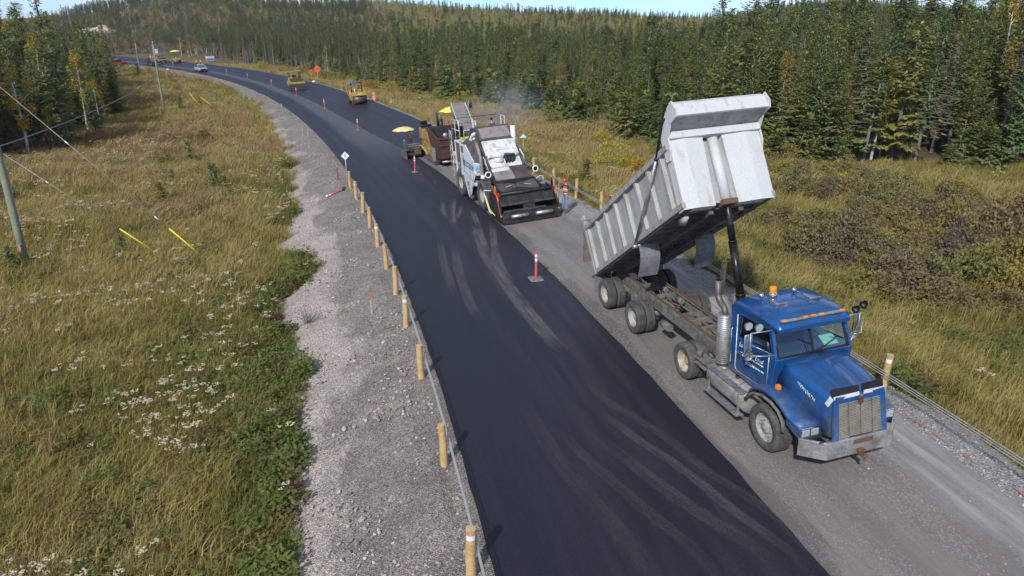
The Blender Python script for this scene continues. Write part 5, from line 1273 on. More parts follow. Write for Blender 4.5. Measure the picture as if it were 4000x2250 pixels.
# ---- tank, steps, stack
for s in (1, -1):
    mb = MB(); mb.lathe([(-2.66, .001), (-2.66, .30), (-2.62, .33), (-1.14, .33), (-1.10, .30), (-1.10, .001)], (s * .90, 0, .70), 'y', 28); tk = mb.build('fuel_tank', TANK, t)
    mb = MB(); mb.cyl((s * .95, -1.72, 1.0), (s * .95, -1.72, 1.07), .06, n=12); mb.build('filler_cap', DARK, tk)
    for y in (-2.3, -1.45): mb = MB(); mb.lathe([(y - .03, .338), (y + .03, .338)], (s * .90, 0, .70), 'y', 28); mb.build('tank_strap', ALU, tk)
    for z, x, hang in ((.97, 1.14, 0), (.40, 1.24, 1)):
        st = MB(); st.bx(s * (x - .10), s * (x + .10), -2.62, -1.12, z - .025, z); stp = st.build('step', ALU, t, .006)
        hole = MB()
        for i in range(18):
            for j in range(3): hole.cyl((s * (x - .06 + .06 * j), -2.56 + i * .08 + .04 * (j % 2), z - .001), (s * (x - .06 + .06 * j), -2.56 + i * .08 + .04 * (j % 2), z + .003), .012, n=5)
        kind(hole.build('step_tread', DARK, stp), 'stuff')
    mb = MB()
    for y in (-2.5, -1.25): mb.bx(s * 1.2, s * 1.24, y - .02, y + .02, .40, .95)
    mb.build('step_bracket', ALU, t)
mb = MB(); mb.cyl((.97, -2.36, 1.10), (.97, -2.36, 2.40), .165, n=24); mf = mb.build('muffler', BUMPER, t)
mb = MB()
for k in range(23):
    z = 1.16 + k * .053; mb.lathe([(z, .170), (z + .022, .174), (z + .03, .170)], (.97, -2.36, 0), 'z', 24)
mb.build('heat_shield', mat('dull_shield', (.36, .355, .345), .6, .3, .15, 6, col2=(.2, .18, .16), amt=.4), mf)
mb = MB(); mb.tube([(.97, -2.36, 2.40), (.97, -2.36, 2.46), (.97, -2.42, 2.54), (.97, -2.56, 2.60), (.97, -2.66, 2.68), (.97, -2.70, 2.80), (.97, -2.72, 3.12)], [.075, .075, .078, .08, .08, .08, .08], 14); mb.build('exhaust_pipe', PIPE, t)
mb = MB(); mb.cyl((.97, -2.72, 3.0), (.97, -2.72, 3.125), .066, n=14); mb.build('pipe_bore', BLACKP, t)
mb = MB(); mb.tube([(.97, -2.36, 1.10), (.97, -2.33, 1.0), (.92, -2.2, .93), (.8, -2.0, .9)], .09, 10); mb.build('lower_pipe', TANK, t)
mb = MB(); mb.box((1.02, -3.05, .88), (.3, .5, .05)); mb.box((1.02, -3.05, .72), (.3, .5, .04)); mb.cyl((1.08, -3.2, .9), (1.08, -3.2, 1.10), .075, n=14); mb.bar((.5, -2.9, .9), (1.0, -2.9, .9), .05, .05); mb.build('hydraulic_filter', CHASSIS, t)
# ---- roof gear
mb = MB(); mb.lathe([(2.985, .10), (3.04, .10), (3.05, .085), (3.051, .001)], (.20, -1.70, 0), 'z', 20); bcn = mb.build('beacon_base', CHROME, t)
mb = MB(); mb.lathe([(3.05, .078), (3.09, .084), (3.16, .082), (3.20, .072), (3.205, .001)], (.20, -1.70, 0), 'z', 20); mb.build('beacon', AMBER, t)
for x in (.50, -.35):
    mb = MB(); mb.ball((x, -1.70, 3.03), .062, 12, 8); mb.cyl((x, -1.65, 3.03), (x, -1.02, 3.055), .016, .024, 8); mb.box((x, -.98, 3.055), (.30, .03, .10)); mb.cyl((x, -1.7, 2.95), (x, -1.7, 3.0), .025); mb.cyl((x, -1.1, 2.95), (x, -1.1, 3.05), .02); mb.build('roof_horn', CHROME, t)
mb = MB(); mb.hexa([(-.82, -.60, 2.865), (.82, -.60, 2.865), (.82, -.515, 2.83), (-.82, -.515, 2.83), (-.82, -.60, 2.885), (.82, -.60, 2.885), (.82, -.515, 2.85), (-.82, -.515, 2.85)]); 
mb = MB(); mb.bar((-.80, -.56, 2.895), (.80, -.56, 2.895), .09, .02); strip_ = mb.build('marker_light_strip', ALU, t)
for x in (.72, .20, 0, -.20, -.72): mb = MB(); mb.box((x, -.555, 2.915), (.12, .05, .03)); mb.build('marker_light', AMBER, strip_, .008)
mb = MB(); mb.tube([(.93, -1.05, 2.7), (.95, -1.05, 3.0), (.955, -1.05, 3.55)], [.006, .004, .003], 4); mb.build('antenna', BLACKP, t)
for s in (1, -1):    # mirrors
    m_ = MB(); x = s * 1.38
    m_.tube([(s * .95, -.50, 2.16), (s * 1.2, -.62, 2.14), (x, -.72, 2.14)], .016, 6); m_.tube([(s * .93, -.62, 2.70), (s * 1.2, -.68, 2.68), (x, -.74, 2.66)], .013, 6)
    m_.tube([(x, -.74, 2.66), (x, -.73, 2.12)], .015, 6); m_.tube([(s * 1.28, -.76, 2.62), (s * 1.50, -.76, 2.62), (s * 1.50, -.76, 2.14), (s * 1.28, -.76, 2.14)], .012, 6); m_.tube([(s * .95, -.45, 2.18), (x, -.74, 2.4)], .010, 5)
    arm = m_.build('mirror_bracket', ALU, t)
    mb = MB(); mb.box((s * 1.38, -.80, 2.40), (.19, .05, .42)); mb.build('mirror', CHROME, arm, .015)
    mb = MB(); mb.lathe([(-.04, .001), (-.03, .09), (.0, .105), (.01, .10)], (s * 1.34, -.80, 2.08), 'y', 14); mb.build('convex_mirror', ALU, arm)
    for (dx, dz, dy) in ((1.22, 2.78, -.70), (1.45, 2.84, -.74)):
        mb = MB(); mb.lathe([(-.09, .001), (-.07, .06), (.0, .095), (.02, .095)], (s * dx, dy, dz), 'y', 14); mb.build('work_lamp', BLACKP if s < 0 else CHROME, arm)
        if s > 0: mb = MB(); mb.lathe([(.022, .088), (.026, .001)], (s * dx, dy, dz), 'y', 14); mb.build('lamp_glass', LENS, arm)
# ------------------------------------------------------------------ people
SKIN = mat('skin', (.42, .25, .18), .6, 0, .08)
DENIM = mat('denim', (.20, .30, .42), .9, 0, .2, 12)
NAVY = mat('navy_shirt', (.03, .022, .05), .9, 0, .2)
TEE = mat('white_tee', (.70, .68, .70), .9, 0, .08)
KHAKI = mat('khaki', (.30, .24, .16), .9, 0, .15)
BOOT = mat('work_boot', (.17, .10, .05), .8, 0, .2)
DKPANT = mat('dark_trousers', (.03, .032, .04), .9, 0, .2)
HIVIS = mat('hivis_orange', (.86, .16, .025), .75, 0, .08)
VEST = mat('vest_orange', (.50, .17, .04), .8, 0, .15)
REFL = mat('reflective_tape', (.72, .74, .42), .5, 0, .06)
HELM_R = mat('helmet_red', (.62, .025, .02), .3, 0, .05)
HELM_T = mat('hat_tan', (.50, .38, .22), .8, 0, .1)
HELM_Y = mat('helmet_dark', (.04, .03, .03), .4, 0, .1)
HAIR = mat('dark_hair', (.03, .022, .018), .8, 0, .2)
WOOD_H = mat('shovel_handle', (.45, .30, .15), .7, 0, .15)
def person(name, label, origin, face, J, shirt, trousers, boots=BOOT, helmet=None, vest=None, cap=None, sleeves_short=True, group=None, sc=1.0, parent_M=None, fingers=True, open_vest=False):
    """J: joints of the pose in body space (x right, y forward, z up, metres); one continuous skinned body"""
    bones = [('pelvis', 'spine'), ('spine', 'chest'), ('chest', 'neck'), ('neck', 'skull'), ('skull', 'crown')]
    for s in 'LR':
        bones += [('chest', 'sh' + s), ('sh' + s, 'el' + s), ('el' + s, 'wr' + s), ('wr' + s, 'ha' + s), ('pelvis', 'hip' + s), ('hip' + s, 'kn' + s), ('kn' + s, 'an' + s), ('an' + s, 'to' + s)]
    rad = {'pelvis': (.135, .115), 'spine': (.135, .11), 'chest': (.155, .115), 'neck': (.058, .058), 'skull': (.078, .088), 'crown': (.07, .08), 'sh': (.062, .062), 'el': (.044, .044), 'wr': (.030, .030), 'ha': (.040, .022), 'hip': (.088, .088), 'kn': (.062, .062), 'an': (.042, .042), 'to': (.045, .032)}
    names = list(J.keys()); vi = {k: i for i, k in enumerate(names)}
    vs = [J[k] for k in names]; es = [(vi[a], vi[b]) for a, b in bones]
    rr_ = [rad.get(k) or rad[k[:-1]] for k in names]
    if fingers:
        for s in 'LR':
            w, h = Vector(J['wr' + s]), Vector(J['ha' + s]); d = (h - w).normalized(); a = d.cross(Vector((0, 1, .3))).normalized(); c = d.cross(a)
            for k, (off, ln) in enumerate(((-.03, .07), (-.01, .08), (.01, .078), (.03, .06))):
                p1 = h + a * off + d * .03; p2 = p1 + d * ln * .5 + c * .012; p3 = p2 + d * ln * .3 + c * .035
                i = len(vs); vs += [tuple(p1), tuple(p2), tuple(p3)]; rr_ += [(.0105, .0105), (.0095, .0095), (.008, .008)]; es += [(vi['ha' + s], i), (i, i + 1), (i + 1, i + 2)]
            p1 = w.lerp(h, .4) - a * .035; p2 = p1 - a * .02 + d * .05 + c * .02; i = len(vs); vs += [tuple(p1), tuple(p2)]; rr_ += [(.012, .012), (.010, .010)]; es += [(vi['wr' + s], i), (i, i + 1)]
    me = bpy.data.meshes.new('body'); me.from_pydata(vs, es, []); o = bpy.data.objects.new('body', me); COL.objects.link(o)
    md = o.modifiers.new('skin', 'SKIN'); md.use_smooth_shade = True
    for i, r_ in enumerate(rr_): sv = me.skin_vertices[0].data[i]; sv.radius = r_; sv.use_root = (i == vi['pelvis'])
    sd = o.modifiers.new('sub', 'SUBSURF'); sd.levels = sd.render_levels = 1
    dg = bpy.context.evaluated_depsgraph_get(); dg.update(); bodyme = bpy.data.meshes.new_from_object(o.evaluated_get(dg)); COL.objects.unlink(o); bpy.data.objects.remove(o)
    bodyme.materials.clear()
    for m_ in (SKIN, shirt, trousers, boots): bodyme.materials.append(m_)
    segs = [(a, b, Vector(J[a]), Vector(J[b])) for a, b in bones]
    def which(p):
        best = None
        for a, b, A, B in segs:
            ab = B - A; t_ = max(0, min(1, (p - A).dot(ab) / max(1e-6, ab.dot(ab)))); d = (p - A - ab * t_).length - .5 * (rad.get(b) or rad[b[:-1]])[0]
            if best is None or d < best[0]: best = (d, a, b, t_)
        _, a, b, t_ = best; k = b[:-1] if b not in ('spine', 'chest', 'neck', 'skull', 'crown') else b
        if k in ('hip', 'kn', 'an'): return 3 if (k == 'an' and t_ > .72) else 2
        if k == 'to': return 3
        if k == 'spine' and t_ < .25: return 2
        if k in ('spine', 'chest', 'sh'): return 1
        if k == 'neck': return 1 if t_ < .45 else 0
        if k == 'el': return 1 if (not sleeves_short or t_ < .62) else 0
        if k == 'wr': return 0 if sleeves_short else 1
        return 0
    for p in bodyme.polygons: p.material_index = which(p.center); p.use_smooth = True
    root = empty(name, origin)
    if parent_M is not None: root.matrix_world = parent_M
    else: root.rotation_euler = (0, 0, face)
    root.scale = (sc, sc, sc)
    bodyme.name = 'body'; link('body', bodyme, None, root)
    sk = Vector(J['skull']); hd = Vector(J['crown']); up = (hd - Vector(J['neck'])).normalized()
    # face
    fw = Vector(J.get('_face', (0, 1, 0))) if False else Vector((0, 1, -.15)).normalized()
    c = sk + up * .035; rt = fw.cross(up).normalized()
    mb = MB()
    for s in (-1, 1): mb.ball(tuple(c + fw * .076 + rt * s * .030), .011, 6, 5)
    mb.build('eyes', HAIR, root)
    mb = MB(); mb.ball(tuple(c + fw * .092 - up * .028), .014, 6, 5, (.8, 1, 1.5)); mb.build('nose', SKIN, root)
    mb = MB(); mb.box(tuple(c + fw * .078 - up * .07), (.045, .012, .010)); mb.build('mouth', mat('lips', (.30, .12, .10), .6), root)
    if helmet:
        mb = MB(); q = c + up * .055
        mb.lathe([(-.01, .150), (0, .152), (.004, .118), (.05, .112), (.09, .085), (.112, .04), (.116, .001)], (0, 0, 0), 'z', 18); mb.box((0, .14, 0), (.16, .10, .012))
        mb.xform(Matrix.Translation(q)); mb.build('hard_hat', helmet, root)
    elif cap:
        mb = MB(); q = c + up * .05; mb.lathe([(-.005, .2), (0, .2), (.006, .105), (.07, .095), (.10, .06), (.11, .001)], tuple(q), 'z', 16); mb.build('hat', cap, root)
    else:
        mb = MB(); mb.ball(tuple(c + up * .035 - fw * .012), .092, 12, 8, (.95, 1.05, 1)); mb.build('hair', HAIR, root)
    if vest:
        mb = MB(); P, S_, C = Vector(J['pelvis']), Vector(J['spine']), Vector(J['chest']); rings = []
        ax = (C - P).normalized(); rt = (Vector(J['shR']) - Vector(J['shL'])).normalized(); f2 = ax.cross(rt) * -1
        for t_, w, d in ((.02, .175, .150), (.25, .175, .145), (.55, .19, .150), (.85, .20, .150), (1.05, .19, .135), (1.2, .12, .105)):
            cc = P.lerp(C, t_); rings.append([cc + rt * w * math.cos(a) + f2 * d * math.sin(a) for a in (np.linspace(math.pi / 2 + .62, 2.5 * math.pi - .62, 17) if open_vest else np.linspace(0, 2 * math.pi, 17)[:-1])])
        mb.loft(rings, not open_vest, True, False); v = mb.build('safety_vest', vest, root)
        for t_ in (.28, .80):
            mb = MB(); cc = P.lerp(C, t_); w, d = (.181, .152) if t_ < .5 else (.201, .157); rg = []
            for dz in (-.03, .03): rg.append([cc + ax * dz + rt * w * math.cos(a) + f2 * d * math.sin(a) for a in (np.linspace(math.pi / 2 + .62, 2.5 * math.pi - .62, 17) if open_vest else np.linspace(0, 2 * math.pi, 17)[:-1])])
            mb.loft(rg, not open_vest, True, False); mb.build('reflective_band', REFL, v)
    tag(root, label, 'person', group)
    return root
def pose_stand(arms='down', h=1.0):
    J = {'pelvis': (0, 0, .95), 'spine': (0, .0, 1.10), 'chest': (0, 0, 1.32), 'neck': (0, 0, 1.48), 'skull': (0, .02, 1.60), 'crown': (0, .02, 1.68)}
    for s, k in (('L', -1), ('R', 1)):
        J['sh' + s] = (k * .19, 0, 1.40); J['hip' + s] = (k * .10, 0, .88); J['kn' + s] = (k * .11, .03, .48); J['an' + s] = (k * .12, -.02, .09); J['to' + s] = (k * .14, .16, .04)
        if arms == 'down': J['el' + s] = (k * .25, -.03, 1.13); J['wr' + s] = (k * .26, .08, .89); J['ha' + s] = (k * .255, .11, .81)
        elif arms == 'fwd': J['el' + s] = (k * .25, .05, 1.14); J['wr' + s] = (k * .20, .28, 1.08); J['ha' + s] = (k * .18, .36, 1.08)
    return J
def pose_sit():
    J = {'pelvis': (0, 0, .55), 'spine': (0, .0, .70), 'chest': (0, .02, .92), 'neck': (0, .03, 1.08), 'skull': (0, .05, 1.20), 'crown': (0, .05, 1.28)}
    for s, k in (('L', -1), ('R', 1)):
        J['sh' + s] = (k * .19, .02, 1.0); J['hip' + s] = (k * .10, .05, .53); J['kn' + s] = (k * .14, .46, .54); J['an' + s] = (k * .14, .46, .12); J['to' + s] = (k * .15, .64, .06)
        J['el' + s] = (k * .26, .06, .76); J['wr' + s] = (k * .20, .30, .74); J['ha' + s] = (k * .17, .38, .75)
    return J

# worker leaning on a shovel on the right shoulder
J = pose_stand(); J.update(elR=(.27, .16, 1.22), wrR=(.12, .34, 1.40), haR=(.08, .38, 1.45), elL=(-.27, .10, 1.16), wrL=(-.10, .34, 1.22), haL=(-.03, .38, 1.26), anR=(.14, .06, .09), toR=(.15, .24, .04), knR=(.12, .08, .48), skull=(0, .05, 1.60), crown=(0, .08, 1.68))
wf = math.atan2(.30, -.95) * 0
W1 = person('person', 'worker in red hard hat, orange vest and jeans leaning on a shovel', (2.64, 33.95, .235), R(118), J, NAVY, DENIM, helmet=HELM_R, vest=VEST, sc=.965)
sh = empty('shovel', (2.64, 33.95, .235), R(118)); sh.scale = (.965, .965, .965)
mb = MB(); mb.tube([(.03, .42, .34), (.03, .41, 1.2), (.03, .40, 1.86)], .019, 8); mb.build('handle', WOOD_H, sh)
mb = MB(); mb.loft([[(.03 - .1, .43, .40), (.03, .46, .40), (.13, .43, .40), (.03, .45, .41)], [(.03 - .12, .45, .2), (.03, .49, .2), (.15, .45, .2), (.03, .48, .2)], [(-.02, .50, .03), (.03, .51, .02), (.08, .50, .03), (.03, .505, .03)]], True, False); mb.build('blade', DARK, sh)
tag(sh, 'long-handled shovel held upright by the worker in red hard hat', 'shovel')

# ------------------------------------------------------------------ white material transfer machine
MW = mat('machine_white', (.66, .70, .71), .4, 0, .06, 2.5, col2=(.48, .47, .44), amt=.12, coat=.2)
MWD = mat('machine_white_dirty', (.66, .655, .63), .55, 0, .12, 2.6, col2=(.26, .22, .18), amt=.28)
SOOT = mat('sooty_plate', (.10, .088, .082), .6, .1, .25, 2.5, col2=(.045, .040, .038), amt=.5)
GREYP = mat('dusty_grey_plate', (.26, .235, .22), .7, 0, .12, 2, col2=(.16, .14, .13), amt=.4)
BLK = mat('tarry_black', (.018, .017, .017), .5, 0, .35, 4, col2=(.055, .05, .045), amt=.35)
ORANGE = mat('safety_orange', (.78, .15, .03), .5, 0, .15, 6, col2=(.2, .07, .03), amt=.3)
YELLOW_T = mat('yellow_tape', (.72, .60, .05), .6, 0, .1)
FOIL = mat('wrapped_duct', (.72, .73, .72), .45, .1, .12, 8, col2=(.5, .5, .48), amt=.4, bump=.6, bscale=25)
MTV = empty('transfer_machine'); frame_on_road(MTV, (-.245, 35.846, .103), (.36, -.933))
tag(MTV, 'white wheeled asphalt transfer machine with black hopper facing the truck', 'paving machine')
t = MTV
TM_F = tyre_mesh(.78, .56, lug=.02, nl=30, rows=5, bore=.47); RM_F = rim_mesh(.66, .56, .2, RIMW, bolts=10)
for s in (1, -1):
    wheel(t, s * 1.10, 0, .78, s, TM_F, RM_F); wheel(t, s * 1.10, -3.62, .76, s, TM_F, RM_F)
mb = MB(); mb.bx(-.78, .78, -5.0, 1.2, .55, 1.5); mb.build('chassis', BLK, t)
mb = MB(); mb.bx(-1.2, 1.2, -2.6, -1.2, .35, .7); mb.build('belly_tank', BLK, t)
for s in (1, -1):
    x0, x1 = s * 1.36, s * 1.41
    mb = MB(); mb.prism([(-2.98, 3.0), (-2.15, 3.02), (-.82, 2.30), (-.84, 1.50), (-1.62, .46), (-1.93, .26), (-2.12, .40), (-2.72, 1.30), (-3.05, 1.66), (-3.05, 2.0)], x0, x1); pn_ = mb.build('side_panel', MW, t, .012)
    for a_, b_ in (((-2.62, 1.62), (-1.72, 1.46)), ((-1.72, 1.46), (-1.70, .98)), ((-1.50, 1.86), (-1.48, 1.36)), ((-1.48, 1.36), (-.88, 1.30)), ((-2.45, 1.9), (-2.5, 1.5))):
        sm = MB(); sm.bar((x1 + s * .002, *a_), (x1 + s * .002, *b_), .014, .014); sm.build('panel_seam', DARK, pn_)
    for y, z in ((-2.1, 1.3), (-1.0, 1.45), (-2.05, .75), (-1.3, .9)): sm = MB(); sm.box((x1, y, z), (.015, .07, .16)); sm.build('latch', ALU, pn_)
    mb = MB(); mb.tube([(x1 + s * .02, -1.95, .9), (x1 + s * .03, -2.0, 1.12), (x1 + s * .03, -1.85, 1.15), (x1 + s * .03, -1.72, .8), (x1 + s * .03, -1.7, .4)], .014, 5); mb.build('hose', BLACKP, pn_)
    mb = MB(); mb.prism([(-3.95, 1.95), (-3.10, 1.95), (-3.05, 3.0), (-3.98, 2.98)], s * 1.34, s * 1.36); mb.build('screen_panel', mat('mesh_screen', (.14, .13, .10), .8, 0, .2, 14), t)
    mb = MB()
    for y in (-3.98, -3.05): mb.bx(s * 1.33, s * 1.40, y - .05, y + .05, 1.3, 3.05)
    mb.build('panel_post', MW, t)
    mb = MB(); mb.bx(s * .9, s * 1.38, -4.62, -4.0, 1.68, 2.32); bx_ = mb.build('tool_box', MWD, t, .015)
    mb = MB(); mb.box((s * 1.385, -4.44, 2.08), (.01, .07, .20)); mb.box((s * 1.385, -4.18, 2.06), (.01, .07, .20)); mb.box((s * 1.386, -4.31, 2.07), (.01, .09, .10)); mb.build('flag_decal', RED_L, bx_)
    # bin flank
    mb = MB(); mb.add([(s * 1.36, -2.2, 3.02), (s * 1.36, -.84, 2.31), (s * .96, -.36, 2.34), (s * .92, -1.45, 3.34)], [(0, 1, 2, 3)]); mb.add([(s * 1.36, -2.9, 2.98), (s * 1.36, -2.2, 3.02), (s * .92, -1.45, 3.34), (s * .92, -2.6, 3.4)], [(0, 1, 2, 3)]); mb.build('bin_flank', SOOT, t, fixn=False)
    mb = MB(); mb.bar((s * 1.38, -2.18, 3.03), (s * 1.38, -.82, 2.32), .06, .05); mb.build('flank_trim', MWD, t)
    mb = MB(); mb.hexa([(s * .92, -1.2, 1.62), (s * 1.40, -1.2, 1.62), (s * 1.40, -.80, 1.62), (s * .92, -.72, 1.62), (s * .92, -1.2, 2.30), (s * 1.40, -1.2, 2.30), (s * 1.40, -.80, 2.30), (s * .92, -.60, 2.30)]); cor = mb.build('front_corner_box', MWD, t, .02)
    CY = mat('cyan_decal', (.05, .36, .60), .5, 0, .15, 18, col2=(.55, .7, .75), amt=.5)
    mb = MB(); mb.box((s * 1.16, -.655, 2.10), (.42, .012, .16), rot=(0, 0, s * -12)); mb.box((s * 1.14, -.655, 1.92), (.38, .012, .12), rot=(0, 0, s * -12)); mb.build('front_decal', CY, cor)
    for txt, z in (('CITY', 2.10), ('PAVING', 1.92)):
        pass
    mb = MB(); mb.bar((s * .92, -1.5, 3.40), (s * .92, .40, 2.16), .07, .10); mb.build('incline_rail', SOOT, t)
    # round lamps on stalks
    mb = MB(); mb.tube([(s * .98, .55, 2.0), (s * 1.22, .95, 2.0)], .03, 6); lm = mb.build('lamp_stalk', BLK, t)
    mb = MB(); mb.lathe([(-.03, .11), (.03, .11), (.03, .17), (-.03, .17), (-.03, .11)], (s * 1.26, 1.0, 2.0), 'y', 18); mb.build('lamp_ring', WHITEP, lm)
    mb = MB(); mb.lathe([(0, .11), (.005, .001)], (s * 1.26, 1.0, 2.0), 'y', 16); mb.build('lamp_face', BLACKP, lm)
# decals on the visible flank
NAVYD = mat('decal_navy', (.03, .10, .22), .5, 0, .05)
mb = MB(); mb.prism([(-2.80, 2.24), (-.86, 2.13), (-.90, 1.86), (-2.46, 1.92)], 1.412, 1.416); mb.build('name_band', NAVYD, t)
text('name_lettering', 'ROADTEC', .29, WHITE_D, t, (1.418, -1.62, 2.025), (0, 1, -.055), (0, .055, 1), .1)
mb = MB(); mb.prism([(-2.66, 2.50), (-2.48, 2.40), (-2.44, 2.2), (-2.52, 2.08), (-2.40, 1.86), (-2.56, 1.86), (-2.64, 2.1), (-2.56, 2.26)], 1.418, 1.423); mb.build('name_emblem', RED_L, t)
mb = MB(); mb.prism([(-2.88, 2.90), (-2.50, 2.88), (-2.46, 2.55), (-2.84, 2.58)], 1.412, 1.416); dc = mb.build('warning_decal', BLACKP, t)
mb = MB(); mb.box((1.418, -2.68, 2.80), (.006, .22, .08)); mb.box((1.418, -2.66, 2.66), (.006, .2, .10)); mb.build('warning_print', ORANGE, dc)
mb = MB(); mb.bx(1.0, 1.36, -3.4, -.9, 1.45, 2.3); mb.bx(-1.36, -1.0, -3.4, -.9, 1.45, 2.3); mb.build('body_filler', SOOT, t)
# storage bin and front incline
mb = MB(); mb.prism([(-3.0, 1.5), (.1, 1.5), (.30, 2.05), (-1.62, 3.80), (-1.75, 3.88), (-2.6, 3.8), (-3.0, 3.0)], -.90, .90); mb.build('storage_bin', SOOT, t)
def incl(t_, off=0.): return (-1.66 + 1.96 * t_ + off * .62, 3.90 - 1.78 * t_ + off * .78)
def slab(name, x0, x1, ta, tb, off, th, m, bev=.012):
    mb = MB(); a_, b_ = incl(ta, off), incl(tb, off); c_, d_ = incl(tb, off - th), incl(ta, off - th); mb.prism([a_, b_, c_, d_], x0, x1); return mb.build(name, m, t, bev)
slab('upper_hatch_frame', -.92, .92, -.02, .34, .05, .06, SOOT); slab('upper_hatch', -.80, .80, .03, .29, .075, .04, GREYP)
slab('front_panel', -.88, .88, .35, .70, .06, .06, MWD); slab('lower_panel', -.86, .86, .74, .99, .02, .06, MWD)
mb = MB(); a_ = incl(.70, .06); rings = []
for x in np.linspace(-.86, .86, 15): b = .05 + .05 * math.sin(x * 9) ; rings.append([(x, a_[0], a_[1] - .01), (x, a_[0] + .10 + b, a_[1] + .02 + b * .4), (x, a_[0] + .16 + b, a_[1] - .12), (x, a_[0] + .04, a_[1] - .14)])
mb.loft(rings, True, True); mb.build('insulating_blanket', FOIL, t)
mb = MB(); mb.bx(-.55, -.02, -.52, .12, 2.05, 2.72); eng = mb.build('engine_block', BLK, t, .03)
mb = MB(); mb.cyl((.25, -.25, 2.55), (.02, -.1, 2.60), .13, n=14); mb.cyl((.15, .05, 2.42), (.55, .0, 2.46), .16, .12, 14); mb.build('air_cleaner', MWD, eng)
mb = MB()
for k in range(3): mb.cyl((-.06 - .16 * k, .13, 2.2), (-.06 - .16 * k, .13, 2.6), .045, n=8)
mb.build('filters', DARK, eng)
mb = MB(); mb.tube([(.55, -.62, 2.86), (.2, -.5, 2.90), (-.2, -.52, 2.88), (-.55, -.60, 2.86), (-.8, -.75, 2.8)], .10, 10); mb.build('exhaust_blanket', FOIL, t)
mb = MB(); mb.cyl((-.95, -1.05, 2.34), (-.95, -1.10, 3.94), .125, .125, 20); st_ = mb.build('white_stack', WHITEP, t)
mb = MB(); mb.cyl((-.95, -1.10, 3.90), (-.95, -1.10, 3.945), .105, n=16); mb.build('stack_bore', BLK, st_)
mb = MB(); mb.tube([(1.02, -1.35, 3.25), (1.04, -1.0, 2.95), (1.05, -.62, 2.6), (1.06, -.55, 1.9), (1.08, -.50, 1.45), (1.16, -.6, 1.30), (1.3, -.9, 1.28)], .095, 12); mb.build('grey_duct', GREYP, t)
mb = MB(); mb.tube([(1.06, -.42, 1.72), (1.10, -.42, 1.35), (1.25, -.6, 1.18), (1.36, -.95, 1.16)], .12, 12); mb.build('foil_duct', FOIL, t)
mb = MB(); mb.tube([(.98, -1.9, 3.42), (.9, -1.75, 3.62), (.75, -1.7, 3.72), (.98, -1.95, 3.55), (1.1, -2.1, 3.3), (.9, -1.95, 3.15)], .07, 10); mb.cyl((.62, -1.95, 3.30), (1.0, -1.95, 3.30), .15, n=14); mb.build('fan_duct', FOIL, t)
rr = random.Random(9)
for k in range(7):
    mb = MB(); y = rr.uniform(-.9, .3); z = 2.95 - (y + .9) * .7; pts = [(.93 + rr.uniform(0, .1), y, z)]
    for j in range(4): pts.append((.93 + rr.uniform(0, .14), pts[-1][1] + rr.uniform(.02, .2), pts[-1][2] - rr.uniform(.1, .3)))
    mb.tube(pts, .018, 5); mb.build('hydraulic_hose', rr.choice([BLACKP, MWD]), t)
mb = MB(); mb.bx(.98, 1.22, -.6, .2, 1.05, 1.55); mb.build('front_fender_box', BLK, t)
# loading conveyor hood down to the hopper
mb = MB(); mb.prism([(.05, 2.0), (.42, 2.12), (1.25, 1.62), (1.25, 1.45), (.05, 1.45)], -.92, .92); mb.build('loader_hood', SOOT, t, .015)
mb = MB(); mb.prism([(.40, 2.15), (.62, 2.02), (.60, 2.0), (.40, 2.12)], -.05, .90); mb.build('white_plate', MWD, t)
mb = MB(); mb.prism([(.64, 2.025), (1.18, 1.70), (1.16, 1.67), (.62, 1.99)], -.10, .90); mb.build('rubber_sheet', GREYP, t)
mb = MB(); mb.bx(-1.05, 1.05, 1.22, 1.34, 1.52, 1.70); mb.build('hood_bar', BLK, t, .01)
for s in (1, -1):
    mb = MB(); mb.hexa([(s * .02, 1.34, 1.20), (s * 1.02, 1.34, 1.20), (s * 1.02, 2.0, 1.05), (s * .02, 2.0, .98), (s * .02, 1.34, 1.50), (s * 1.02, 1.34, 1.60), (s * 1.02, 2.02, 1.36), (s * .02, 2.02, 1.20)]); sp_ = mb.build('hopper_cover', SOOT, t, .01)
    mb = MB(); mb.box((s * .5, 1.72, 1.47), (.34, .06, .02), rot=(-22, s * 8, s * 14)); mb.build('bare_patch', mat('bare_metal', (.5, .44, .40), .5, .3, .1), sp_)
    mb = MB(); mb.plate([(s * 1.05, 1.3, 1.62), (s * 1.12, 2.1, 1.42), (s * 1.25, 2.2, 1.02), (s * 1.1, 1.3, 1.0)], .03); mb.build('hopper_cheek', BLK, t)
# hopper
mb = MB(); mb.plate([(-1.45, 1.7, .32), (1.45, 1.7, .32), (1.45, 3.15, .22), (-1.45, 3.15, .22)], .06); mb.prism([(1.70, .3), (2.05, .3), (2.05, 1.30), (1.70, 1.36)], -1.42, 1.42); mb.build('hopper_floor', BLK, t)
for s in (1, -1):
    mb = MB(); mb.prism([(1.75, .15), (3.22, .12), (3.20, .70), (2.72, 1.36), (1.75, 1.42)], s * 1.44, s * 1.52); wg = mb.build('hopper_wing', BLK, t, .012)
    mb = MB(); mb.bar((s * 1.49, 2.74, 1.38), (s * 1.49, 3.22, .40), .07, .05); mb.build('wing_edge', ORANGE, wg)
    mb = MB(); mb.prism([(2.35, 1.38), (2.62, 1.36), (2.58, 1.72), (2.46, 1.78)], s * 1.46, s * 1.50); mb.build('wing_ear', ORANGE if s > 0 else BLK, wg)
    mb = MB(); mb.ball((s * 1.42, 2.80, 1.44), .055, 8, 6); mb.box((s * 1.42, 2.80, 1.34), (.14, .05, .08)); mb.build('tail_lamp', RED_L, wg)
    mb = MB(); mb.cyl((s * .62 - .42, 3.42, .42), (s * .62 + .42, 3.42, .42), .085, n=14); mb.build('push_roller', ALU, t)
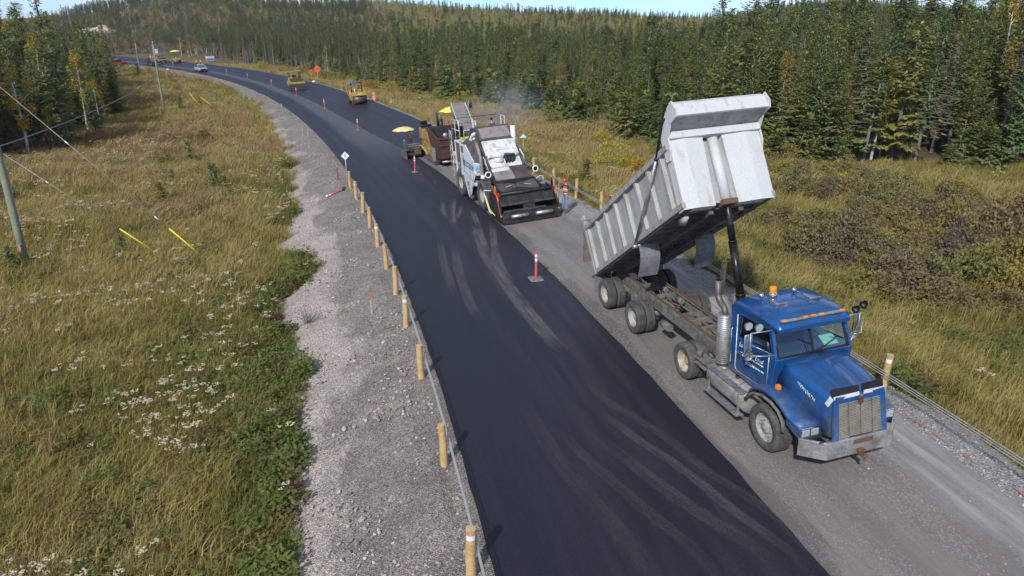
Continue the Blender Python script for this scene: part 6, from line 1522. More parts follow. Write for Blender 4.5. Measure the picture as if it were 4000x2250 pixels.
mb = MB(); mb.tube([(-1.46, 2.76, 1.38), (1.46, 2.76, 1.38)], .07, 8); mb.build('hopper_bar', BLK, t)
mb = MB(); mb.hexa([(-1.40, 2.80, .95), (1.40, 2.80, .95), (1.40, 2.86, .95), (-1.40, 2.86, .95), (-1.40, 2.66, 1.32), (1.40, 2.66, 1.32), (1.40, 2.72, 1.32), (-1.40, 2.72, 1.32)]); mb.build('upper_apron', BLK, t)
mb = MB(); mb.bar((-1.38, 2.92, .90), (1.38, 2.92, .90), .12, .10); mb.build('apron_beam', SOOT, t)
mb = MB(); mb.bar((-.85, 3.12, .62), (1.32, 3.12, .62), .06, .08); mb.build('lower_beam', SOOT, t)
for x in (-.9, 0, .9): mb = MB(); mb.plate([(x, 2.78, 1.28), (x, 2.98, .92), (x, 2.80, .92)], .02); mb.build('apron_rib', SOOT, t)
mb = MB(); mb.box((.0, 3.06, .72), (.62, .05, .40), rot=(14, 0, 0)); mb.build('centre_plate', BLK, t)
mb = MB(); mb.bx(-1.42, 1.42, 2.95, 3.18, .20, .55); mb.build('front_sill', BLK, t, .012)
mb = MB(); mb.prism([(3.16, .50), (3.36, .36), (3.36, .06), (3.16, .08)], -1.46, 1.46); mb.build('push_bar_housing', BLK, t, .012)
mb = MB(); mb.tube([(1.5, 2.0, 1.45), (1.78, 1.75, 1.45), (1.80, 1.8, 1.3), (1.76, 2.3, .55), (1.70, 2.5, .45)], .022, 6); bb = mb.build('guard_rail', WHITEP, t)
mb = MB(); mb.tube([(1.77, 1.9, 1.22), (1.74, 2.35, .62), (1.62, 2.7, .38)], .026, 6); mb.build('yellow_rail', YELLOW_T, bb)
mb = MB(); mb.tube([(-1.15, 1.3, 1.55), (-1.35, 1.3, 1.68), (-1.5, 1.35, 1.66), (-1.5, 1.4, 1.4)], .022, 6); mb.build('guard_rail', WHITEP, t)
# operator platform
mb = MB(); mb.bx(-1.38, 1.38, -4.6, -3.0, 2.86, 2.94); mb.build('platform', SOOT, t)
mb = MB(); mb.bx(.95, 1.38, -3.9, -3.3, 2.94, 3.06); mb.build('platform_box', MWD, t, .02)
def rail(pts, r=.021, m=MWD, nm='handrail'): mb = MB(); mb.tube(pts, r, 6); return mb.build(nm, m, t)
for s in (1, -1):
    xx = s * 1.34
    rail([(xx, -4.5, 2.94), (xx, -4.5, 4.12), (xx - s * .03, -3.25, 4.14), (xx - s * .03, -3.2, 2.94)]); rail([(xx, -4.5, 3.60), (xx, -3.2, 3.62)])
    rail([(xx, -3.9, 2.94), (xx, -3.9, 4.12)])
rail([(1.34, -4.5, 4.12), (0, -4.55, 4.10), (-1.34, -4.5, 4.12)], .018, DARK); rail([(0, -4.55, 2.94), (0, -4.55, 4.1)], .018, DARK)
rail([(.55, -3.1, 2.94), (.55, -3.1, 3.62), (1.1, -3.1, 3.62), (1.1, -3.1, 2.94)])
rail([(1.42, -4.72, .45), (1.46, -4.72, 3.35), (1.46, -4.72, 3.5), (1.46, -4.4, 3.45), (1.44, -4.35, 2.9)]); rail([(1.42, -4.40, .45), (1.44, -4.40, 3.0)])
for k in range(7): rail([(1.43, -4.72, .6 + .38 * k), (1.43, -4.40, .6 + .38 * k)], .016, MWD, 'ladder_rung')
mb = MB(); mb.lathe([(-.02, .001), (-.02, .15), (.02, .16), (.03, .001)], (1.78, -4.35, 3.28), 'y', 16); mb.build('round_mirror', ALU, t)
mb = MB(); mb.box((.85, -3.7, 3.12), (.5, .34, .12)); mb.build('yellow_cover', YELLOW_T, t, .03)
mb = MB(); mb.box((1.0, -3.95, 3.25), (.4, .4, .1)); mb.box((1.0, -4.15, 3.5), (.4, .08, .45)); mb.build('seat', BLACKP, t, .03)
mb = MB(); mb.lathe([(-.012, .15), (.012, .16), (.012, .13), (-.012, .15)], (1.05, -3.55, 3.45), 'y', 16); mb.build('steering_wheel', DARK, t)
# discharge conveyor out over the paver
ca, cb = Vector((.55, -3.7, 3.02)), Vector((-.62, -9.6, 4.22)); cd = (cb - ca).normalized(); cr_ = Vector((cd.y, -cd.x, 0)).normalized() * -1; cu = cr_.cross(cd); cu = cu if cu.z > 0 else -cu
def cpt(l, x, z): return tuple(ca + (cb - ca) * l + cr_ * x + cu * z)
mb = MB(); mb.hexa([cpt(0, -.40, -.32), cpt(0, .40, -.32), cpt(1, .40, -.32), cpt(1, -.40, -.32), cpt(0, -.40, 0), cpt(0, .40, 0), cpt(1, .40, 0), cpt(1, -.40, 0)]); cv = mb.build('discharge_conveyor', SOOT, t)
for l0, l1 in ((.22, .42), (.44, .66), (.68, .96)): mb = MB(); mb.hexa([cpt(l0, -.37, .003), cpt(l0, .37, .003), cpt(l1, .37, .003), cpt(l1, -.37, .003), cpt(l0, -.37, .03), cpt(l0, .37, .03), cpt(l1, .37, .03), cpt(l1, -.37, .03)]); mb.build('conveyor_cover', GREYP, cv)
for x in (-.43, .43): mb = MB(); mb.bar(cpt(.05, x, .12), cpt(.98, x, .12), .05, .05); [mb.bar(cpt(l, x, .12), cpt(l + .08, x, -.25), .03, .03) for l in (.1, .3, .5, .7)]; mb.build('conveyor_truss', MWD, cv)
mb = MB(); mb.hexa([cpt(.92, -.46, -.40), cpt(.92, .46, -.40), cpt(1.06, .46, -.40), cpt(1.06, -.46, -.40), cpt(.92, -.44, .06), cpt(.92, .44, .06), cpt(1.05, .44, .02), cpt(1.05, -.44, .02)]); hd_ = mb.build('conveyor_head', GREYP, cv, .03)
mb = MB(); mb.cyl(cpt(.98, -.46, -.1), cpt(.98, -.85, -.1), .13, n=12); mb.build('head_motor', BLK, cv)
mb = MB(); mb.tube([cpt(.98, -.80, -.02), cpt(.97, -.78, .35), cpt(.93, -.70, .5), cpt(.86, -.56, .38), cpt(.80, -.48, .02)], .035, 8); mb.build('head_hose', GREYP, cv)
mb = MB(); mb.tube([(.1, -3.6, 2.9), (.05, -4.3, 3.9), (-.1, -5.6, 3.6)], .04, 6); mb.bar((.4, -3.4, 2.9), (.4, -3.7, 4.1), .06, .06); mb.build('conveyor_lift', MWD, cv)
Mw = MTV.matrix_world.copy()
J = pose_stand('fwd')
person('person', 'operator with dark hair and blue shirt behind the white machine rail', (0, 0, 0), 0, J, mat('blue_shirt', (.06, .11, .26), .9, 0, .15), DKPANT, parent_M=Mw @ Matrix.Translation((-.88, -4.15, 2.42)) @ Matrix.Rotation(R(200), 4, 'Z'), fingers=False, sc=.9)

# ------------------------------------------------------------------ yellow paver behind it
PY = mat('paver_yellow', (.42, .26, .065), .55, 0, .15, 3, col2=(.22, .15, .07), amt=.5)
HOPR = mat('hopper_maroon', (.12, .048, .034), .75, 0, .25, 3, col2=(.06, .04, .033), amt=.5)
TRK = mat('track_dusty', (.15, .13, .11), .85, 0, .25, 6, col2=(.07, .06, .05), amt=.5)
PAV = empty('asphalt_paver'); frame_on_road(PAV, (-4.035, 48.066, .109), (.35, -.937)); t = PAV
tag(PAV, 'yellow tracked asphalt paver with maroon hopper laying the right lane', 'paving machine')
for s in (1, -1):
    mb = MB(); prof = [(.05, .30), (-.08, .06), (-.2, 0), (-2.5, 0), (-2.62, .08), (-2.72, .30), (-2.62, .50), (-2.4, .58), (-.3, .58), (-.05, .52)]
    mb.prism(prof, s * .92, s * 1.22); tk = mb.build('crawler_track', TRK, t)
    for k in range(26):
        y = -.2 - k * .092; q = MB(); q.bx(s * .90, s * 1.24, y - .025, y + .025, -.015, .01); q.bx(s * .90, s * 1.24, y - .025, y + .025, .572, .60); 
        if k % 2 == 0: q.build('track_pad', TRK, tk)
    for y in (-.35, -.85, -1.35, -1.85, -2.35): q = MB(); q.cyl((s * 1.20, y, .24), (s * 1.25, y, .24), .19 if y in (-.35, -2.35) else .15, n=14); q.build('road_wheel', TRK, tk)
    mb = MB(); mb.prism([(-.05, .40), (-.02, 1.20), (-2.3, 1.36), (-2.35, .70), (-.9, .62)], s * 1.22, s * 1.28); sg = mb.build('side_guard', PY, t, .015)
    text('side_lettering', 'CAT', .26, WHITE_D, sg, (s * 1.285, -1.15, .98), (0, s * 1, 0), (0, 0, 1)) if s > 0 else None
    mb = MB(); mb.bx(s * 1.14, s * 1.34, -.12, .06, .32, 1.22); mb.build('front_post', GREYP, t, .02)
    # hopper wings of the insert
    mb = MB(); mb.hexa([(s * .95, -1.2, .70), (s * 1.05, -1.2, .70), (s * 1.12, .95, .62), (s * 1.02, .95, .62), (s * 1.18, -1.45, 2.42), (s * 1.26, -1.45, 2.42), (s * 1.30, 1.30, 2.02), (s * 1.22, 1.30, 2.02)]); hp = mb.build('hopper_side', HOPR, t)
    for y in (-.9, -.2, .5): q = MB(); q.bar((s * 1.10, y, .8), (s * 1.30, y - .1, 2.2), .07, .06); q.build('hopper_rib', HOPR, hp)
mb = MB(); mb.hexa([(-1.05, .90, .60), (1.05, .90, .60), (1.05, .98, .60), (-1.05, .98, .60), (-1.25, 1.22, 2.02), (1.25, 1.22, 2.02), (1.25, 1.30, 2.02), (-1.25, 1.30, 2.02)]); hf = mb.build('hopper_front', HOPR, t)
for z, y in ((1.05, 1.06), (1.5, 1.18), (1.95, 1.29)): q = MB(); q.bar((-1.15, y + .02, z), (1.15, y + .02, z), .07, .08); q.build('hopper_beam', HOPR, hf)
mb = MB(); mb.hexa([(-1.0, -1.3, .7), (1.0, -1.3, .7), (1.0, -1.22, .7), (-1.0, -1.22, .7), (-1.2, -1.5, 2.42), (1.2, -1.5, 2.42), (1.2, -1.42, 2.42), (-1.2, -1.42, 2.42)]); mb.build('hopper_back', BLK, t)
mb = MB(); mb.plate([(-1.0, -1.2, .75), (1.0, -1.2, .75), (1.05, .9, .72), (-1.05, .9, .72)], .05); mb.ball((0, -.1, .8), .8, 16, 8, (1.15, 1.15, .95)); mb.build('hot_mix', BLK, t)
mb = MB(); mb.bx(-1.1, 1.1, -.2, .7, .35, .62); mb.build('front_frame', BLK, t, .02)
mb = MB(); mb.cyl((.95, .82, .36), (.1, .82, .36), .08, n=12); mb.cyl((-.1, .82, .36), (-.95, .82, .36), .08, n=12); mb.build('push_rollers', ALU, t)
mb = MB(); mb.prism([(-1.55, .6), (-1.55, 1.75), (-2.3, 1.85), (-3.6, 1.55), (-3.7, .75), (-2.6, .6)], -1.15, 1.15); bd = mb.build('tractor_body', PY, t, .03)
mb = MB(); mb.bx(.35, 1.22, -2.3, -1.6, 1.4, 2.0); mb.prism([(-2.3, 2.0), (-1.6, 2.0), (-1.75, 2.25), (-2.15, 2.25)], .4, 1.1); mb.build('engine_cowl', PY, t, .04)
mb = MB(); mb.bx(.95, 1.25, -3.9, -3.0, 1.4, 2.1); mb.build('console_side', PY, t, .03)
mb = MB(); mb.box((.85, -3.3, 2.26), (.75, .6, .16), rot=(12, 0, 0)); mb.box((.9, -3.65, 2.42), (.5, .22, .32), rot=(-10, 0, 0)); mb.build('covered_console', BLACKP, t, .06)
mb = MB(); mb.cyl((-.05, -2.5, 1.8), (-.05, -2.5, 2.70), .17, n=16); mb.build('muffler', BLK, t)
mb = MB(); mb.tube([(.17, -2.5, 1.8), (.17, -2.5, 2.95), (.17, -2.54, 3.08), (.17, -2.66, 3.12)], .075, 10); mb.cyl((-.1, -2.5, 2.7), (-.1, -2.5, 2.95), .035); mb.build('exhaust_stack', BLK, t)
mb = MB(); mb.bx(-1.25, 1.25, -4.2, -3.6, .95, 1.05); mb.build('operator_deck', SOOT, t)
for s in (1, -1):
    mb = MB(); mb.tube([(s * 1.30, -1.6, .55), (s * 1.36, -2.7, .95), (s * 1.36, -3.3, .9), (s * 1.36, -4.1, .5)], .09, 8); mb.build('tow_arm', PY, t)
    mb = MB(); mb.bx(s * 2.42, s * 2.52, -4.75, -3.25, .03, .55); ep = mb.build('end_plate', TRK, t, .01)
    mb = MB(); mb.cyl((s * 2.40, -3.9, .4), (s * 2.40, -3.9, 1.25), .05, n=8); mb.box((s * 2.40, -3.9, 1.12), (.16, .16, .24)); mb.box((s * 2.44, -3.6, .82), (.10, .34, .36)); mb.build('depth_crank', TRK, t)
    q = MB(); q.box((s * 2.38, -3.96, 1.27), (.12, .12, .16)); q.build('sensor_box', mat('sensor_blue', (.14, .34, .52), .5, 0, .05), t, .01)
mb = MB(); mb.bx(-2.42, 2.42, -4.6, -3.95, .06, .5); sc_ = mb.build('screed', BLK, t, .02)
mb = MB(); mb.bx(-2.4, 2.4, -4.98, -4.62, .42, .48); mb.build('screed_walkway', SOOT, t)
mb = MB(); mb.bar((1.2, -4.1, .95), (2.35, -4.1, .95), .06, .05); mb.bar((1.2, -4.15, .80), (2.35, -4.15, .80), .12, .03); mb.bar((-1.2, -4.1, .95), (-2.35, -4.1, .95), .06, .05); mb.build('screed_beam', ALU, t)
mb = MB()
for s in (1, -1): mb.lathe([(s * 1.3, .16), (s * 2.35, .16)], (0, -3.75, .25), 'x', 10)
mb.build('spreading_augers', BLK, t)
mb = MB(); mb.bx(1.3, 1.75, -3.95, -3.6, .25, .75); mb.build('control_box', RUST, t, .02)
UMB_Y = mat('umbrella_yellow', (.80, .66, .30), .85, 0, .05); UMB_Y2 = mat('umbrella_bright', (.85, .74, .12), .85, 0, .05)
def umbrella(name, label, M_, rad, h, m, drop=.22, pole=1.2, n=8, group=None):
    u_ = empty(name); u_.matrix_world = M_; mb = MB(); vs = [(0, 0, h)]; 
    for k in range(n * 2):
        a = math.pi * k / n; r_ = rad * (1 if k % 2 == 0 else .93); vs.append((r_ * math.cos(a) * .55, r_ * math.sin(a) * .55, h - drop * .32)); 
    for k in range(n * 2):
        a = math.pi * k / n; r_ = rad * (1 if k % 2 == 0 else .93); vs.append((r_ * math.cos(a), r_ * math.sin(a), h - drop - (.0 if k % 2 else .03)))
    N_ = n * 2; fs = [(0, 1 + k, 1 + (k + 1) % N_) for k in range(N_)] + [(1 + k, 1 + N_ + k, 1 + N_ + (k + 1) % N_, 1 + (k + 1) % N_) for k in range(N_)]
    mb.add(vs, fs); c_ = mb.build('canopy', m, u_, fixn=True); sol = c_.modifiers.new('cloth', 'SOLIDIFY'); sol.thickness = .006
    mb = MB(); mb.cyl((0, 0, h - pole), (0, 0, h + .05), .018, n=8); mb.build('pole', ALU, u_)
    for k in range(n): a = 2 * math.pi * k / n; q = MB(); q.bar((0, 0, h - .03), (rad * .97 * math.cos(a), rad * .97 * math.sin(a), h - drop - .03), .01, .01); q.build('rib', DARK, u_)
    tag(u_, label, 'umbrella', group); return u_
Pw = PAV.matrix_world.copy()
umbrella('umbrella', 'cream umbrella on a pole above the left end of the paver screed', Pw @ Matrix.Translation((2.28, -4.3, 0)), .82, 2.22, UMB_Y, .22, 1.2)
umbrella('umbrella', 'bright yellow umbrella half hidden behind the conveyor head', Pw @ Matrix.Translation((-1.25, -3.3, 0)), 1.05, 3.42, UMB_Y2, .30, 1.5)
J = pose_stand('fwd'); J.update(elL=(-.30, .02, 1.16), wrL=(-.40, .12, .95), haL=(-.44, .15, .88))
person('person', 'screed operator in white tee, orange vest and tan hat under cream umbrella', (0, 0, 0), 0, J, TEE, KHAKI, cap=HELM_T, vest=HIVIS, parent_M=Pw @ Matrix.Translation((1.75, -4.78, .46)) @ Matrix.Rotation(R(-25), 4, 'Z'), sc=.86, fingers=False, open_vest=True)
J = pose_stand('fwd')
person('person', 'paver operator in pink-red hard hat behind the paver hopper', (0, 0, 0), 0, J, HIVIS, DKPANT, helmet=mat('helmet_pink', (.75, .06, .09), .4), vest=None, parent_M=Pw @ Matrix.Translation((-.95, -3.9, 1.05)) @ Matrix.Rotation(R(10), 4, 'Z'), sc=.72, fingers=False)
# ------------------------------------------------------------------ rollers
RY = mat('roller_yellow', (.52, .315, .045), .5, 0, .12, 4, col2=(.30, .19, .05), amt=.35)
DRUM = mat('drum_steel', (.16, .13, .11), .45, .4, .2, 5, col2=(.10, .075, .06), amt=.5)
CAMO = mat('camo_cloth', (.22, .22, .23), .9, 0, .2, 16, col2=(.06, .06, .065), amt=.6)
def roller_drums(name, label, M_, umb=None, oplabel=None, group=None):
    t = empty(name); t.matrix_world = M_; tag(t, label, 'road roller', group)
    for y in (-.55, -2.95):
        mb = MB(); mb.lathe([(-.80, .001), (-.80, .44), (-.82, .46), (-.82, .53), (.82, .53), (.82, .46), (.80, .44), (.80, .001)], (0, y, .53), 'x', 32); mb.build('drum', DRUM, t)
    mb = MB(); mb.prism([(.02, .98), (.02, 1.30), (-.3, 1.36), (-1.15, 1.36), (-1.2, 1.0)], -.86, .86); f = mb.build('front_frame', RY, t, .03)
    for x in (-.45, .35): q = MB(); q.box((x, -.5, 1.37), (.5, .5, .03)); q.build('tank_lid', PY, f)
    for x in (-.55, .55): q = MB(); q.box((x, .03, 1.22), (.16, .02, .08)); q.build('head_lamp', LENS, f)
    q = MB(); q.box((-.05, .03, 1.2), (.5, .02, .08)); q.build('plate', WHITEP, f)
    for s in (1, -1):
        mb = MB(); mb.prism([(-.30, .42), (-.05, 1.0), (-1.2, 1.0), (-.80, .42)], s * .83, s * .88); mb.build('drum_yoke', RY, t, .02)
        mb = MB(); mb.tube([(s * .86, -1.0, .50), (s * .88, -1.15, 1.25), (s * .86, -1.5, 1.58), (s * .8, -1.95, 1.50), (s * .8, -2.2, 1.2)], .10, 8); mb.build('side_arch', RY, t)
        mb = MB(); mb.tube([(s * .62, -1.35, 1.0), (s * .62, -1.35, 2.30), (s * .62, -1.5, 2.36)], .055, 6); mb.build('canopy_post', BLACKP, t)
    mb = MB(); mb.prism([(-1.2, .55), (-1.2, 1.1), (-2.2, 1.1), (-3.5, 1.15), (-3.55, .98), (-2.3, .9), (-2.3, .55)], -.80, .80); mb.build('body', RY, t, .03)
    mb = MB(); mb.bx(-.75, .75, -2.3, -1.0, 2.36, 2.43); mb.build('canopy', BLACKP, t, .03)
    mb = MB(); mb.box((-.45, -1.75, 1.25), (.42, .4, .14)); mb.box((-.45, -1.95, 1.52), (.4, .1, .45)); mb.build('seat', BLACKP, t, .03)
    mb = MB(); mb.box((-.30, -1.05, 1.5), (.4, .2, .35), rot=(-20, 0, 0)); mb.build('console', RY, t, .02)
    mb = MB(); mb.cyl((.25, -1.35, 1.1), (.25, -1.35, 1.75), .07, n=10); mb.build('water_bottle', WHITEP, t)
    if umb: umbrella('umbrella', umb, M_ @ Matrix.Translation((.42, -1.9, 0)), .95, 2.80, CAMO, .42, .6)
    if oplabel: person('person', oplabel, (0, 0, 0), 0, pose_sit(), HIVIS, DKPANT, parent_M=M_ @ Matrix.Translation((-.45, -1.78, .76)) @ Matrix.Rotation(R(-25), 4, 'Z'), sc=.92, sleeves_short=False, vest=HIVIS, helmet=HELM_Y, fingers=False)
    return t
SKIRT = mat('skirt_rubber', (.035, .035, .036), .8, 0, .2, 5, col2=(.07, .068, .065), amt=.4)
def roller_tyred(name, label, M_, oplabel=None, group=None):
    t = empty(name); t.matrix_world = M_; tag(t, label, 'road roller', group)
    tw = tyre_mesh(.40, .24, lug=.004, nl=6, rows=1); rw = rim_mesh(.40, .24, .3, RY, bolts=6)
    for x in (-.72, -.26, .20, .66): wheel(t, x, -.75, .40, 1, tw, rw); wheel(t, x * .98, -3.25, .40, 1, tw, rw)
    mb = MB(); mb.plate([(-.96, -.22, .04), (.96, -.22, .04), (.94, -.30, .76), (-.94, -.30, .76)], .03); mb.build('front_skirt', SKIRT, t)
    for s in (1, -1): mb = MB(); mb.plate([(s * .96, -.24, .04), (s * .96, -1.3, .05), (s * .94, -1.3, .76), (s * .94, -.30, .76)], .03); mb.build('side_skirt', SKIRT, t)
    mb = MB(); mb.prism([(-.28, .76), (-.26, .98), (-1.4, 1.15), (-3.7, 1.05), (-3.85, .6), (-3.4, .45), (-2.2, .45), (-1.6, .76)], -.92, .92); mb.build('body', RY, t, .03)
    mb = MB(); mb.prism([(-.38, .99), (-.5, 1.2), (-1.2, 1.40), (-1.75, 1.42), (-1.75, 1.1)], -.80, .80); mb.build('hood_cover', SKIRT, t, .06)
    for s in (.5, -.5): mb = MB(); mb.box((s * 1.5, -.30, .90), (.14, .04, .09)); mb.build('head_lamp', LENS, t)
    for s in (1, -1):
        for y in (-2.05, -3.2): mb = MB(); mb.tube([(s * .72, y, 1.05), (s * .70, y, 2.18)], .045, 6); mb.build('canopy_post', BLACKP, t)
    mb = MB(); mb.bx(-.82, .82, -3.35, -1.85, 2.18, 2.26); mb.build('canopy', GREYP, t, .02)
    mb = MB(); mb.cyl((-.1, -2.2, 2.26), (-.1, -2.2, 2.38), .05, n=8); mb.build('beacon', AMBER, t)
    mb = MB(); mb.box((0, -2.75, 1.2), (.5, .45, .16)); mb.box((0, -2.98, 1.5), (.5, .1, .5)); mb.build('seat', BLACKP, t, .03)
    mb = MB(); mb.bx(.35, .9, -2.4, -1.9, 1.1, 1.5); mb.build('console', RY, t, .03)
    if oplabel: person('person', oplabel, (0, 0, 0), 0, pose_sit(), HIVIS, DKPANT, parent_M=M_ @ Matrix.Translation((0, -2.76, .74)), sc=.9, sleeves_short=False, vest=HIVIS, helmet=None, fingers=False)
    return t
def road_M(Y, e, dirn=-1, yaw=0.):
    """matrix on the road surface, local +Y along the road (dirn -1 = towards the camera)"""
    x, y = road_xy(Y, e); tt = float(edge_t(Y)); F = Vector((tt, 1, 0)).normalized() * dirn; F.rotate(Matrix.Rotation(yaw, 3, 'Z'))
    o = bpy.data.objects.new('tmp', None); frame_on_road(o, (float(x), float(y), float(height(x, y)) + .05), F, .06 * -dirn if True else 0); M_ = o.matrix_world.copy(); bpy.data.objects.remove(o); return M_
def frame_M(o_, f_):
    o = bpy.data.objects.new('tmp', None); frame_on_road(o, o_, f_); M_ = o.matrix_world.copy(); bpy.data.objects.remove(o); return M_
roller_drums('drum_roller', 'yellow steel-drum roller with dark umbrella over its canopy', frame_M((-18.125, 86.806, .235), (.408, -.913)), 'crumpled grey umbrella opened over the steel-drum roller', 'roller driver in orange hi-vis seated on the steel-drum roller')
roller_tyred('tyre_roller', 'yellow roller with black rubber skirt, middle of the fresh lane', frame_M((-31.957, 109.563, .07), (.415, -.91)) @ Matrix.Scale(1.15, 4), 'driver in orange vest seated on the skirted roller')
roller_tyred('tyre_roller', 'far yellow roller with black skirt beside the dark pickup', road_M(191.0, 5.6))
Mf = road_M(188.2, 8.2)
roller_drums('drum_roller', 'small far yellow roller under a bright yellow umbrella', Mf @ Matrix.Scale(.8, 4))
umbrella('umbrella', 'bright yellow umbrella on the small far roller', Mf @ Matrix.Translation((0, -1.5, 0)), 1.35, 3.2, UMB_Y2, .35, 1.6)

# ------------------------------------------------------------------ vehicles at the far end
CAR_G = glass('car_glass', (.10, .13, .14), .05)
def car(name, label, M_, paint, kind_='hatch', cat='car'):
    t = empty(name); t.matrix_world = M_; tag(t, label, cat)
    if kind_ == 'hatch': Ln, W, prof = 4.2, .86, [(-2.05, .35), (-2.1, .75), (-2.0, .98), (-1.75, 1.02), (.75, .98), (1.85, .78), (2.08, .60), (2.1, .35)]; cab_ = [(-1.85, 1.0), (-1.45, 1.42), (-.2, 1.52), (.35, 1.42), (1.15, .96)]; r_, ax_ = .31, (-1.3, 1.3)
    elif kind_ == 'suv': Ln, W, prof = 4.6, .92, [(-2.3, .45), (-2.35, .9), (-2.25, 1.1), (1.0, 1.1), (2.1, 1.0), (2.3, .8), (2.3, .45)]; cab_ = [(-2.2, 1.1), (-2.0, 1.7), (.2, 1.72), (1.0, 1.1)]; r_, ax_ = .36, (-1.4, 1.45)
    else: Ln, W, prof = 5.6, .98, [(-2.8, .55), (-2.82, 1.05), (-2.75, 1.15), (1.15, 1.15), (2.6, 1.08), (2.8, .95), (2.82, .5)]; cab_ = [(-.95, 1.15), (-.75, 1.78), (.45, 1.8), (1.2, 1.14)]; r_, ax_ = .40, (-1.75, 1.85)
    mb = MB(); rings = []
    for y, z in prof: pass
    mb.prism(prof, -W, W); b = mb.build('body', paint, t, .09)
    mb = MB(); wv_ = [(y, z) for y, z in cab_]; lo = min(z for _, z in cab_)
    q = [(y, z) for y, z in cab_]; tp = [z > lo + .2 for _, z in q]
    vs = [(s * (W * (.80 if u_ else .95)), y, z) for s in (1, -1) for (y, z), u_ in zip(q, tp)]; n = len(q)
    mb.add(vs, [tuple(range(n)), tuple(range(n, 2 * n))[::-1]] + [(i, n + i, n + (i + 1) % n, (i + 1) % n) for i in range(n)]); mb.build('cabin_glass', CAR_G if False else BLACKP, t, .02)
    top = [p for p, u_ in zip(q, tp) if u_]; mb = MB(); mb.prism([(y, z - .02) for y, z in top] + [(y, z + .035) for y, z in top[::-1]], -W * .80, W * .80); mb.build('roof', paint, t, .02)
    mb = MB(); mb.add([(-W * .86, q[-1][0] + .01, q[-1][1] + .05), (W * .86, q[-1][0] + .01, q[-1][1] + .05), (W * .76, q[-2][0] + .06, q[-2][1] - .04), (-W * .76, q[-2][0] + .06, q[-2][1] - .04)], [(0, 1, 2, 3)]); mb.build('windshield', mat('far_windscreen', (.10, .13, .14), .08, 0, .05), t, fixn=False)
    for s in (1, -1):
        mb = MB(); mb.bar((s * W * .93, cab_[-1][0] - .05, lo), (s * W * .79, cab_[-2][0], cab_[-2][1]), .06, .05); mb.bar((s * W * .93, cab_[0][0], lo), (s * W * .79, cab_[1][0], cab_[1][1]), .10, .06); mb.build('pillar', paint, t)
        for y in ax_: 
            w = empty('wheel', (s * (W - .08), y, r_), 0, t); m1 = MB(); m1.lathe([(-.11, r_ * .6), (-.11, r_ * .95), (-.08, r_), (.08, r_), (.11, r_ * .95), (.11, r_ * .6)], (0, 0, 0), 'x', 18); m1.build('tyre', RUBBER, w); m1 = MB(); m1.lathe([(s * .09, r_ * .62), (s * .07, r_ * .2), (s * .08, .001)], (0, 0, 0), 'x', 14); m1.build('rim', ALU, w)
        mb = MB(); mb.box((s * W * .74, prof[-2][0] - .10, prof[-2][1] + .06), (.36, .22, .16)); mb.build('head_lamp', LENS, t, .03)
        mb = MB(); mb.box((s * W * .86, prof[0][0] + .0, .85), (.16, .10, .22)); mb.build('tail_lamp', RED_L, t, .02)
        mb = MB(); mb.box((s * (W + .1), cab_[-1][0] - .25, lo + .10), (.16, .10, .12)); mb.build('door_mirror', paint, t, .02)
    mb = MB(); mb.box((0, prof[-2][0] + .01, .62), (W * 1.1, .06, .18)); mb.build('grille', BLACKP if kind_ != 'pickup' else CHROME, t, .02)
    mb = MB(); mb.bx(-W * .95, W * .95, prof[-1][0] - .12, prof[-1][0] + .06, .32, .50); mb.build('bumper', BLACKP if kind_ == 'hatch' else CHROME, t, .02)
    if kind_ == 'pickup': mb = MB(); mb.bx(-W * .82, W * .82, -2.68, -1.05, 1.0, 1.17); mb.build('cargo_bed', BLACKP, t)
    return t
SILVER = mat('silver_paint', (.58, .63, .70), .3, .4, .05, 3, coat=.5); DKBLUE = mat('dark_blue_paint', (.02, .03, .06), .3, .3, .1, 3, coat=.5); REDP = mat('red_paint', (.42, .02, .025), .35, .1, .1, 3, coat=.4)
car('silver_car', 'silver hatchback driving along the left lane towards us', road_M(160.4, 1.9), SILVER)
car('dark_pickup', 'dark blue pickup at the far bend left of the skirted roller', road_M(188.6, 1.9), DKBLUE, 'pickup', 'pickup truck')
car('red_pickup', 'red pickup parked off the far left edge of the road', road_M(199.5, -2.6, 1, R(25)), REDP, 'pickup', 'pickup truck')
car('white_vehicle', 'white vehicle mostly hidden by spruces beside the red pickup', road_M(207, -2.4, -1), WHITEP, 'suv')
J = pose_stand('down')
for Y, e, f_, lb in ((174.6, 6.3, 190, 'left of two far workers in orange standing near the silver car'), (174.2, 7.1, 150, 'right of two far workers in orange standing near the silver car')):
    x, y = road_xy(Y, e); person('person', lb, (float(x), float(y), gz(x, y) + .05), R(f_), J, HIVIS, DKPANT, helmet=HELM_R, vest=HIVIS, fingers=False, sleeves_short=False)

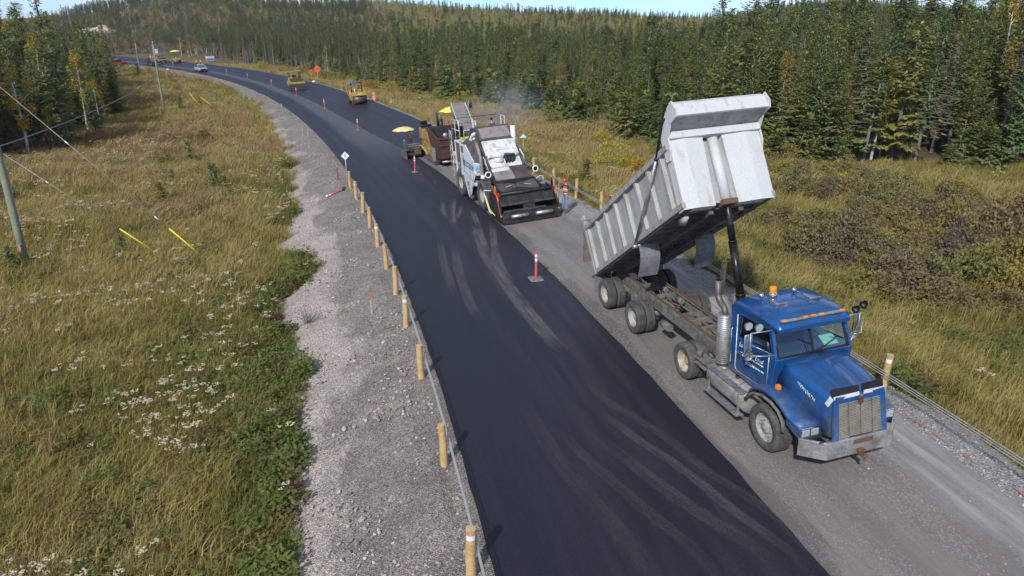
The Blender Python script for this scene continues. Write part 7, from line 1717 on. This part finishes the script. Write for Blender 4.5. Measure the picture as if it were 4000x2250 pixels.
# ------------------------------------------------------------------ wooden posts and cables
POSTW = mat('peeled_post', (.56, .38, .17), .7, 0, .12, 3.5, col2=(.36, .20, .07), amt=.35, bump=.25, bscale=18)
POSTE = mat('post_end', (.58, .42, .22), .75, 0, .15, 12, col2=(.40, .27, .12), amt=.4)
def post(Y, e, h, label, sticker, group, side):
    x, y, z = at(Y, e); o = empty('wooden_post', (x, y, z), random.uniform(0, 6.28)); r_ = random.uniform(.082, .097); tl = (random.uniform(-.04, .04), random.uniform(-.04, .04))
    n = 18; mb = MB(); rings = []
    for k in range(9):
        q = k / 8; zz = -.1 + (h + .1) * q; rings.append([((r_ * (1 + .02 * math.sin(3 * a + k * 1.3) + .012 * math.sin(7 * a + k)) * (1.04 - .06 * q)) * math.cos(a) + tl[0] * zz + .006 * math.sin(k * 1.1), r_ * (1.04 - .06 * q) * (1 + .02 * math.cos(2 * a + k)) * math.sin(a) + tl[1] * zz, zz) for a in np.linspace(0, 2 * math.pi, n + 1)[:-1]])
    mb.loft(rings, True, True, False); mb.build('shaft', POSTW, o)
    mb = MB(); mb.add([(p[0], p[1], p[2]) for p in rings[-1]] + [(tl[0] * h, tl[1] * h, h + .012)], [(i, (i + 1) % n, n) for i in range(n)], True); mb.build('sawn_top', POSTE, o)
    if sticker:
        a0 = math.atan2(-y, -x) - o.rotation_euler[2]; mb = MB(); rg = []
        for zz in (h - .20, h - .10): rg.append([((r_ * 1.035) * math.cos(a0 + q) + tl[0] * zz, (r_ * 1.035) * math.sin(a0 + q) + tl[1] * zz, zz) for q in np.linspace(-.9, .9, 9)])
        mb.loft(rg, False, True, False); mb.build('reflector', WHITE_D, o)
    tag(o, label, 'post', group); return o
ords = ['nearest', 'second', 'third', 'fourth', 'fifth', 'sixth', 'seventh', 'eighth', 'ninth', 'tenth', 'eleventh', 'twelfth']
LY = [10.05, 13.45, 17.64, 21.2, 24.15, 27.1, 30.3, 33.35, 36.4, 39.4, 42.55]
for i, Y in enumerate(LY):
    st = i % 3 == 0
    post(Y, -.42, random.uniform(1.0, 1.09), '%s peeled log post from the bottom edge on the left%s' % (ords[i], ', white reflector near its top' if st else ''), st, 'log posts left of the road', -1)
RYs = [13.2, 16.9, 20.5, 24.0, 27.4, 30.7, 33.85, 37.0, 40.2, 43.4]
for i, Y in enumerate(RYs):
    st = i in (0, 3, 7)
    post(Y, 10.55, random.uniform(.98, 1.08), '%s peeled log post from the right edge along the right shoulder%s' % (ords[i], ', white reflector on it' if st else ''), st, 'log posts right of the road', 1)
GALV = mat('galvanised', (.44, .45, .45), .5, .25, .1, 4)
def cables(name, label, Ys, e, zs, r_):
    o = empty(name, at(Ys[0], e)); base = Vector(o.location); YY = np.arange(Ys[0], Ys[-1] + .01, .8)
    for zz in zs:
        mb = MB(); pts = [Vector(at(Y, e)) + Vector((0, 0, zz)) - base for Y in YY]; mb.tube(pts, r_, 6); mb.build('cable', GALV, o)
    tag(o, label, 'cable'); return o
cables('guard_cables', 'steel guard cables strung on the left-hand log posts', [3.0] + LY, -.285, (.46, .54, .62), .012)
cables('guard_cables', 'steel guard cables strung on the right-hand log posts', [4.0] + RYs, 10.43, (.50, .56, .62), .011)

# ------------------------------------------------------------------ delineators, signs, stakes
PINK = mat('delineator_red', (.60, .075, .10), .5, 0, .08, 5, col2=(.42, .10, .10), amt=.3); ORG = mat('barrel_orange', (.80, .16, .04), .5, 0, .08)
BASEM = mat('rubber_base', (.20, .20, .20), .8, 0, .2, 6, col2=(.12, .12, .12), amt=.4)
def delineator(Y, e, label, square=False):
    x, y, z = at(Y, e); o = empty('delineator', (x, y, z + .055), random.uniform(0, .5))
    mb = MB(); mb.box((0, 0, .03), (.5, .5, .06), top=(.9, .9)) if square else mb.lathe([(0, .001), (0, .24), (.03, .22), (.05, .08), (.06, .001)], (0, 0, 0), 'z', 16); mb.build('base', BASEM, o)
    mb = MB(); mb.lathe([(.05, .055), (1.0, .048), (1.02, .03), (1.06, .03), (1.10, .028), (1.12, .001)], (0, 0, 0), 'z', 14); tb = mb.build('tube', PINK, o)
    for z0 in (.72, .88): mb = MB(); mb.lathe([(z0, .0535), (z0 + .11, .053)], (0, 0, 0), 'z', 14); mb.build('reflective_band', WHITE_D, tb)
    o.rotation_euler[0] = random.uniform(-.03, .03); tag(o, label, 'delineator', 'red delineators along the centre joint'); return o
for i, (Y, e) in enumerate([(23.45, 4.7), (44.43, 4.0), (64.66, 3.6), (83.2, 3.7), (100.2, 3.5), (117.1, 3.4), (133.7, 3.3), (147.8, 3.2), (160.9, 3.1), (180.3, 3.1)]):
    delineator(Y, e, '%s red delineator tube along the centre joint%s' % (ords[i], ', on a square base' if i == 0 else ', counting away from us'), i == 0)
def plate_sign(name, label, origin, h, draw, face=None, postm=GALV, pw=.03, cat='sign'):
    x, y, z = origin; a = math.atan2(-x, y) if face is None else face; o = empty(name, (x, y, z), a)
    mb = MB(); mb.cyl((0, 0, -.1), (0, 0, h), pw, n=6); mb.build('post', postm, o); draw(o, h); tag(o, label, cat); return o
def diamond(o, h, s, m, nm='panel', y=-.035): mb = MB(); mb.prism([(0, h - s), (s, h), (0, h + s), (-s, h)], y, y + .008, 'y'); return mb.build(nm, m, o)
SGREEN = mat('sign_green', (.02, .38, .16), .5, 0, .04); SBLUE = mat('sign_blue', (.04, .16, .62), .5, 0, .04)
def dr1(o, h): p = diamond(o, h - .12, .26, WHITE_D); mb = MB(); mb.box((0, -.04, h - .10), (.035, .004, .16)); mb.build('mark', BLACKP, p)
x, y, z = at(43.3, -.5); plate_sign('marker_sign', 'white diamond marker sign on a thin post left of the road', (x, y, z), 1.95, dr1)
def dr2(o, h):
    s = .27; mb = MB(); mb.prism([(0, h + s), (s, h), (-s, h)], -.035, -.027, 'y'); mb.build('panel', WHITE_D, o); mb = MB(); mb.prism([(0, h - s), (s, h), (-s, h)], -.0352, -.0272, 'y'); mb.build('lower_panel', SGREEN, o)
plate_sign('marker_sign', 'white and green diamond marker sign behind the white machine', (.86, 54.35, gz(.86, 54.35)), 1.55, dr2)
def dr3(o, h): 
    p = diamond(o, h - .2, .62, ORG); mb = MB(); mb.box((.18, -.042, h - .2), (.34, .006, .12)); mb.box((.0, -.042, h - .24), (.1, .006, .22)); mb.ball((-.22, -.04, h - .05), .05, 6, 5, (1, .1, 1)); mb.bar((-.22, -.042, h - .1), (-.16, -.042, h - .4), .05, .006); mb.build('symbol', BLACKP, p)
x, y, z = at(116.0, 10.7); plate_sign('roadwork_sign', 'larger orange diamond roadwork sign by the forest edge', (x, y, z), 2.45, dr3, postm=WOOD_H, pw=.05)
def dr4(o, h): p = diamond(o, h - .1, .42, ORG); mb = MB(); mb.box((0, -.042, h - .1), (.44, .006, .14)); mb.build('symbol', BLACKP, p)
x, y, z = at(118.0, 10.25); plate_sign('roadwork_sign', 'smaller orange diamond sign beside the white sandbag', (x, y, z), 1.75, dr4, postm=WOOD_H, pw=.04)
BAGW = mat('bag_white', (.75, .75, .74), .8, 0, .06)
for Y, e, lb in ((116.8, 10.2, 'white sandbag at the foot of the smaller orange sign'), (193, -1.9, 'white bag lying near the dark tyre at the far left'), (173, -1.1, 'white bag lying on the far left road edge')):
    x, y, z = at(Y, e); mb = MB(); mb.ball((0, 0, .14), .3, 12, 7, (1.1, .8, .6)); o = mb.build('sandbag', BAGW, None); o.location = (x, y, z + .02); tag(o, lb, 'bag')
def dr5(o, h):
    mb = MB(); mb.box((0, -.06, h - .7), (2.9, .03, 1.4)); p = mb.build('panel', mat('sign_white', (.66, .70, .74), .5, 0, .03), o); mb = MB(); mb.box((0, -.08, h - 1.02), (2.7, .01, .62)); mb.build('blue_field', SBLUE, p)
    mb = MB(); mb.box((0, -.09, h - .25), (2.0, .006, .12)); mb.box((.2, -.09, h - .5), (1.5, .006, .10)); mb.build('print', mat('sign_grey', (.20, .24, .28), .6), p)
    mb = MB(); mb.box((.0, -.09, h - 1.0), (1.6, .006, .12)); mb.build('print', mat('sign_dark_blue', (.01, .04, .25), .6), p)
    mb = MB(); mb.cyl((1.1, 0, -.1), (1.1, 0, h), .06, n=6); mb.cyl((-1.1, 0, -.1), (-1.1, 0, h), .06, n=6); mb.build('leg', WOOD_H, o)
x, y, z = at(177.5, 10.9); plate_sign('project_board', 'wide blue and white project board beyond the far bend', (x, y, z), 2.9, dr5, pw=.03).scale = (.68, .68, .68)
def dr6(o, h):
    mb = MB(); mb.box((0, -.05, h - .6), (.95, .02, 1.15)); p = mb.build('panel', WHITE_D, o); mb = MB()
    for k in range(3): mb.box((0, -.062, h - .3 - .25 * k), (.66, .006, .10))
    mb.build('print', mat('sign_grey', (.20, .24, .28)), p)
x, y, z = at(204, 9.6); plate_sign('notice_sign', 'white rectangular sign above the far dark pickup', (x, y, z), 3.0, dr6, pw=.04)
def barrel(Y, e, label, s=1.0):
    x, y, z = at(Y, e); o = empty('traffic_barrel', (x, y, z + .03)); o.scale = (s, s, s)
    mb = MB(); mb.lathe([(0, .001), (0, .36), (.06, .34), (.07, .26)], (0, 0, 0), 'z', 18); mb.build('base', BASEM, o)
    mb = MB(); mb.lathe([(.06, .27), (.4, .26), (.41, .245), (.7, .235), (.71, .22), (1.0, .20), (1.03, .14), (1.04, .001)], (0, 0, 0), 'z', 18); b = mb.build('body', ORG, o)
    for z0, r_ in ((.22, .270), (.50, .246), (.78, .222)): mb = MB(); mb.lathe([(z0, r_), (z0 + .13, r_ - .003)], (0, 0, 0), 'z', 18); mb.build('reflective_band', mat('band_dark_white', (.55, .50, .44), .6), b)
    tag(o, label, 'barrel', 'orange traffic barrels'); return o
barrel(86.0, 10.4, 'orange striped barrel just right of the steel-drum roller')
barrel(210.1, 10.6, 'left orange barrel at the far end of the road'); barrel(210.6, 11.4, 'middle orange barrel at the far end of the road'); barrel(211.8, 12.6, 'right orange barrel at the far end of the road', .9)
x, y, z = at(83.0, 11.6); o = empty('traffic_cone', (x, y, z)); mb = MB(); mb.lathe([(0, .001), (0, .25), (.03, .25), (.03, .16), (.70, .035), (.71, .001)], (0, 0, 0), 'z', 16); mb.build('cone', ORG, o); mb = MB(); mb.lathe([(.35, .108), (.48, .082)], (0, 0, 0), 'z', 16); mb.build('reflective_band', WHITE_D, o); tag(o, 'small orange cone on the verge right of the steel-drum roller', 'cone')
# dark tyre at the far left
o = empty('loose_tyre', at(194.4, -1.7)); mb = MB(); mb.lathe([(-.14, .30), (-.16, .5), (-.1, .56), (.1, .56), (.16, .5), (.14, .30), (-.14, .30)], (0, 0, .56), 'y', 22); mb.build('tyre', RUBBER, o); tag(o, 'dark tyre standing upright beside the red pickup', 'tyre')
STK = mat('stake_wood', (.55, .42, .26), .8, 0, .1)
for Y, e, h, topm, lb in ((83.0, -1.1, 1.1, WHITE_D, 'stake with a white-orange tag on the far left gravel'), (65.25, -1.3, 1.05, ORG, 'taller orange-topped stake of a pair on the left gravel'), (64.5, -.9, .75, ORG, 'shorter orange stake of a pair on the left gravel'), (100.4, -.9, .7, STK, 'bare wooden stake far along the left gravel'), (99.8, -.45, .4, ORG, 'tiny orange-topped peg far along the left gravel'), (23.05, -1.4, .62, ORG, 'orange-topped survey stake on the near left gravel'), (52.5, 11.6, .9, STK, 'bare wooden stake in the verge behind the paver'), (81.8, 11.3, .8, STK, 'bare wooden stake beside the small orange cone')):
    x, y, z = at(Y, e); o = empty('survey_stake', (x, y, z), random.uniform(0, 3)); o.rotation_euler[0] = random.uniform(-.06, .06); mb = MB(); mb.box((0, 0, h / 2 - .1), (.045, .02, h + .2)); mb.build('stake', STK, o)
    mb = MB(); (mb.box((0, -.004, h - .1), (.20, .032, .22)) if topm is WHITE_D else mb.box((0, 0, h - .06), (.05, .026, .16))); mb.build('tag', topm, o); tag(o, lb, 'stake')
x, y, z = at(45.2, -.85); o = empty('marker_post', (x, y, z)); mb = MB(); mb.box((0, 0, .45), (.07, .05, 1.1)); mb.build('post', mat('dull_red', (.26, .05, .05), .7, 0, .1), o); mb = MB(); mb.box((0, 0, .9), (.075, .055, .12)); mb.build('band', WOOD_H, o); tag(o, 'dull red marker post beside the white diamond sign', 'post')
x, y, z = at(50.6, -4.3); o = empty('marker_post', (x, y, z)); mb = MB(); mb.box((0, 0, .45), (.10, .06, 1.2)); mb.build('post', M_SNAG, o); mb = MB(); mb.box((0, -.03, .9), (.08, .02, .2)); mb.build('plate', BLACKP, o); tag(o, 'grey weathered post at the edge of the left grass', 'post')
p0, p1 = Vector(at(41.7, -1.95)), Vector(at(41.9, -.95)); o = empty('fallen_delineator', p0 + Vector((0, 0, .09))); d = (p1 - p0); mb = MB(); mb.cyl((0, 0, 0), tuple(d), .06, .05, 12); mb.build('tube', PINK, o); mb = MB(); mb.cyl(tuple(-d * .0), tuple(d * .12), .063, n=12); mb.cyl(tuple(d * .2), tuple(d * .3), .062, n=12); mb.build('reflective_band', WHITE_D, o); mb = MB(); mb.box(tuple(d * 1.04), (.3, .08, .36), rot=(20, 10, 60)); mb.build('base', BASEM, o); tag(o, 'red delineator lying knocked over on the left gravel', 'delineator')
# green survey bits left of the truck

# ------------------------------------------------------------------ utility poles, wires and guys
POLE = mat('treated_pole', (.22, .25, .17), .85, 0, .2, 3, col2=(.32, .28, .20), amt=.4)
def pole(name, x, y, h, label, r_=.14, lean=(0, 0)):
    z = gz(x, y); o = empty(name, (x, y, z)); mb = MB(); mb.tube([(lean[0] * q * h, lean[1] * q * h, q * h - .3 * (q == 0)) for q in (0, .25, .5, .75, 1)], [r_, r_ * .96, r_ * .9, r_ * .84, r_ * .76], 14); mb.build('shaft', POLE, o)
    mb = MB(); mb.cyl((lean[0] * h, lean[1] * h, h), (lean[0] * h, lean[1] * h, h + .25), .04, n=8); mb.ball((lean[0] * h, lean[1] * h, h + .28), .07, 8, 6); mb.build('insulator', mat('porcelain', (.55, .56, .55), .3), o); tag(o, label, 'utility pole', 'utility poles'); return o
P1, P2, P3 = Vector((-22.74, 31.29, 0)), Vector((-46.56, 96.68, 0)), Vector((-90.14, 178.26, 0))
for p in (P1, P2, P3): p.z = gz(p.x, p.y)
pole('utility_pole', P1.x, P1.y, 9.0, 'greenish wooden utility pole at the left picture edge', .17)
pole('utility_pole', P2.x, P2.y, 8.5, 'tall slim utility pole in the tawny field, middle distance', .15, (-.01, 0)); pole('utility_pole', P3.x, P3.y, 6.8, 'farthest utility pole, left of the dark pickup', .14)
mb = MB(); mb.box((.02, -.18, .7), (.10, .06, 1.0), rot=(0, 3, 0)); mb.box((.1, -.15, .45), (.06, .05, .8), rot=(0, -6, 0)); o = mb.build('splintered_base', mat('raw_wood', (.45, .26, .13), .8, 0, .2), bpy.data.objects['utility_pole'])
WIRE = mat('wire_dark', (.19, .21, .25), .6, .2, .1); WIREL = mat('wire_pale', (.34, .35, .32), .5, .4, .1)
def wire(name, a, b, sag, r_, m, label, n=24):
    a, b = Vector(a), Vector(b); o_ = a; mb = MB(); pts = []
    for k in range(n + 1): q = k / n; p = a.lerp(b, q) - o_; p.z -= sag * 4 * q * (1 - q); pts.append(p)
    mb.tube(pts, r_, 5); o = mb.build(name, m, None); o.location = o_; tag(o, label, 'wire'); return o
U = lambda p, h: p + Vector((0, 0, h))
wire('cable', U(P1, 5.62), U(P2, 4.6), .5, .032, WIRE, 'thick dark cable from the nearest pole to the middle pole')
wire('power_line', U(P1, 9.1), U(P2, 8.6), 1.4, .014, WIRE, 'thin upper power line between the nearest and middle poles')
wire('power_line', U(P2, 8.5), U(P3, 6.9), 1.6, .02, WIRE, 'sagging upper line between the middle and far poles'); wire('cable', U(P2, 7.4), U(P3, 4.6), 1.3, .018, WIRE, 'sagging lower line between the middle and far poles')
P0 = Vector((-128, 168, 5.5)); wire('power_line', U(P3, 6.7), P0, .8, .02, WIRE, 'upper line running left from the far pole behind trees'); wire('cable', U(P3, 5.0), P0 - Vector((0, 0, 1.6)), .8, .018, WIRE, 'lower line running left from the far pole behind trees')
GUY = mat('guy_yellow', (.80, .66, .02), .5, 0, .05)
def guy(a, b, frac, r_, label, knob):
    a, b = Vector(a), Vector(b); o = empty('guy_wire', b); d = a - b; mb = MB(); mb.cyl((0, 0, 0), tuple(d), r_, n=6); mb.build('strand', WIREL, o)
    mb = MB(); mb.cyl((0, 0, 0), tuple(d * frac), .036, n=8); mb.build('yellow_guard', GUY, o)
    for q in knob: mb = MB(); mb.cyl(tuple(d * q), tuple(d * (q + .02)), .028, n=8); mb.build('insulator', WHITEP, o)
    tag(o, label, 'wire'); return o
G1 = Vector((-17.56, 33.27, 0)); G1.z = gz(G1.x, G1.y) + .25; G2 = Vector((-14.69, 32.03, 0)); G2.z = gz(G2.x, G2.y) + .25
guy(U(P1, 5.5), G1, .255, .014, 'lower guy wire with left yellow guard from the nearest pole', (.70,)); guy(U(P1, 9.0), G2, .17, .014, 'upper guy wire with right yellow guard from the nearest pole', (.22, .62))
for i, (x, y, s_) in enumerate([(-39.74, 97.32, 'right'), (-42.0, 98.14, 'left')]): 
    q = Vector((x, y, gz(x, y) + .1)); guy(U(P2, 6.0 + 1.5 * i), q, .28, .012, '%s guy wire with yellow guard by the middle pole' % s_, ())

# ------------------------------------------------------------------ dead sticks in the left field, sandy bank far left
for i, (x, y, h, ln) in enumerate([(-33.0, 57.0, 2.2, .12), (-30.2, 60.5, 2.0, -.1), (-34.8, 62.0, 1.6, .2), (-36, 50.5, 1.9, -.15), (-31.5, 50.8, .9, .1), (-25.0, 52.5, .9, .1)]):
    o = empty('dead_stick', (x, y, gz(x, y)), random.uniform(0, 6)); mb = MB(); mb.tube([(0, 0, -.1), (ln * .4, 0, h * .5), (ln, .05, h)], [.035, .028, .015], 5); mb.build('stem', M_SNAG, o); mb = MB(); mb.tube([(ln * .4, 0, h * .5), (ln * .4 + .25, .1, h * .72)], [.014, .006], 4); mb.build('twig', M_SNAG, o)
    tag(o, 'thin bare dead stem standing in the grass below left wood', 'dead stem', 'dead stems below the left wood')
SAND = mat('sand_face', (.50, .41, .31), .95, 0, .15, .5, col2=(.33, .26, .20), amt=.5)
bm = bmesh.new(); bmesh.ops.create_icosphere(bm, subdivisions=4, radius=1)
for v in bm.verts: q = 1 + .12 * math.sin(v.co.x * 7) * math.cos(v.co.y * 5) + .06 * math.sin(v.co.z * 13 + v.co.x * 9); v.co = Vector((v.co.x * 11 * q, v.co.y * 6 * q, v.co.z * 6.5 * q))
me = bpy.data.meshes.new('sand_bank'); bm.to_mesh(me); bm.free(); o = link('sand_bank', me, SAND); o.location = (-205, 372, gz(-205, 372) + 3.2); kind(o, 'structure')
# ------------------------------------------------------------------ thin fumes over the hot mix
m = bpy.data.materials.new('fumes'); m.use_nodes = True; N, L = m.node_tree.nodes, m.node_tree.links; N.clear()
mo = N.new('ShaderNodeOutputMaterial'); pv = N.new('ShaderNodeVolumePrincipled'); pv.inputs['Color'].default_value = (.86, .88, .92, 1)
tcd = N.new('ShaderNodeTexCoord').outputs['Object']; no = n_noise(N, L, tcd, 1.3, 3, .6)
vl = N.new('ShaderNodeVectorMath'); vl.operation = 'LENGTH'; L.new(tcd, vl.inputs[0])
den = n_math(N, L, 'MULTIPLY', n_range(N, L, no, .42, .75, 0, 1), n_range(N, L, vl.outputs['Value'], 1.0, .25, 0, .34))
L.new(den, pv.inputs['Density']); L.new(pv.outputs[0], mo.inputs['Volume'])
bm = bmesh.new(); bmesh.ops.create_icosphere(bm, subdivisions=3, radius=1); me = bpy.data.meshes.new('fumes'); bm.to_mesh(me); bm.free()
o = link('fumes', me, m); o.location = (-.6, 47.5, 4.0); o.scale = (3.2, 3.0, 2.0); kind(o, 'stuff', 'thin pale fumes drifting behind the conveyor head')
# ------------------------------------------------------------------ air: far hills fade slightly
m = bpy.data.materials.new('haze'); m.use_nodes = True; N, L = m.node_tree.nodes, m.node_tree.links; N.clear()
mo = N.new('ShaderNodeOutputMaterial'); pv = N.new('ShaderNodeVolumePrincipled'); pv.inputs['Color'].default_value = (.80, .88, 1.0, 1); pv.inputs['Density'].default_value = .00011; pv.inputs['Anisotropy'].default_value = .2
L.new(pv.outputs[0], mo.inputs['Volume'])
mb = MB(); mb.bx(-1700, 1700, -40, 2600, -14, 62); o = mb.build('haze', m); kind(o, 'stuff', 'thin blue-grey air over the whole valley')
